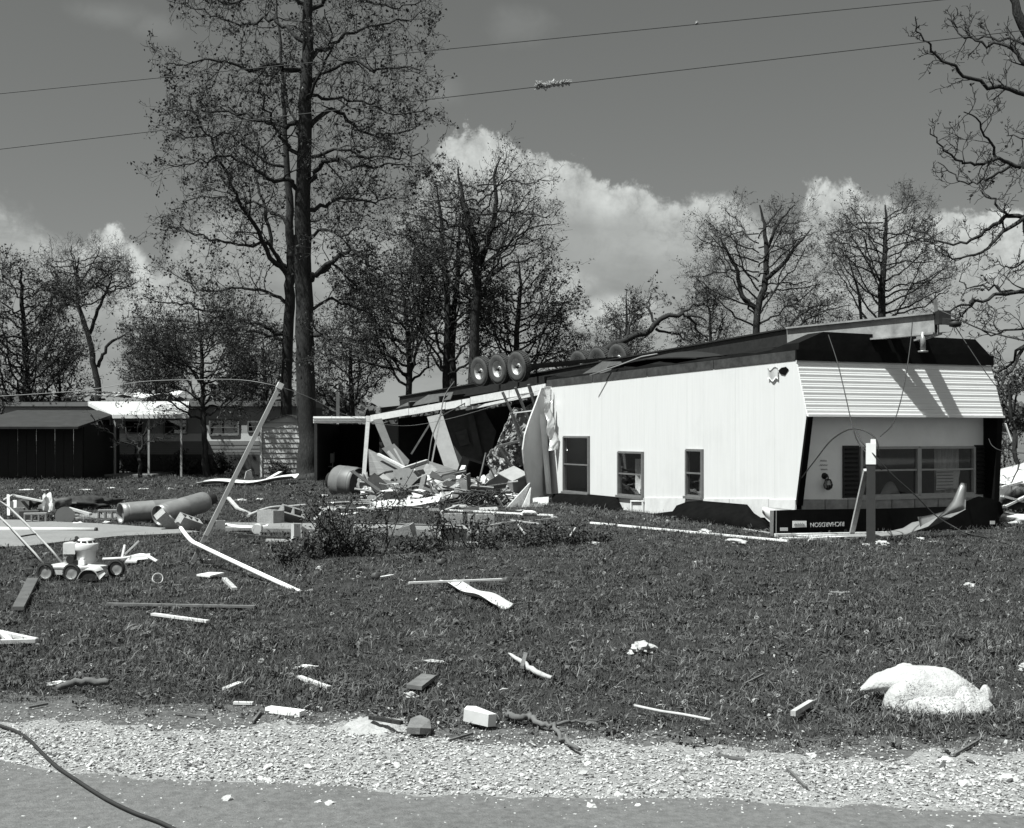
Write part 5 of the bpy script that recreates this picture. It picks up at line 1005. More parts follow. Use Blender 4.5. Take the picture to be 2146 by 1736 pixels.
cblock(blk3, 'pale upright concrete block nearest the bush beside its twin', 947, 1112, (0, 0, 0.12), 0.14, 1.0).scale = (0.9, 1, 1.55)
cblock(blk3, 'pale upright concrete block with slots on top and a cable before it', 1008, 1116, (0.0, 0, 0.06), 0.15, 1.0).scale = (1.12, 1, 1.6)
cblock(blk2, 'pale rounded concrete block lying under the stems in front of the upright pair', 948, 1136, (0.2, 0.1, 0.3), 0.12, 1.0).scale = (1.0, 1, 1.3)
cblock(blkh, 'small dark block lying behind the three-hole block by the disc', 40, 1084, (0, 0, 0.2), 0.09)
def slab_g(name, label, cat, pts, h, mat, z0=0.0):
    mb = MB(); mb.slab([G(x, y) + Z * (z0 + h / 2) for x, y in pts], h, (0, 0, 1)); return tag(mb.build(name, mat), label, cat)
slab_g('footing_slab', 'long pale concrete footing slab running behind the bush', 'footing', [(740, 1121), (906, 1127), (908, 1114), (742, 1108)], 0.12, CONC)
slab_g('footing_slab', 'pale concrete footing strip under the bright topped block', 'footing', [(472, 1114), (660, 1117), (662, 1104), (474, 1102)], 0.06, CONC)
slab_g('footing_slab', 'short pale concrete footing beyond the upright blocks', 'footing', [(905, 1128), (1003, 1130), (1000, 1118), (906, 1116)], 0.10, CONC)
wire('cable', 'black cable lying along the top of the footing slab', [G(742, 1114) + Z * .135, G(800, 1114) + Z * .135, G(860, 1117) + Z * .135, G(900, 1118) + Z * .135, G(960, 1116) + Z * .12], 0.012, CABLE, 'cable')
piece('standing_panel', 'small pale panel standing on end beside the spiky plant', 'panel', [(613, 1132, 18.6), (628, 1134, 18.8), (627, 1098, 18.8), (613, 1098, 18.6)], PALE, 0.05)
piece('standing_panel', 'low pale slanted sheet behind the spiky plant', 'panel', [(630, 1128, 19.0), (655, 1126, 19.2), (646, 1112, 19.2), (630, 1102, 19.0)], WHITEP, 0.03)
gstick('trim_rod', 'short pale rod pointing at the spiky plant', 'rod', (558, 1137), (614, 1138), .05, .04, WOODL)
gstick('pipe', 'pair of dark pipes lying toward the spiky plant', 'pipe', (500, 1127), (625, 1136), .04, .04, RUSTY)
mb = MB(); p = G(540, 1120); mb.tube([p + Vector((0, -.1, .09)), p + Vector((-.02, .14, .09))], 0.08, 14); tag(mb.build('tin_can', PALE), 'pale tin can lying on its side before the footing strip', 'can')
mb = MB(); mb.lathe([(0.20, 0), (0.235, 0.01), (0.235, 0.04), (0.20, 0.03)], 24, Matrix.Translation(G(510, 1119))); tag(mb.build('hoop', RUSTY), 'dark metal hoop lying behind the leaning pole', 'hoop')
mb = MB(); mb.grid(lambda u, v: G(lerp(455, 560, u), lerp(1105, 1110, u) + 7 * math.sin(u * 3.1)) + Vector((0, .10 * v, .06 + .03 * v)), 14, 2, 0.012); tag(mb.build('trim_strip', WHITE), 'bright white bent trim strip on the footing behind the leaning pole', 'trim')
wire('flexible_pipe', 'pale bent pipe lying beyond the bright topped block', [G(520, 1088) + Z * .06, G(550, 1080) + Z * .1, G(575, 1074) + Z * .1, G(610, 1068) + Z * .06, G(640, 1064) + Z * .05], 0.035, WOODL, 'pipe')
stick('splint', 'pale splint standing slanted behind the white pole', 'board', (478, 1043, 28.0), (500, 1068, 26.6), .09, .03, WOODL); stick('splint', 'thin pale splint lying beside the bent pipe', 'board', (495, 1064, 26.4), (545, 1085, 24.4), .07, .03, WOODL)
stick('splint', 'short white splint fallen against the bush top', 'board', (785, 1040 + 8, 29.0), (812, 1082, 25.6), .12, .03, WHITEP)
# ---------------------------------------------------------------- gas tanks
def tank(label, a, b, r, mat, cat='gas tank'):
    a, b = Vector(a), Vector(b); d = (b - a).normalized(); ln = (b - a).length; M4 = Matrix.Translation(a) @ d.to_track_quat('Z', 'Y').to_matrix().to_4x4(); t = thing('gas_tank', label, cat, a)
    m1 = MB(); m1.lathe([(0, 0.10), (r * .6, 0.07), (r * .95, 0.10), (r, 0.14), (r, ln * .48), (r * 1.012, ln * .485), (r * 1.012, ln * .505), (r, ln * .51), (r, ln - 0.16), (r * .92, ln - 0.09), (r * .6, ln - 0.03), (0.05, ln)], 32, M4); m1.build('shell', mat, t)
    m2 = MB(); m2.lathe([(r * .97, 0.12), (r * .97, 0.0), (r * .90, 0.0), (r * .90, 0.12)], 32, M4); m2.build('foot_ring', mat, t)
    m3 = MB(); m3.lathe([(0.05, ln - 0.01), (0.05, ln + 0.03), (0.03, ln + 0.04), (0.03, ln + 0.10), (0, ln + .10)], 10, M4); m3.build('valve', RUSTY, t)
    m4 = MB(); m4.lathe([(r * .5, ln - 0.04), (r * .52, ln + 0.13), (r * .49, ln + 0.13), (r * .47, ln - 0.04)], 20, M4); m4.build('collar', RUSTY, t); return t
tank('silver gas tank lying behind the other with its foot toward the three-hole block', P(252, 1077, 22.5), P(386, 1066, 23.25), 0.20, STEEL)
tank('silver gas tank in front with its open foot ring behind the tilted block', P(333, 1081, 21.7), P(437, 1049, 22.7), 0.19, STEEL)
tank('pale oil tank lying on the grass behind the white corner post', P(752, 1014, 33.2), P(700, 1008, 33.6), 0.44, M('oil_tank', 0.13, 0.5, 0.15, 5, 0.05, stain=0.3), 'oil tank')
mb = MB(); mb.lathe([(0.0, 0.0), (0.17, 0.0), (0.17, 0.03), (0.0, 0.03)], 28, Matrix.Translation(P(136, 1082, 22.6)) @ Matrix.Rotation(1.35, 4, 'X') @ Matrix.Rotation(0.3, 4, 'Y'), False); tag(mb.build('lid', SIDINGD), 'grey round lid standing behind the drive edge block', 'lid')
# ---------------------------------------------------------------- left heap
piece('loose_panel', 'dull grey cabinet panel standing at the far drive edge', 'panel', [(14, 1078, 25.0), (60, 1077, 25.3), (60, 1052, 25.5), (16, 1052, 25.2)], SIDINGD, 0.05)
stick('upright_lath', 'pale upright lath before the dull grey cabinet door', 'lath', (30, 1080, 24.6), (31, 1050, 24.9), .07, .04, PALE); stick('upright_lath', 'second pale upright lath at the photo edge by the cabinet door', 'lath', (18, 1082, 24.4), (17, 1038, 24.8), .05, .04, PALE)
stick('long_lath', 'long pale lath sloping down over the grey cabinet door', 'lath', (26, 1038, 25.6), (105, 1054, 24.5), .07, .03, WOODL); stick('long_lath', 'long pale lath falling from the heap toward the short walk', 'lath', (118, 1058, 24.2), (190, 1078, 23.6), .07, .04, WOODL)
stick('long_lath', 'level pale lath on the heap behind the round lid', 'lath', (120, 1055, 24.6), (160, 1054, 24.8), .05, .03, WOODL); stick('long_lath', 'short pale lath crossing behind the cabinet door', 'lath', (10, 1047, 25.6), (28, 1037, 25.4), .06, .03, PALE)
crumple('rag', 'pale crumpled rag standing in the heap above the three-hole block', 'rag', at(104, 1076, 23.6), (.22, .2, .45), PALE, 81); crumple('rag', 'dark ragged heap behind the pale rag', 'rag', at(116, 1068, 24.0), (.5, .4, .3), DARKP, 82)
block_box('crate', 'dark low crate between the cabinet door and the three-hole block', 'crate', G(62, 1088), (0.35, 0.3, 0.16), 0.3, DARKP)
for i, (x, y, s) in enumerate([(150, 1052, .9), (175, 1056, 1.1), (205, 1050, .8), (60, 1056, .7)]): crumple('brush_heap', ['low dark brush heap beyond the round lid', 'widest dark brush heap beyond the tanks', 'dark brush heap nearest the first tank', 'small dark brush heap behind the cabinet panel'][i], 'brush heap', G(x, y + 12), (s, s * .6, .28), M('brush_dirt', 0.03, 0.95, 0.6, 9, 0.6) if i == 0 else MATS['brush_dirt'], 90 + i, 'dark heaps beyond the tanks')
tube_p = MB(); q0, q1 = G(-60, 1115) + Z * .045, G(203, 1117) + Z * .045; tube_p.tube([q0, q0.lerp(q1, .5), q1], 0.042, 12); tag(tube_p.build('downpipe', PALE), 'pale pipe with a dark open end lying across the drive', 'pipe')
mb = MB(); mb.tube([q1 + Vector((-.03, 0, 0)), q1 + Vector((.006, 0, 0))], 0.0445, 12); e_ = mb.build('dark_pipe_cap', RUSTY, bpy.data.objects['downpipe'])  # dark cap stands for the shaded hollow of the pipe
for i, (x, y, w) in enumerate([(160, 1100, .3), (168, 1099, .2), (222, 1097, .15), (182, 1028, .5), (232, 1024, .35), (55, 1028, .4), (95, 1029, .3), (300, 1026, .3), (355, 1026, .25), (420, 1100, .1), (505, 1050, .3), (545, 1048, .3), (700, 1056, .4), (735, 1072, .35), (720, 1080, .3), (760, 1066, .3), (690, 1066, .5), (745, 1078, .25), (680, 1040, .3)]):
    crumple('paper_scrap', f"{'wide' if w > .3 else 'small'} {'pale' if i % 3 else 'white'} flat scrap {near(x, y)}", 'scrap', G(x, y), (w, w * .55, .05), PALE if i % 3 else WHITE, 100 + i, 'pale scraps beyond the drive', sub=2)
mb = MB(); mb.grid(lambda u, v: G(lerp(412, 612, u), lerp(1021, 1016, u)) + Vector((0, 1.3 * v * (0.7 + 0.3 * u), 0.04 + 0.30 * (abs(v - 0.45) ** 1.5) + 0.12 * u ** 4 + 0.05 * math.sin(u * 9))), 22, 8, 0.012); tag(mb.build('metal_sheet', WHITE), 'long curled white metal sheet lying on the lawn before the small shed', 'metal sheet')
piece('metal_scrap', 'small bent white scrap standing behind the leaning pole before the shed', 'metal scrap', [(512, 1004, 40.5), (530, 1004, 40.8), (526, 984, 40.8), (516, 988, 40.5)], PALE, 0.02); stick('splint', 'pale stick lying beyond the curled white sheet', 'board', (560, 1006, 41.0), (588, 990, 42.0), .14, .06, PALE)
# ---------------------------------------------------------------- clothes poles and their wire
pole_a, pole_b = G(401, 1183), P(585, 812, 15.9)
t = thing('clothes_pole', 'tall grey pole leaning to one side with a wire over its tip', 'pole', pole_a)
mb = MB(); mb.bar(pole_a.lerp(pole_b, 0.16), pole_b, 0.052, 0.052); mb.build('shaft', M('pole_paint', 0.30, 0.6, 0.12, 9, 0.05), t)
mb = MB(); mb.bar(pole_a, pole_a.lerp(pole_b, 0.158), 0.047, 0.047); mb.build('lower_end', M('pole_rusted', 0.16, 0.8, 0.5, 9, 0.1), t)
mb = MB(); mb.bar(pole_b - (pole_b - pole_a).normalized() * .02, pole_b + (pole_b - pole_a).normalized() * .06, 0.075, 0.075); mb.build('cap', PALE, t)
t = thing('clothes_pole', 'bent white pipe lying across the foot of the grey leaning pole', 'pole', G(655, 1248))
w0 = [P(379, 1107, 16.4), P(392, 1124, 15.9), P(404, 1136, 15.5), P(418, 1143, 15.3)]; mb = MB(); mb.tube(refine(w0 + [P(470, 1168, 14.7), P(560, 1210, 13.6), P(632, 1243, 12.9)], 4, 0, R), 0.026, 12); mb.build('shaft', WHITEW, t)
mb = MB(); mb.tube([P(372, 1098, 16.6), P(379.5, 1107.5, 16.4)], 0.0275, 10); mb.build('dark_end', RUSTY, t)
mb = MB(); mb.tube([P(632, 1243.5, 12.9), P(655, 1240, 12.95)], [0.02, 0.03], 10); mb.build('elbow', WOODL, t)
wire('clothesline', 'thin pale wire drooping from the leaning pole to the broken trailer', [P(-60, 834, 15.6), P(60, 827, 15.6), P(180, 818, 15.7), P(300, 800, 15.8), P(420, 796, 15.85), P(510, 797, 15.9), P(585, 811, 15.92), P(650, 834, 17), P(720, 868, 20), P(800, 889, 23.5), P(880, 890, 26), P(1000, 862, 28.5), P(1142, 814, 29.9)], 0.0042, PALEWIRE)
# ---------------------------------------------------------------- power lines overhead
for ya, xb, yb, lab in ((195, 1935, 4, 'upper dark power line running above the tall tree'), (311, 2146, 64, 'lower dark power line carrying a white tuft')):
    a, b = P(16, ya, 17.5), P(xb, yb, 19.0); d = (b - a); n_ = 12
    mb = MB(); mb.tube([a + d * (-1.2 + 3.2 * i / n_) for i in range(n_ + 1)], 0.0065, 5); o = mb.build('power_line', CABLE); tag(o, lab, 'power line', 'power lines overhead')
a, b = P(16, 311, 17.5), P(2146, 64, 19.0); c_ = a.lerp(b, (1110 - 16) / 2130)
t = thing('insulation_tuft', 'wispy white tuft of insulation snagged on the lower power line', 'insulation tuft', c_)
mb = MB(); r = random.Random(4); wd_ = (b - a).normalized()
for i in range(900):
    s_ = r.random() ** 1.4; q = c_ + wd_ * lerp(-0.21, 0.30, s_) + Vector((0, r.gauss(0, .03), r.gauss(.0, .015) * (1 - .85 * s_) + .022 * math.sin(s_ * 17) * (1 - s_) + .01)); d = Vector((r.gauss(0, 1), r.gauss(0, .6), r.gauss(0, .6))).normalized()
    mb.bar(q, q + d * r.uniform(.02, .045), 0.016 * r.random() + .004, 0.007)
mb.build('tuft', INSUL, t)
crumple('insulation_tuft', 'tiny white shred caught on the upper power line', 'insulation tuft', P(16, 195, 17.5).lerp(P(1935, 4, 19), (1430 - 16) / 1919), (.10, .04, .05), INSUL, 61)
# ---------------------------------------------------------------- post with a white top by the front, plank and hanging cables
pb = G(1825, 1141); t = thing('wooden_post', 'square dark post with a white boxed top standing before the picture window', 'post', pb)
mb = MB(); mb.bar(pb - Z * .05, pb + Z * 1.19, 0.125, 0.125, (0.25, 1, 0)); mb.build('shaft', M('post_grey', 0.028, 0.7, 0.2, 9, 0.08), t)
mb = MB(); mb.bar(pb + Z * 1.188, pb + Z * 1.50, 0.14, 0.14, (0.25, 1, 0)); mb.bar(pb + Z * 1.5 + Vector((.035, 0, 0)), pb + Z * 1.56 + Vector((.035, 0, 0)), 0.07, 0.10, (0.25, 1, 0)); mb.build('white_top', WHITEW, t)
mb = MB(); mb.bar(G(1783, 1128), P(1815, 985, 18.35), 0.07, 0.05, (0, 1, 0)); tag(mb.build('plank', WOODL), 'pale narrow plank leaning against the square post', 'plank')
wire('hanging_cable', 'dark cable from the belly hanging in front of the siding to the post', [P(1736, 702, 19.7), P(1755, 760, 19.4), P(1772, 830, 19.0), P(1787, 895, 18.6), P(1800, 930, 18.5), P(1830, 965, 18.3), P(1848, 985, 18.3)], 0.008, CABLE, 'cable')
wire('hanging_cable', 'dark cable looping down from the jack to the post top', [P(1912, 676, 20.2), P(1908, 720, 19.9), P(1898, 790, 19.6), P(1885, 850, 19.2), P(1870, 890, 18.8), P(1845, 915, 18.5)], 0.008, CABLE, 'cable')
wire('hanging_cable', 'thick dark cable arching from the wall corner over to the post', [P(1680, 1002, 19.6), P(1712, 960, 19.2), P(1740, 925, 18.9), P(1770, 904, 18.7), P(1793, 899, 18.6), P(1820, 907, 18.45), P(1838, 925, 18.35), P(1842, 958, 18.3)], 0.010, CABLE, 'cable')
wire('hanging_cable', 'long dark cable from the arch down to the grass beside the curled metal', [P(1793, 899, 18.55), P(1805, 925, 18.4), P(1835, 957, 18.25), P(1870, 995, 18.2), P(1920, 1040, 18.2), P(1960, 1080, 18.2), P(2000, 1105, 18.1), P(2030, 1120, 17.9), G(2070, 1131) + Z * .02, G(2110, 1142) + Z * .015, G(2150, 1146) + Z * .015, G(2220, 1146) + Z * .015], 0.010, CABLE, 'cable')
wire('hanging_cable', 'dark cable crossing the end of the white siding toward the wing', [P(2000, 682, 20.5), P(2035, 735, 20.2), P(2065, 780, 20), P(2095, 818, 19.8), P(2125, 845, 19.8), P(2170, 865, 19.8)], 0.008, CABLE, 'cable')
wire('hanging_cable', 'heavy cable from the coupler rising away past the bare branches', [P(1966, 650, 20.4), P(1990, 660, 20.2), P(2060, 692, 20), P(2146, 714, 19.8), P(2240, 732, 19.6)], 0.013, CABLE, 'cable')
wire('hanging_cable', 'thin cable curling beside the black wing into the debris', [P(2072, 920, 20.2), P(2080, 935, 20.0), P(2100, 945, 19.9), P(2146, 950, 19.8), P(2200, 948, 19.8)], 0.007, CABLE, 'cable')
# curled metal trim before the eave
mb = MB(); cpts = [(1660, 1124), (1760, 1127), (1850, 1125), (1900, 1119), (1945, 1104), (1975, 1075), (1996, 1050), (2014, 1012)]; wd = [.10, .10, .12, .20, .36, .42, .24, .10]; Yc = [19.4, 19.0, 18.9, 18.95, 19.1, 19.3, 19.4, 19.5]
def trimf(u, v):
    k = u * 7; i = min(int(k), 6); t_ = k - i; x = lerp(cpts[i][0], cpts[i + 1][0], t_); y = lerp(cpts[i][1], cpts[i + 1][1], t_); p = P(x, y, lerp(Yc[i], Yc[i + 1], t_)); w = lerp(wd[i], wd[i + 1], t_); up = min(1, max(0, (u - 0.5) / 0.3))
    off = Vector((0, 0.9, 0.35)) * (1 - up) + Vector((0.95, 0.25, -0.15)) * up; p.z = max(p.z, 0.03); return p + off * w * v + Vector((0, -0.05 * math.sin(v * 3.14), 0))
mb.grid(trimf, 42, 5, 0.006); tag(mb.build('metal_trim', ALU), 'long bare metal trim curling up like a tongue before the black eave', 'metal trim')
mb = MB(); mb.grid(lambda u, v: P(lerp(1930, 2024, u), lerp(1112, 1068, u ** 1.2), lerp(19.05, 19.7, u)) + Vector((0.0, 0.14 * v, 0.20 * v * (1 - u * .7))), 14, 4, 0.006); tag(mb.build('metal_trim', M('dull_metal', 0.2, 0.5, 0.15, 6, metal=0.3)), 'dull metal flap below the curling tongue of trim', 'metal trim')
gstick('trim_board', 'white trim board lying flat along the foot of the eave', 'board', (1624, 1127), (1900, 1122), .07, .05, WHITEP); gstick('trim_board', 'white trim board lying just in front of the eave corner', 'board', (1636, 1133), (1745, 1129), .06, .03, WHITEW); gstick('trim_board', 'white trim board ending at the foot of the square post', 'board', (1700, 1134), (1822, 1129), .10, .04, WHITEP)
# ---------------------------------------------------------------- scraps in front of the home
SC = [(1546, 1140, .46, .22, .08, INSUL, 'ragged white insulation scrap on the grass before the eave corner'), (1815, 1144, .2, .1, .04, INSUL, 'thin white foam scrap at the foot of the post'), (1848, 1144, .24, .16, .09, INSUL, 'thick white foam scrap touching the post foot'), (1930, 1134, .10, .1, .07, INSUL, 'small white wad near the foot of the curled trim'), (1957, 1137, .16, .06, .03, INSUL, 'flat white sliver right of the white wad by the curled trim'),
      (1344, 1367, .30, .16, .10, INSUL, 'torn white paper scrap alone in the middle of the lawn'), (1756, 1247, .26, .09, .05, INSULG, 'curved pale scrap lying on the open lawn'), (2034, 1230, .15, .1, .05, INSUL, 'small white scrap far out on the lawn'), (2152, 1408, .13, .1, .06, INSUL, 'white shred at the photo edge above the big insulation lump'),
      (913, 1390, .15, .06, .03, INSUL, 'two-lobed white shred above the dark board'), (668, 1197, .10, .08, .06, INSUL, 'small white wad on the grass below the bush'), (998, 1141, .30, .14, .04, INSUL, 'flat white scrap below the weedy heap'), (1245, 1142, .16, .1, .05, PALE, 'pale scrap at the end of the weedy heap'), (646, 1402, .16, .05, .03, PALE, 'thin pale scrap on the lawn above the splinters'),
      (1160, 1086, .12, .1, .04, INSUL, 'small white crumb right of the long trim rod'), (1398, 1095, .07, .07, .05, INSUL, 'tiny white ball before the peeled eave'), (120, 1436, .12, .08, .03, PALE, 'small pale chip above the fallen log'), (862, 1462, .09, .05, .04, INSUL, 'white pebble-like chip below the dark board')]
for i, (x, y, w, d, h, m_, lab) in enumerate(SC): crumple('scrap', lab, 'scrap', G(x, y), (w, d, h), m_, 200 + i)
# the big lump of insulation
def lump():
    c = G(1950, 1484); t = thing('insulation_lump', 'large bright white lump of fluffy insulation batting on the grass', 'insulation', c)
    def soft(p, k=1.0): return p + Vector((mnoise.noise(p * 7 + Vector((3, 1, 0))), mnoise.noise(p * 7 + Vector((0, 7, 2))), mnoise.noise(p * 7))) * .022 * k + Vector((0, 0, 1)) * (.010 * mnoise.noise(p * 19) + .004 * mnoise.noise(p * 48)) * k
    def dome(mb, o, rx, ry, h, seed, yaw=0.0, pw=.62, z0=0.0):
        cy, sy = math.cos(yaw), math.sin(yaw)
        def fn(u, v):
            a = u * 2 * math.pi; rad = 1 + .14 * math.sin(2 * a + seed) + .09 * math.sin(3 * a + seed * 2.1) + .06 * math.sin(5 * a + seed * 1.3)
            r_ = math.sin(v * math.pi / 2) ** .9; x = rx * rad * r_ * math.cos(a); y = ry * rad * r_ * math.sin(a); z = z0 + h * max(0.0, 1 - r_ ** 2) ** pw
            return soft(c + o + Vector((x * cy - y * sy, x * sy + y * cy, z)), 1.0)
        mb.grid(fn, 72, 26, 0)
    mb = MB(); dome(mb, Vector((.02, .10, 0)), .27, .24, .23, 1.0, -.15); dome(mb, Vector((.19, .0, 0)), .15, .20, .13, 4.0, .3); mb.build('batting', INSUL, t)
    mb = MB(); dome(mb, Vector((.02, -.10, 0)), .20, .11, .085, 2.6, -.12, .5); mb.build('folded_layer', INSUL, t)
    mb = MB(); ax = [Vector((-.05, .13, .14)), Vector((-.18, .14, .145)), Vector((-.29, .15, .12)), Vector((-.37, .16, .085))]; p = refine(ax, 6, 0, R); n_ = len(p) - 1
    def arm(u, v):
        q = u * n_; i_ = min(int(q), n_ - 1); o = p[i_].lerp(p[i_ + 1], q - i_); w = .13 * (1 - u ** 1.4) + .012; a = v * 2 * math.pi
        return soft(c + o + Vector((0, math.cos(a) * w * 1.1, math.sin(a) * w * .62)), .9)
    mb.grid(arm, 26, 26, 0); mb.build('drooping_flap', INSUL, t)
    mb = MB(); dome(mb, Vector((.33, .0, .05)), .045, .05, .09, 3.0); mb.build('torn_tip', INSUL, t)
    mb = MB()
    for i in range(700):
        a = R.uniform(0, 6.28); r_ = R.uniform(.6, 1.05); q = c + Vector((.03 + .3 * r_ * math.cos(a), .03 + .27 * r_ * math.sin(a), .2 * max(0, 1 - r_ ** 2) ** .6 + .01)); d = Vector((R.gauss(0, 1), R.gauss(0, 1), abs(R.gauss(0, .8)))).normalized(); mb.bar(q, q + d * R.uniform(.008, .022), 0.002, 0.002)
    mb.build('loose_fibres', INSUL, t)['kind'] = 'stuff'
lump()
# ---------------------------------------------------------------- boards and sticks on the lawn
def gquad(name, label, cat, pts, th, mat, z=0.03, group=None, tilt=0.0):
    mb = MB(); mb.slab([G(x, y) + Z * (z + tilt * i) for i, (x, y) in enumerate(pts)], th); return tag(mb.build(name, mat), label, cat, group)
gquad('plank', 'short grey weathered plank in the grass below the mower', 'plank', [(26, 1287), (50, 1287), (80, 1225), (57, 1224)], .035, M('grey_plank', 0.075, 0.8, 0.3, 6, 0.1), 0.05)
gstick('lath', 'long dark lath lying flat across the lawn below the white pipe', 'lath', (225, 1277), (535, 1283), .05, .02, WOODW, z=0.05); gstick('lath', 'bright white lath on the lawn below the long dark one', 'lath', (320, 1299), (436, 1315), .045, .02, WHITEP, z=0.05)
t_ = [(5, 1338), (76, 1354)]; 
tr3 = thing('broken_lattice', 'white broken triangular lattice poking in at the photo edge', 'lattice', G(5, 1350))
for a, b in (((-40, 1330), (76, 1353)), ((-40, 1360), (74, 1354)), ((0, 1338), (22, 1357))): mb = MB(); mb.bar(G(*a) + Z * .05, G(*b) + Z * .04, .045, .03); mb.build('rail', WHITEP, tr3)
gquad('splinter', 'white pointed splinter lying right of the tin ring', 'splinter', [(412, 1215), (440, 1218), (470, 1211), (440, 1210)], .02, WHITE, 0.05); gstick('splinter', 'short pale stick just below the white pointed splinter', 'splinter', (470, 1221), (492, 1243), .05, .03, WOODL, z=.04)
mb = MB(); mb.lathe([(0.055, -.05), (0.06, 0), (0.06, .03), (0.052, .03), (0.05, -.04)], 18, Matrix.Translation(G(330, 1224) + Z * .055) @ Matrix.Rotation(1.2, 4, 'X') @ Matrix.Rotation(.4, 4, 'Y')); tag(mb.build('tin_ring', WHITEP), 'small white-rimmed tin lying on the lawn between mower and white pipe', 'tin')
gstick('lath', 'thin pale lath crossing the pale trough on the lawn', 'lath', (857, 1242), (1052, 1234), .04, .018, PALE, z=.10)
mb = MB(); a, b = G(936, 1231), G(1058, 1281); sd_ = (b - a).cross(Z).normalized(); mb.grid(lambda u, v: a.lerp(b, u) + sd_ * (v - .5) * lerp(.16, .17, u) + Z * (.03 + .10 * (v - .5) ** 2 * 4 * .5 + .015 * math.sin(u * 11)), 18, 6, 0.006); tag(mb.build('gutter', PALE), 'pale split gutter lying slantwise on the lawn under a lath', 'gutter')
gstick('twig', 'thin twig at the lower end of the pale gutter', 'twig', (1056, 1274), (1118, 1267), .018, .018, BARKL)
for x, y, lab in ((783, 1216, 'small black can beside a white strip on the lawn'), (1056, 1226, 'dark round can right of the crossed lath'), (920, 1186, 'dark can lying below the weedy row')):
    mb = MB(); mb.lathe([(0, 0), (.036, 0), (.04, .01), (.04, .09), (.03, .095), (0, .095)], 16, Matrix.Translation(G(x, y) + Z * .04) @ Matrix.Rotation(1.3, 4, 'X') @ Matrix.Rotation(.6, 4, 'Y')); tag(mb.build('can', DARKP), lab, 'can')
gstick('strip', 'short white strip beside the small black can', 'strip', (790, 1216), (823, 1210), .05, .02, WHITEP)
mb = MB(); cpt = [G(1066, 1384) + Z * .05, G(1090, 1402) + Z * .06, G(1115, 1420) + Z * .05, G(1157, 1431) + Z * .03]; mb.tube(refine(cpt, 4, 0.003, R), [.006, .010, .013, .015, .016, .018, .02, .021, .021, .02, .019, .017, .014], 7); tag(mb.build('splinter', WOODL), 'long bright peeled splinter bending over the lawn', 'splinter')
gquad('bark_chip', 'brown upright bark chip crossing the long bright splinter', 'chip', [(1090, 1420), (1098, 1421), (1106, 1392), (1098, 1390)], .02, WOODW, 0.07)
gstick('splinter', 'thin white splinter low on the lawn above the road', 'splinter', (627, 1426), (690, 1449), .035, .02, WHITEP); gstick('splinter', 'small white chip of wood left of the thin splinter', 'splinter', (472, 1452), (504, 1439), .045, .02, WHITEP)
gquad('board', 'short dark board lying in the grass above the white strip', 'board', [(852, 1452), (884, 1456), (914, 1432), (884, 1428)], .025, WOODW, 0.04)
gstick('strip', 'bright white strip at the edge of the dirt verge', 'strip', (562, 1496), (634, 1505), .06, .03, WHITEW); gstick('strip', 'thin pale strip left of the bright white strip', 'strip', (490, 1480), (530, 1481), .03, .015, PALE)
mb = MB(); q = G(1003, 1528); mb.slab([q + Vector((-.085, .035, .07)), q + Vector((.055, -.07, .062)), q + Vector((.098, -.025, .055)), q + Vector((-.02, .085, .075)), q + Vector((-.07, .07, .08))], .07); tag(mb.build('wood_block', PALE), 'pale sawn block of wood at the edge of the gravel', 'wood block')
mb = MB(); mb.slab([G(852, 1551) + Z * .05, G(880, 1552) + Z * .05, G(903, 1545) + Z * .03, G(900, 1534) + Z * .05, G(880, 1527) + Z * .06, G(860, 1535) + Z * .06], .035); tag(mb.build('flat_stone', M('slab_stone', 0.13, 0.9, 0.3, 14, 0.3, 40)), 'flat grey stone slab tipped at the edge of the gravel', 'stone')
mb = MB(); mud0 = G(790, 1530); mb.grid(lambda u, v: mud0 + Vector((lerp(-.26, .22, u) * (1.1 - .5 * v), lerp(-.16, .26, v) + .03 * math.sin(u * 9), max(-.01, .045 * math.sin(u * 3.14) * math.sin(v * 3.14) + .012 * math.sin(u * 21 + v * 9) * math.sin(v * 17)))), 20, 14, 0); tag(mb.build('mud', M('dry_mud', 0.30, 0.95, 0.3, 16, 0.6, 50, stain=.4, stain_scale=9)), 'pale dried mud spread beside the flat stone slab', kind='structure')
gstick('root', 'thin dark root lying on the pale mud', 'root', (775, 1532), (842, 1544), .025, .02, BARK, z=.075)
mb = MB(); mb.tube(refine([G(118, 1456) + Z * .04, G(150, 1450) + Z * .055, G(190, 1447) + Z * .06, G(228, 1447) + Z * .05], 4, .006, R), [.015, .02, .022, .023, .024, .024, .025, .025, .025, .024, .024, .022, .02], 9); tag(mb.build('log', BARKL), 'short bark-covered log at the lawn edge by the road', 'log')
t = thing('fallen_branch', 'crooked forked branch lying on the edge of the gravel', 'branch', G(1140, 1540))
for pts, r0 in (([(1058, 1510), (1085, 1522), (1110, 1518), (1130, 1532), (1160, 1538), (1180, 1562), (1215, 1588)], .021), ([(1148, 1536), (1190, 1526), (1225, 1524), (1262, 1520)], .011), ([(1060, 1512), (1072, 1500)], .014), ([(1110, 1520), (1128, 1508)], .012)):
    p = refine([G(x, y) + Z * (r0 + .02) for x, y in pts], 4, .006, R); mb = MB(); mb.tube(p, [r0 * (1 - .55 * i / (len(p) - 1)) for i in range(len(p))], 8); mb.build('limb', BARKL, t)
wire('twig', 'pale crooked twig reaching over the grass above the gravel', [G(1330, 1497) + Z * .05, G(1385, 1509) + Z * .05, G(1430, 1516) + Z * .05, G(1490, 1524) + Z * .04], 0.009, WOODL, 'twig'); gstick('stick', 'pale stubby stick in the grass left of the insulation lump', 'stick', (1662, 1514), (1700, 1490), .03, .03, WOODL, z=.05)
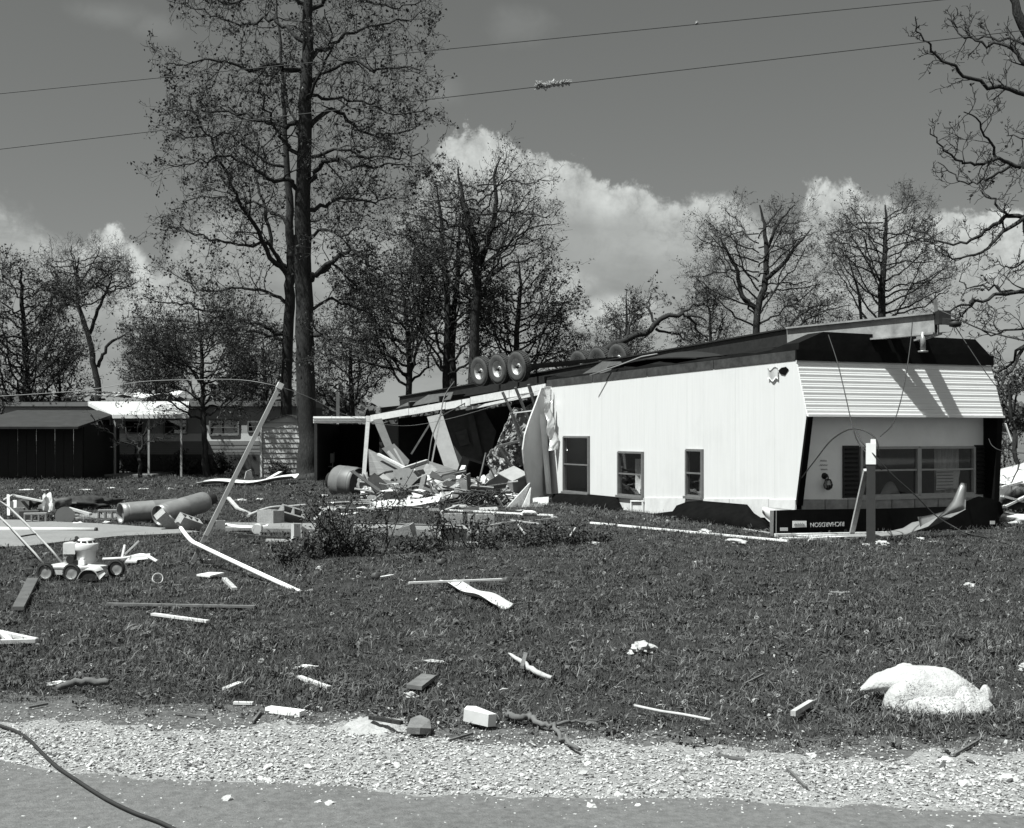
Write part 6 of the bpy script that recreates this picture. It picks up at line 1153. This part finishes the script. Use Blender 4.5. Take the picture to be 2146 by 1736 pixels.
for i, (a, b) in enumerate((((2000, 1590), (2050, 1560)), ((1500, 1590), (1560, 1600)), ((360, 1500), (430, 1510)), ((530, 1520), (545, 1500)), ((1650, 1620), (1690, 1660)), ((60, 1490), (100, 1482)), ((940, 1560), (990, 1545)), ((1560, 1440), (1600, 1420)))): gstick('twig', f'small dark twig lying {near((a[0] + b[0]) / 2, (a[1] + b[1]) / 2)}', 'twig', a, b, .012, .012, BARKL, 'twigs along the gravel edge', z=.02)
wire('cable', 'long black cable snaking across the gravel onto the road', [G(-120, 1495) + Z * .025, G(0, 1530) + Z * .025, G(50, 1552) + Z * .025, G(90, 1590) + Z * .025, G(120, 1618) + Z * .025, G(160, 1646) + Z * .025, G(220, 1685) + Z * .025, G(280, 1715) + Z * .025, G(340, 1738) + Z * .025, G(420, 1780) + Z * .025], 0.0085, CABLE, 'cable')
for i, (x, y, d) in enumerate(((478, 1681, .06), (690, 1690, .05), (668, 1686, .04), (1295, 1672, .05), (1240, 1696, .05), (870, 1520, .05), (250, 1670, .03), (560, 1640, .05), (2020, 1648, .07), (1980, 1600, .07), (2110, 1640, .08), (1700, 1590, .06))): crumple('stone', f"single {'large' if d > .055 else 'small'} pale stone {near(x, y)}", 'stone', G(x, y), (d, d * .8, d * .6), STONEA, 320 + i, 'loose stones at the road edge', sub=2)
# ---------------------------------------------------------------- lawn mower
def mower():
    base = G(168, 1214); yaw = -0.10
    t = thing('lawn_mower', 'old white lawn mower with a tall engine standing on the lawn by the drive', 'lawn mower', base, None, (0, 0, yaw))
    def part(mb, name, mat, par=t):
        o = place(mb.mesh(name, mat), name, par); return o
    wt = MB(); wt.lathe([(.07, -.02), (.088, -.022), (.098, -.012), (.098, .012), (.088, .022), (.07, .02), (.07, -.02)], 28)
    for k in range(30): a = k * 2 * math.pi / 30; wt.box((.099 * math.cos(a), .099 * math.sin(a), 0), (.006, .010, .03), Matrix.Rotation(a, 3, 'Z'))
    wr = MB(); wr.lathe([(.07, -.016), (.062, -.014), (.04, -.004), (.025, -.012), (0, -.014)], 24); wr.lathe([(.0, .012), (.03, .01), (.06, .006), (.07, .014)], 24)
    for k in range(6): a = k * 1.047; wr.bar((.02 * math.cos(a), .02 * math.sin(a), -.012), (.064 * math.cos(a), .064 * math.sin(a), -.012), .008, .006, (0, 0, 1))
    wtm, wrm = wt.mesh('wheel', M('mower_rubber', 0.015, 0.85)), wr.mesh('rim', M('mower_rim', 0.22, 0.5, 0.2, 20, metal=.2))
    for x, y, z in ((-.31, -.19, .097), (.0, -.215, .097), (.33, .22, .10), (-.22, .22, .097)):
        w = place(wtm, 'wheel', t, (x, y, z), (-math.pi / 2, 0, 0)); w.rotation_euler = (math.pi / 2, 0, 0); place(wrm, 'rim', w)
    d = MB(); oc = [(-.36, -.16), (-.28, -.19), (.10, -.19), (.24, -.12), (.30, 0), (.24, .16), (.1, .2), (-.28, .19), (-.36, .14)]; n = len(oc)
    V = []
    for sc, z in ((1.0, .07), (1.0, .135), (1.03, .14), (1.03, .155), (.97, .16), (.55, .185)): V += [(x * sc, y * sc, z) for x, y in oc]
    d.add(V, [(i * n + j, i * n + (j + 1) % n, (i + 1) * n + (j + 1) % n, (i + 1) * n + j) for i in range(5) for j in range(n)] + [tuple(5 * n + j for j in range(n))]); part(d, 'deck', M('mower_deck', 0.40, 0.5, 0.15, 12, 0.05, stain=0.4, stain_scale=10))
    ch = MB(); ch.grid(lambda u, v: (lerp(.14, .36, u) + .02 * v * (2 * u - 1), -.15 - .19 * v, .168 - .025 * v - (.085 + .02 * v) * abs(2 * u - 1) ** 3), 12, 6, .006); part(ch, 'discharge_chute', M('chute_metal', 0.45, 0.45, 0.15, 14, 0.05, stain=.4, stain_scale=12))
    c2 = MB(); c2.box((.25, -.24, .075), (.19, .17, .10)); part(c2, 'dark_mouth_fill', RUSTY)  # solid dark box stands for the shaded chute opening
    e = MB(); e.lathe([(.105, .18), (.108, .20), (.108, .32), (.125, .325), (.13, .34), (.13, .40), (.125, .405), (.10, .41), (.09, .44), (.085, .455), (.03, .465), (0, .465)], 28); eng = part(e, 'engine_shroud', MOWER); eng.location = (.07, 0, 0)
    g2 = MB()
    for k in range(9): a = k * 2 * math.pi / 9; g2.box((.07 + .094 * math.cos(a), .094 * math.sin(a), .428), (.012, .045, .018), Matrix.Rotation(a, 3, 'Z'))
    part(g2, 'cooling_grille', RUSTY)
    b = MB(); b.box((-.085, -.02, .35), (.14, .16, .12)); b.box((-.085, -.02, .413), (.13, .15, .01)); part(b, 'fuel_tank', MOWER)
    f = MB(); f.tube([(-.07, 0, .42), (-.06, 0, .45)], .014, 10); f.tube([(-.045, .03, .452), (-.03, -.03, .47)], .02, 10); part(f, 'fuel_cap', RUSTY)
    cy = MB()
    for k in range(5): cy.box((-.095, -.02, .20 + k * .022), (.13 - .01 * (k % 2), .14, .009))
    cy.box((-.08, -.02, .24), (.09, .10, .12)); part(cy, 'cylinder_fins', M('engine_fins', 0.32, 0.6, 0.3, 20))
    m = MB(); m.tube([(-.06, -.08, .23), (-.06, -.13, .23)], .045, 16); m.tube([(-.0, -.10, .20), (.02, -.15, .20)], .03, 12); part(m, 'muffler', RUSTY)
    c3 = MB(); c3.box((.08, -.12, .20), (.07, .05, .05)); c3.box((.08, -.12, .235), (.04, .03, .03)); part(c3, 'carburettor', WHITEW)
    for y in (-.20, .20):
        h = MB(); h.tube([(-.30, y, .15), (-.44, y * .98, .31), (-.75, y * .96, .62), (-.95, y * .95, .80), (-1.05, y * .9, .86), (-1.08, 0, .88)], .0125, 8); part(h, 'handle', WHITEP)
    br = MB(); br.tube([(-.62, -.19, .49), (-.62, .19, .49)], .009, 6); part(br, 'handle_brace', RUSTY)
    ro = MB(); ro.tube([(-.36, -.2, .2), (-.72, -.21, .585), (-.8, -.21, .66)], .005, 5); part(ro, 'throttle_cable', RUSTY)
mower()
# odd bits beside the mower
wire('hose', 'pale curved hose lying on the grass right of the mower', [G(215, 1181) + Z * .05, G(262, 1180) + Z * .06, G(300, 1178) + Z * .09, G(330, 1186) + Z * .05], 0.022, PALE, 'hose')
gquad('cardboard', 'pale flat piece of card beside the curved hose', 'card', [(262, 1187), (286, 1187), (290, 1180), (268, 1180)], .02, PALE, .05)
mb = MB(); mb.grid(lambda u, v: G(lerp(270, 312, u), lerp(1184, 1180, u)) + Vector((0, .12 * v, .05 + .06 * math.sin(v * 3.1))), 8, 4, .008); tag(mb.build('curved_lid', PALE), 'pale curved lid lying under the arc of the hose', 'lid')
t = thing('garden_tool', 'small broken sprinkler stand with raised arms right of the mower', 'sprinkler', G(262, 1178))
for a, b in (((256, 1170), (262, 1142)), ((262, 1162), (291, 1134)), ((260, 1165), (280, 1172)), ((240, 1174), (262, 1172))): mb = MB(); mb.bar(P(a[0], a[1], 15.9), P(b[0], b[1], 15.95), .03, .02); mb.build('arm', PALE, t)
mb = MB(); mb.lathe([(0, 0), (.12, 0), (.11, .05), (.03, .07), (0, .07)], 14, Matrix.Translation(G(265, 1179))); mb.build('base', RUSTY, t)
# ---------------------------------------------------------------- homes and sheds beyond the lawn
def house():
    Y = 50.0; base = Vector(((380 - CX) / FPX * Y, Y, 0)); t = thing('mobile_home', 'long low flat-roofed mobile home with a pale belt line behind the young tree', 'mobile home', base)
    X = lambda x, Yv=Y: (x - CX) / FPX * Yv
    def strip_(name, x0, x1, y0, y1, mat, dy=0.0, d=0.08):
        mb = MB(); a = P(x0, y0, Y - dy); b = P(x1, y1, Y - dy); mb.hexa([(a.x, Y - dy, b.z), (b.x, Y - dy, b.z), (b.x, Y - dy, a.z), (a.x, Y - dy, a.z)], [(a.x, Y - dy + d, b.z), (b.x, Y - dy + d, b.z), (b.x, Y - dy + d, a.z), (a.x, Y - dy + d, a.z)]); return mb.build(name, mat, t)
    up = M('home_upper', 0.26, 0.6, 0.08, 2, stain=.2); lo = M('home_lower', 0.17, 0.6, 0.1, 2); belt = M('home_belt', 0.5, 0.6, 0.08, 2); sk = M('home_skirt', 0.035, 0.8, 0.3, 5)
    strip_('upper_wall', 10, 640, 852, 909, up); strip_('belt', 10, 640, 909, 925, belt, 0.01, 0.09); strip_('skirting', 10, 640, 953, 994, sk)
    for k in range(7): strip_('siding_plank', 10, 640, 925 + k * 4, 925 + k * 4 + 3.7, lo, 0.005 + .012 * (k % 2), 0.09)
    mb = MB(); a = P(5, 852, Y); b = P(645, 836, Y); mb.hexa([(a.x, Y - .25, a.z), (b.x, Y - .25, a.z), (b.x, Y + 4, a.z), (a.x, Y + 4, a.z)], [(a.x, Y - .2, a.z + .16), (b.x, Y - .2, a.z + .16), (b.x, Y + 4, a.z + .32), (a.x, Y + 4, a.z + .32)]); mb.build('roof', ROOFM, t)
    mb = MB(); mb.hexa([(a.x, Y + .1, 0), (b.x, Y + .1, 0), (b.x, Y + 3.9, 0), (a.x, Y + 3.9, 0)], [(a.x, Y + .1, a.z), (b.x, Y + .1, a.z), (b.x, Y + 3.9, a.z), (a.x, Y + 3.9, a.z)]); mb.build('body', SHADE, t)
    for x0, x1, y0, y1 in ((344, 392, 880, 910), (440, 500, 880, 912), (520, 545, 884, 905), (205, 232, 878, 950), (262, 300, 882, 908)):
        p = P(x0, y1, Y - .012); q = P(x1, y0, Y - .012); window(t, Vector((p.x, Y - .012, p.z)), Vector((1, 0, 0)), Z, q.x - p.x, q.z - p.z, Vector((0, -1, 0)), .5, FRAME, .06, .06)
        mb = MB(); mb.hexa([(p.x, Y - .004, p.z), (q.x, Y - .004, p.z), (q.x, Y - .004, q.z), (p.x, Y - .004, q.z)], [(p.x, Y + .1, p.z), (q.x, Y + .1, p.z), (q.x, Y + .1, q.z), (p.x, Y + .1, q.z)]); mb.build('dark_backing', SHADE, t)  # dark plate behind the glass stands for the dim room
    # awning over the door side
    aw = MB(); z1, z0 = P(0, 843, Y).z, P(0, 871, 46.5).z; xa0, xa1, xb0, xb1 = X(186), X(398), (240 - CX) / FPX * 46.5, (394 - CX) / FPX * 46.5; n = 9
    for i in range(n):
        u0, u1 = i / n, (i + 1) / n - .002; aw = MB(); p = [Vector((lerp(xa0, xa1, u0), Y - .1, z1)), Vector((lerp(xa0, xa1, u1), Y - .1, z1)), Vector((lerp(xb0, xb1, u1), 46.5, z0)), Vector((lerp(xb0, xb1, u0), 46.5, z0))]; aw.slab(p, .05); aw.build('awning_panel', M('awning_paint', 0.42, 0.6, 0.15, 3, stain=.3) if i == 0 else MATS['awning_paint'], t)
    mb = MB(); mb.bar((xb0 - .05, 46.46, z0 - .04), (xb1 + .05, 46.46, z0 - .04), .06, .14); mb.bar((xa0, Y - .1, z1 - .07), (xb0, 46.5, z0 - .06), .06, .13); mb.build('awning_fascia', PALE, t)
    for x in (241, 312, 380): mb = MB(); xx = (x - CX) / FPX * 46.6; mb.bar((xx, 46.6, 0), (xx, 46.6, z0 - .08), .07, .07); mb.build('awning_post', GREYP, t)
    mb = MB(); mb.hexa([((205 - CX) / FPX * 47, 46.3, 0), ((330 - CX) / FPX * 47, 46.3, 0), ((330 - CX) / FPX * 47, 49.8, 0), ((205 - CX) / FPX * 47, 49.8, 0)], [((205 - CX) / FPX * 47, 46.3, .1), ((330 - CX) / FPX * 47, 46.3, .1), ((330 - CX) / FPX * 47, 49.8, .1), ((205 - CX) / FPX * 47, 49.8, .1)]); mb.build('porch_slab', CONC, t)
house()
t = thing('ladder', 'pale ladder lying along the flat roof of the long home', 'ladder', P(200, 834, 51.5))
for dz, dy in ((0, 0), (.14, .35)):
    mb = MB(); mb.tube(refine([P(128, 834, 51.5) + Vector((0, dy, dz)), P(200, 831, 51.5) + Vector((0, dy, dz + .05)), P(275, 832, 51.5) + Vector((0, dy, dz - .02))], 4, 0, R), .035, 6); mb.build('rail', PALE, t)
for k in range(10): mb = MB(); x = lerp(134, 268, k / 9); p = P(x, 833, 51.5); mb.bar(p, p + Vector((.12, .35, .17)), .04, .04); mb.build('rung', PALE, t)
mb = MB(); mb.grid(lambda u, v: P(lerp(236, 372, u), 833 - 6 * u - 2 * math.sin(u * 9), 50.6) + Vector((0, 1.5 * v, .12 * v + .06 * math.sin(u * 11 + v * 5))), 16, 5, .02); tag(mb.build('metal_sheet', WHITE), 'buckled pale metal sheet thrown on the roof of the long home', 'metal sheet')
def gabled(name, label, cat, x0, x1, Y, y_eave, y_peak, depth, wall_m, trim_m, roof_m, planks):
    zb_, ze, zp = 0, P(0, y_eave, Y).z, P(0, y_peak, Y).z; xa, xb = (x0 - CX) / FPX * Y, (x1 - CX) / FPX * Y; xm = (xa + xb) / 2; t = thing(name, label, cat, (xm, Y, 0))
    for k in range(planks):
        a, b = ze * k / planks, ze * (k + 1) / planks - .015; mb = MB(); mb.hexa([(xa, Y - .035, a), (xb, Y - .035, a), (xb, Y - .005, b), (xa, Y - .005, b)], [(xa, Y + .03, a), (xb, Y + .03, a), (xb, Y + .03, b), (xa, Y + .03, b)]); mb.build('siding_plank', wall_m, t)
    mb = MB(); mb.slab([(xa, Y, ze), (xb, Y, ze), (xm, Y, zp)], .06); mb.build('gable', wall_m, t)
    for x, ms in ((xa - .02, -1), (xb + .02, 1)): mb = MB(); mb.bar((x, Y - .04, 0), (x, Y - .04, ze), .07, .07, (0, 1, 0)); mb.build('corner_trim', trim_m, t)
    for x in (xa, xb): mb = MB(); mb.hexa([(x - .02, Y + .04, 0), (x + .02, Y + .04, 0), (x + .02, Y + depth, 0), (x - .02, Y + depth, 0)], [(x - .02, Y + .04, ze), (x + .02, Y + .04, ze), (x + .02, Y + depth, ze), (x - .02, Y + depth, ze)]); mb.build('side_wall', wall_m, t)
    for a, s in ((xa, -1), (xb, 1)):
        mb = MB(); mb.slab([(a + s * .12, Y - .12, ze - .04), (a + s * .12, Y + depth, ze - .04), (xm, Y + depth, zp + .03), (xm, Y - .12, zp + .03)], .05); mb.build('roof', roof_m, t)
    return t
gabled('shed', 'small grey plank-sided shed with a gabled roof beside the tall trunk', 'shed', 549, 652, 45.5, 886, 872, 3.0, SIDINGG, PALE, ROOFM, 11)
def carport():
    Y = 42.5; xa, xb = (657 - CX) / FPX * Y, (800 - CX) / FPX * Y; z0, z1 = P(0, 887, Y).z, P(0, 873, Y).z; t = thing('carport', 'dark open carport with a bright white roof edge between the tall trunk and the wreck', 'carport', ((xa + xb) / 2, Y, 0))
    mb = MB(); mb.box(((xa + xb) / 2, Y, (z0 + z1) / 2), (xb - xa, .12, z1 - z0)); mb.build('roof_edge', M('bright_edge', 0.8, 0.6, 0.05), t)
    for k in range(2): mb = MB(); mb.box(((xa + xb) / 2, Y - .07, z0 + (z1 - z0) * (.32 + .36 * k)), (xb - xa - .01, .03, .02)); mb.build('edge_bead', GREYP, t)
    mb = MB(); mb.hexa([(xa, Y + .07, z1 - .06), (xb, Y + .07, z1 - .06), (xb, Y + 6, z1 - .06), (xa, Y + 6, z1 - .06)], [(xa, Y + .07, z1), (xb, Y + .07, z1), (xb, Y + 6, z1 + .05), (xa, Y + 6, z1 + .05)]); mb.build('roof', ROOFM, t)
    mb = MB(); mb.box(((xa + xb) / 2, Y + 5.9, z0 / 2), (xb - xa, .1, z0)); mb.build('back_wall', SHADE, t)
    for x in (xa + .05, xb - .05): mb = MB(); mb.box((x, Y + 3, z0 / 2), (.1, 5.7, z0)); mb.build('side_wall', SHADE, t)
    mb = MB(); mb.bar(P(708, 874, Y + 2), P(708, 822, Y + 2), .11, .11); mb.build('flue', WHITEP, t)
carport()
def chair():
    b = Vector(((684 - CX) / FPX * 45.5, 45.5, 0)); t = thing('garden_chair', 'dim metal garden chair standing inside the dark carport', 'chair', b)
    for s in (-1, 1): mb = MB(); mb.tube([b + Vector((s * .25, -.2, 0)), b + Vector((s * .26, -.2, .55)), b + Vector((s * .25, .25, .6)), b + Vector((s * .24, .3, .95))], .025, 6); mb.build('frame', SIDINGG, t)
    mb = MB(); mb.box(b + Vector((0, 0, .42)), (.48, .45, .04)); mb.build('seat', SIDINGG, t); mb = MB(); mb.box(b + Vector((0, .27, .72)), (.46, .04, .36)); mb.build('backrest', PALE, t)
chair()
def dark_shed():
    Y = 44.0; xa, xb = (-60 - CX) / FPX * Y, (174 - CX) / FPX * Y; z0 = P(0, 890, Y).z; t = thing('garage', 'big garage with its front coloured as dark shade at the photo edge with a grey sloping roof', 'garage', ((xa + xb) / 2, Y, 0)); mb = MB()
    n = 12
    for k in range(n):
        a, b = lerp(xa, xb, k / n), lerp(xa, xb, (k + 1) / n) - .02; mb = MB(); mb.box(((a + b) / 2, Y + .02 * (k % 2), z0 / 2), (b - a, .06, z0)); mb.build('wall_board', M('shaded_board', 0.004, 0.7, 0.4, 6) if k == 0 else MATS['shaded_board'], t)  # near-black board colour carries the shade over the front
    mb = MB(); mb.box((xb - .03, Y + 2.1, z0 / 2), (.06, 4, z0)); mb.build('side_wall', MATS['shaded_board'], t)
    mb = MB(); mb.slab([(xa - .1, Y - .95, z0 - .12), (xb + .15, Y - .95, z0 - .12), (xb + .15, Y + 4.3, z0 + .55), (xa - .1, Y + 4.3, z0 + .55)], .08); mb.build('roof', M('old_roof', 0.022, 0.8, 0.4, 3, 0.1, stain=.4), t)  # front overhang lengthened to keep the boards in shade
dark_shed()
# ---------------------------------------------------------------- shrubs, weeds
def shrub(name, label, cat, base, stems, h, spread, leaf_n, leaf, seed, mat=SHRUBM, kids=(0, 3), gn=.25, stem_r=.012, group=None, up=.12):
    t = thing(name, label, cat, base, group); tr = Tree(seed); mb = MB(); r = tr.r
    for i in range(stems):
        d = Vector((r.gauss(0, spread), r.gauss(0, spread * .8), 1)); tr.twig(mb, Vector(base) + Vector((r.gauss(0, spread * .3 * h), r.gauss(0, spread * .2 * h), 0)), d, h * r.uniform(.5, 1.05), stem_r, 1, up, leaf_n, list(kids), gn)
    mb.build('stems', BARK, t); tr.foliage(t, leaf, mat=mat); return t
shrub('bush', 'tall loose leafy bush growing in front of the footing slab', 'bush', G(715, 1163), 14, .85, .35, 6, .05, 501, kids=(0, 4)); shrub('bush', 'low dark leafy bush right under the tall loose bush', 'bush', G(760, 1166), 14, .36, .55, 7, .05, 502, kids=(0, 4))
shrub('bush', 'tall thin leafy stem rising before the white siding strip', 'bush', G(808, 1150), 3, 1.0, .10, 9, .05, 503, kids=(0, 4)); shrub('bush', 'leafy stems growing around the pale upright blocks', 'bush', G(930, 1152), 8, .6, .4, 6, .045, 504, kids=(0, 4)); shrub('bush', 'arching dark leafy plant in front of the slotted upright block', 'bush', G(990, 1150), 8, .45, .5, 6, .05, 505, kids=(0, 4))
shrub('bush', 'low dark bushy plant at the start of the row near the white pipe', 'bush', G(600, 1188), 10, .28, .5, 7, .045, 506, kids=(0, 3)); shrub('bush', 'low leafy plant between the white pipe and the tall bush', 'bush', G(650, 1172), 11, .32, .6, 6, .045, 507, kids=(0, 3))
def yucca(label, x, y, n, h):
    b = G(x, y); t = thing('spiky_plant', label, 'plant', b); r = random.Random(x)
    mb = MB()
    for i in range(n):
        a = r.uniform(0, 6.28); e = r.uniform(.25, 1.35); d = Vector((math.cos(a) * math.cos(e), math.sin(a) * math.cos(e), math.sin(e))); s_ = d.cross(Z).normalized() * .016; L_ = h * r.uniform(.7, 1.1); m = b + d * L_ * .5; tp = b + d * L_ - Z * .05
        mb.add([b - s_ * .6, b + s_ * .6, m + s_, m - s_, tp], [(0, 1, 2, 3), (3, 2, 4)])
    mb.build('foliage', SHRUBM, t)
yucca('dark spiky yucca beside the small standing panel', 685 - 2, 1166, 60, .42); yucca('small dark spiky yucca below the small standing panel', 640, 1160, 40, .36)
WL = ['in front of the slotted upright block', 'with pale stalks lying across it', 'in the middle of the long weedy row', 'just past the middle of the weedy row', 'near the far end of the weedy row', 'behind the start of the weedy row', 'at the very end of the weedy row', 'between the tall bush and the dark small block', 'below the dark small block', 'around the flat white scrap']
for i, (x, y, h, s) in enumerate(((1060, 1138, .22, .9), (1105, 1146, .28, 1.0), (1140, 1142, .24, 1.1), (1180, 1140, .24, 1.1), (1220, 1140, .18, 1.0), (1085, 1128, .2, 1.0), (1260, 1136, .14, .9), (850, 1156, .22, .9), (895, 1160, .22, .9), (1020, 1152, .2, .9))):
    shrub('weed_clump', 'low tangled clump of weeds ' + WL[i], 'weeds', G(x, y), 20, h * 1.25, s, 4, .05, 520 + i, kids=(0, 3), gn=.5, stem_r=.006, group='weed clumps along the row', up=-.05)
for i, (a, b) in enumerate((((1040, 1118), (1090, 1112)), ((1070, 1110), (1130, 1118)), ((1085, 1120), (1100, 1142)), ((1110, 1112), (1160, 1106)), ((1195, 1146), (1206, 1128)), ((1010, 1126), (1050, 1118)))): gstick('dead_stalk', 'pale dead stalk lying ' + ['just right of the slotted upright block', 'highest on the first weed clump', 'slanting down the front of the weeds', 'on top of the middle weeds', 'poking up at the lower edge of the weeds', 'before the slotted upright block'][i], 'stalk', a, b, .02, .02, WOODL, 'dead stalks on the weedy row', z=.16)
for i, (x, y, Y_, h) in enumerate(((200, 985, 48.5, 1.0), (285, 990, 48.8, .7), (390, 990, 49, .8), (465, 990, 49, .7), (585, 1004, 44.4, .5))):
    shrub('shrub', ['round dark shrub beside the garage corner under the awning', 'round dark shrub between the awning posts', 'round dark shrub by the trunk of the young tree', 'round dark shrub under the home windows beyond the young tree', 'low dark shrub at the foot of the small shed'][i], 'shrub', Vector(((x - CX) / FPX * Y_, Y_, 0)), 26, h, .7, 14, .09, 560 + i, kids=(0, 4), group='shrubs against the long home' if i < 4 else None)
# right edge: toppled brush, bent sheets and debris beyond the wing
auto_tree('uprooted_bush', 'drooping uprooted bush standing behind the black wing', 61, 31, Vector(((2130 - CX) / FPX * 31, 31, 0)), [([(2135, 1045), (2128, 960), (2120, 880), (2112, 800)], [5, 5, 4, 2], 0)],
          [([(2128, 900), (2110, 830), (2120, 800), (2160, 830), (2170, 900)], 3, .5), ([(2124, 860), (2140, 800), (2160, 790)], 2.5, -.5), ([(2120, 880), (2100, 850), (2108, 900), (2115, 960)], 2.5, .5), ([(2130, 940), (2150, 880), (2175, 870)], 2.5, 0), ([(2118, 850), (2090, 800), (2085, 790)], 2, .4), ([(2130, 960), (2105, 920), (2110, 990)], 2.5, .2)], 2.4, .10, .55, (0, 4, 3), None, 10, cat='bush')
mb = MB(); mb.grid(lambda u, v: P(lerp(2086, 2190, u), lerp(1012, 985 - 30 * u, v) + 4 * math.sin(u * 5), 24.6 + .4 * v) + Vector((0, .12 * math.sin(u * 7), 0)), 12, 6, .02); tag(mb.build('bent_sheet', PALE), 'pale bent sheet slanting up behind the black wing', 'sheet')
crumple('rubble_pile', 'dark rubble lying under the pale bent sheet', 'rubble', G(2150, 1070), (1.5, .8, .7), DARKP, 330); crumple('rubble_pile', 'pale rag draped at the end of the black eave', 'rubble', G(2140, 1098), (.9, .4, .22), PALE, 331)
for i, (a, b) in enumerate((((2098, 1022), (2140, 1010)), ((2100, 1040), (2146, 1052)), ((2105, 1062), (2150, 1040)), ((2110, 1075), (2150, 1082)))): stick('broken_board', ['upper pale board just under the bent sheet', 'white board in the middle of the rubble behind the wing', 'pale board slanting low behind the wing', 'lowest white board behind the wing near the eave end'][i], 'board', (a[0], a[1], 24.2), (b[0], b[1], 24.4), .09, .04, WHITEP if i % 2 else PALE, 'boards behind the black wing')
stick('lath', 'thin white lath hanging beside the drooping bush', 'lath', (2107, 888, 24), (2119, 925, 24), .05, .02, WHITEW)
mb = MB(); X0 = (2085 - CX) / FPX * 60; mb.hexa([(X0, 60, 0), (X0 + 12, 60, 0), (X0 + 12, 64, 0), (X0, 64, 0)], [(X0, 60, 1.7), (X0 + 12, 60, 1.7), (X0 + 12, 64, 1.7), (X0, 64, 1.7)]); tag(mb.build('far_shed', GREYP), 'low grey shed far behind the drooping bush', 'shed')
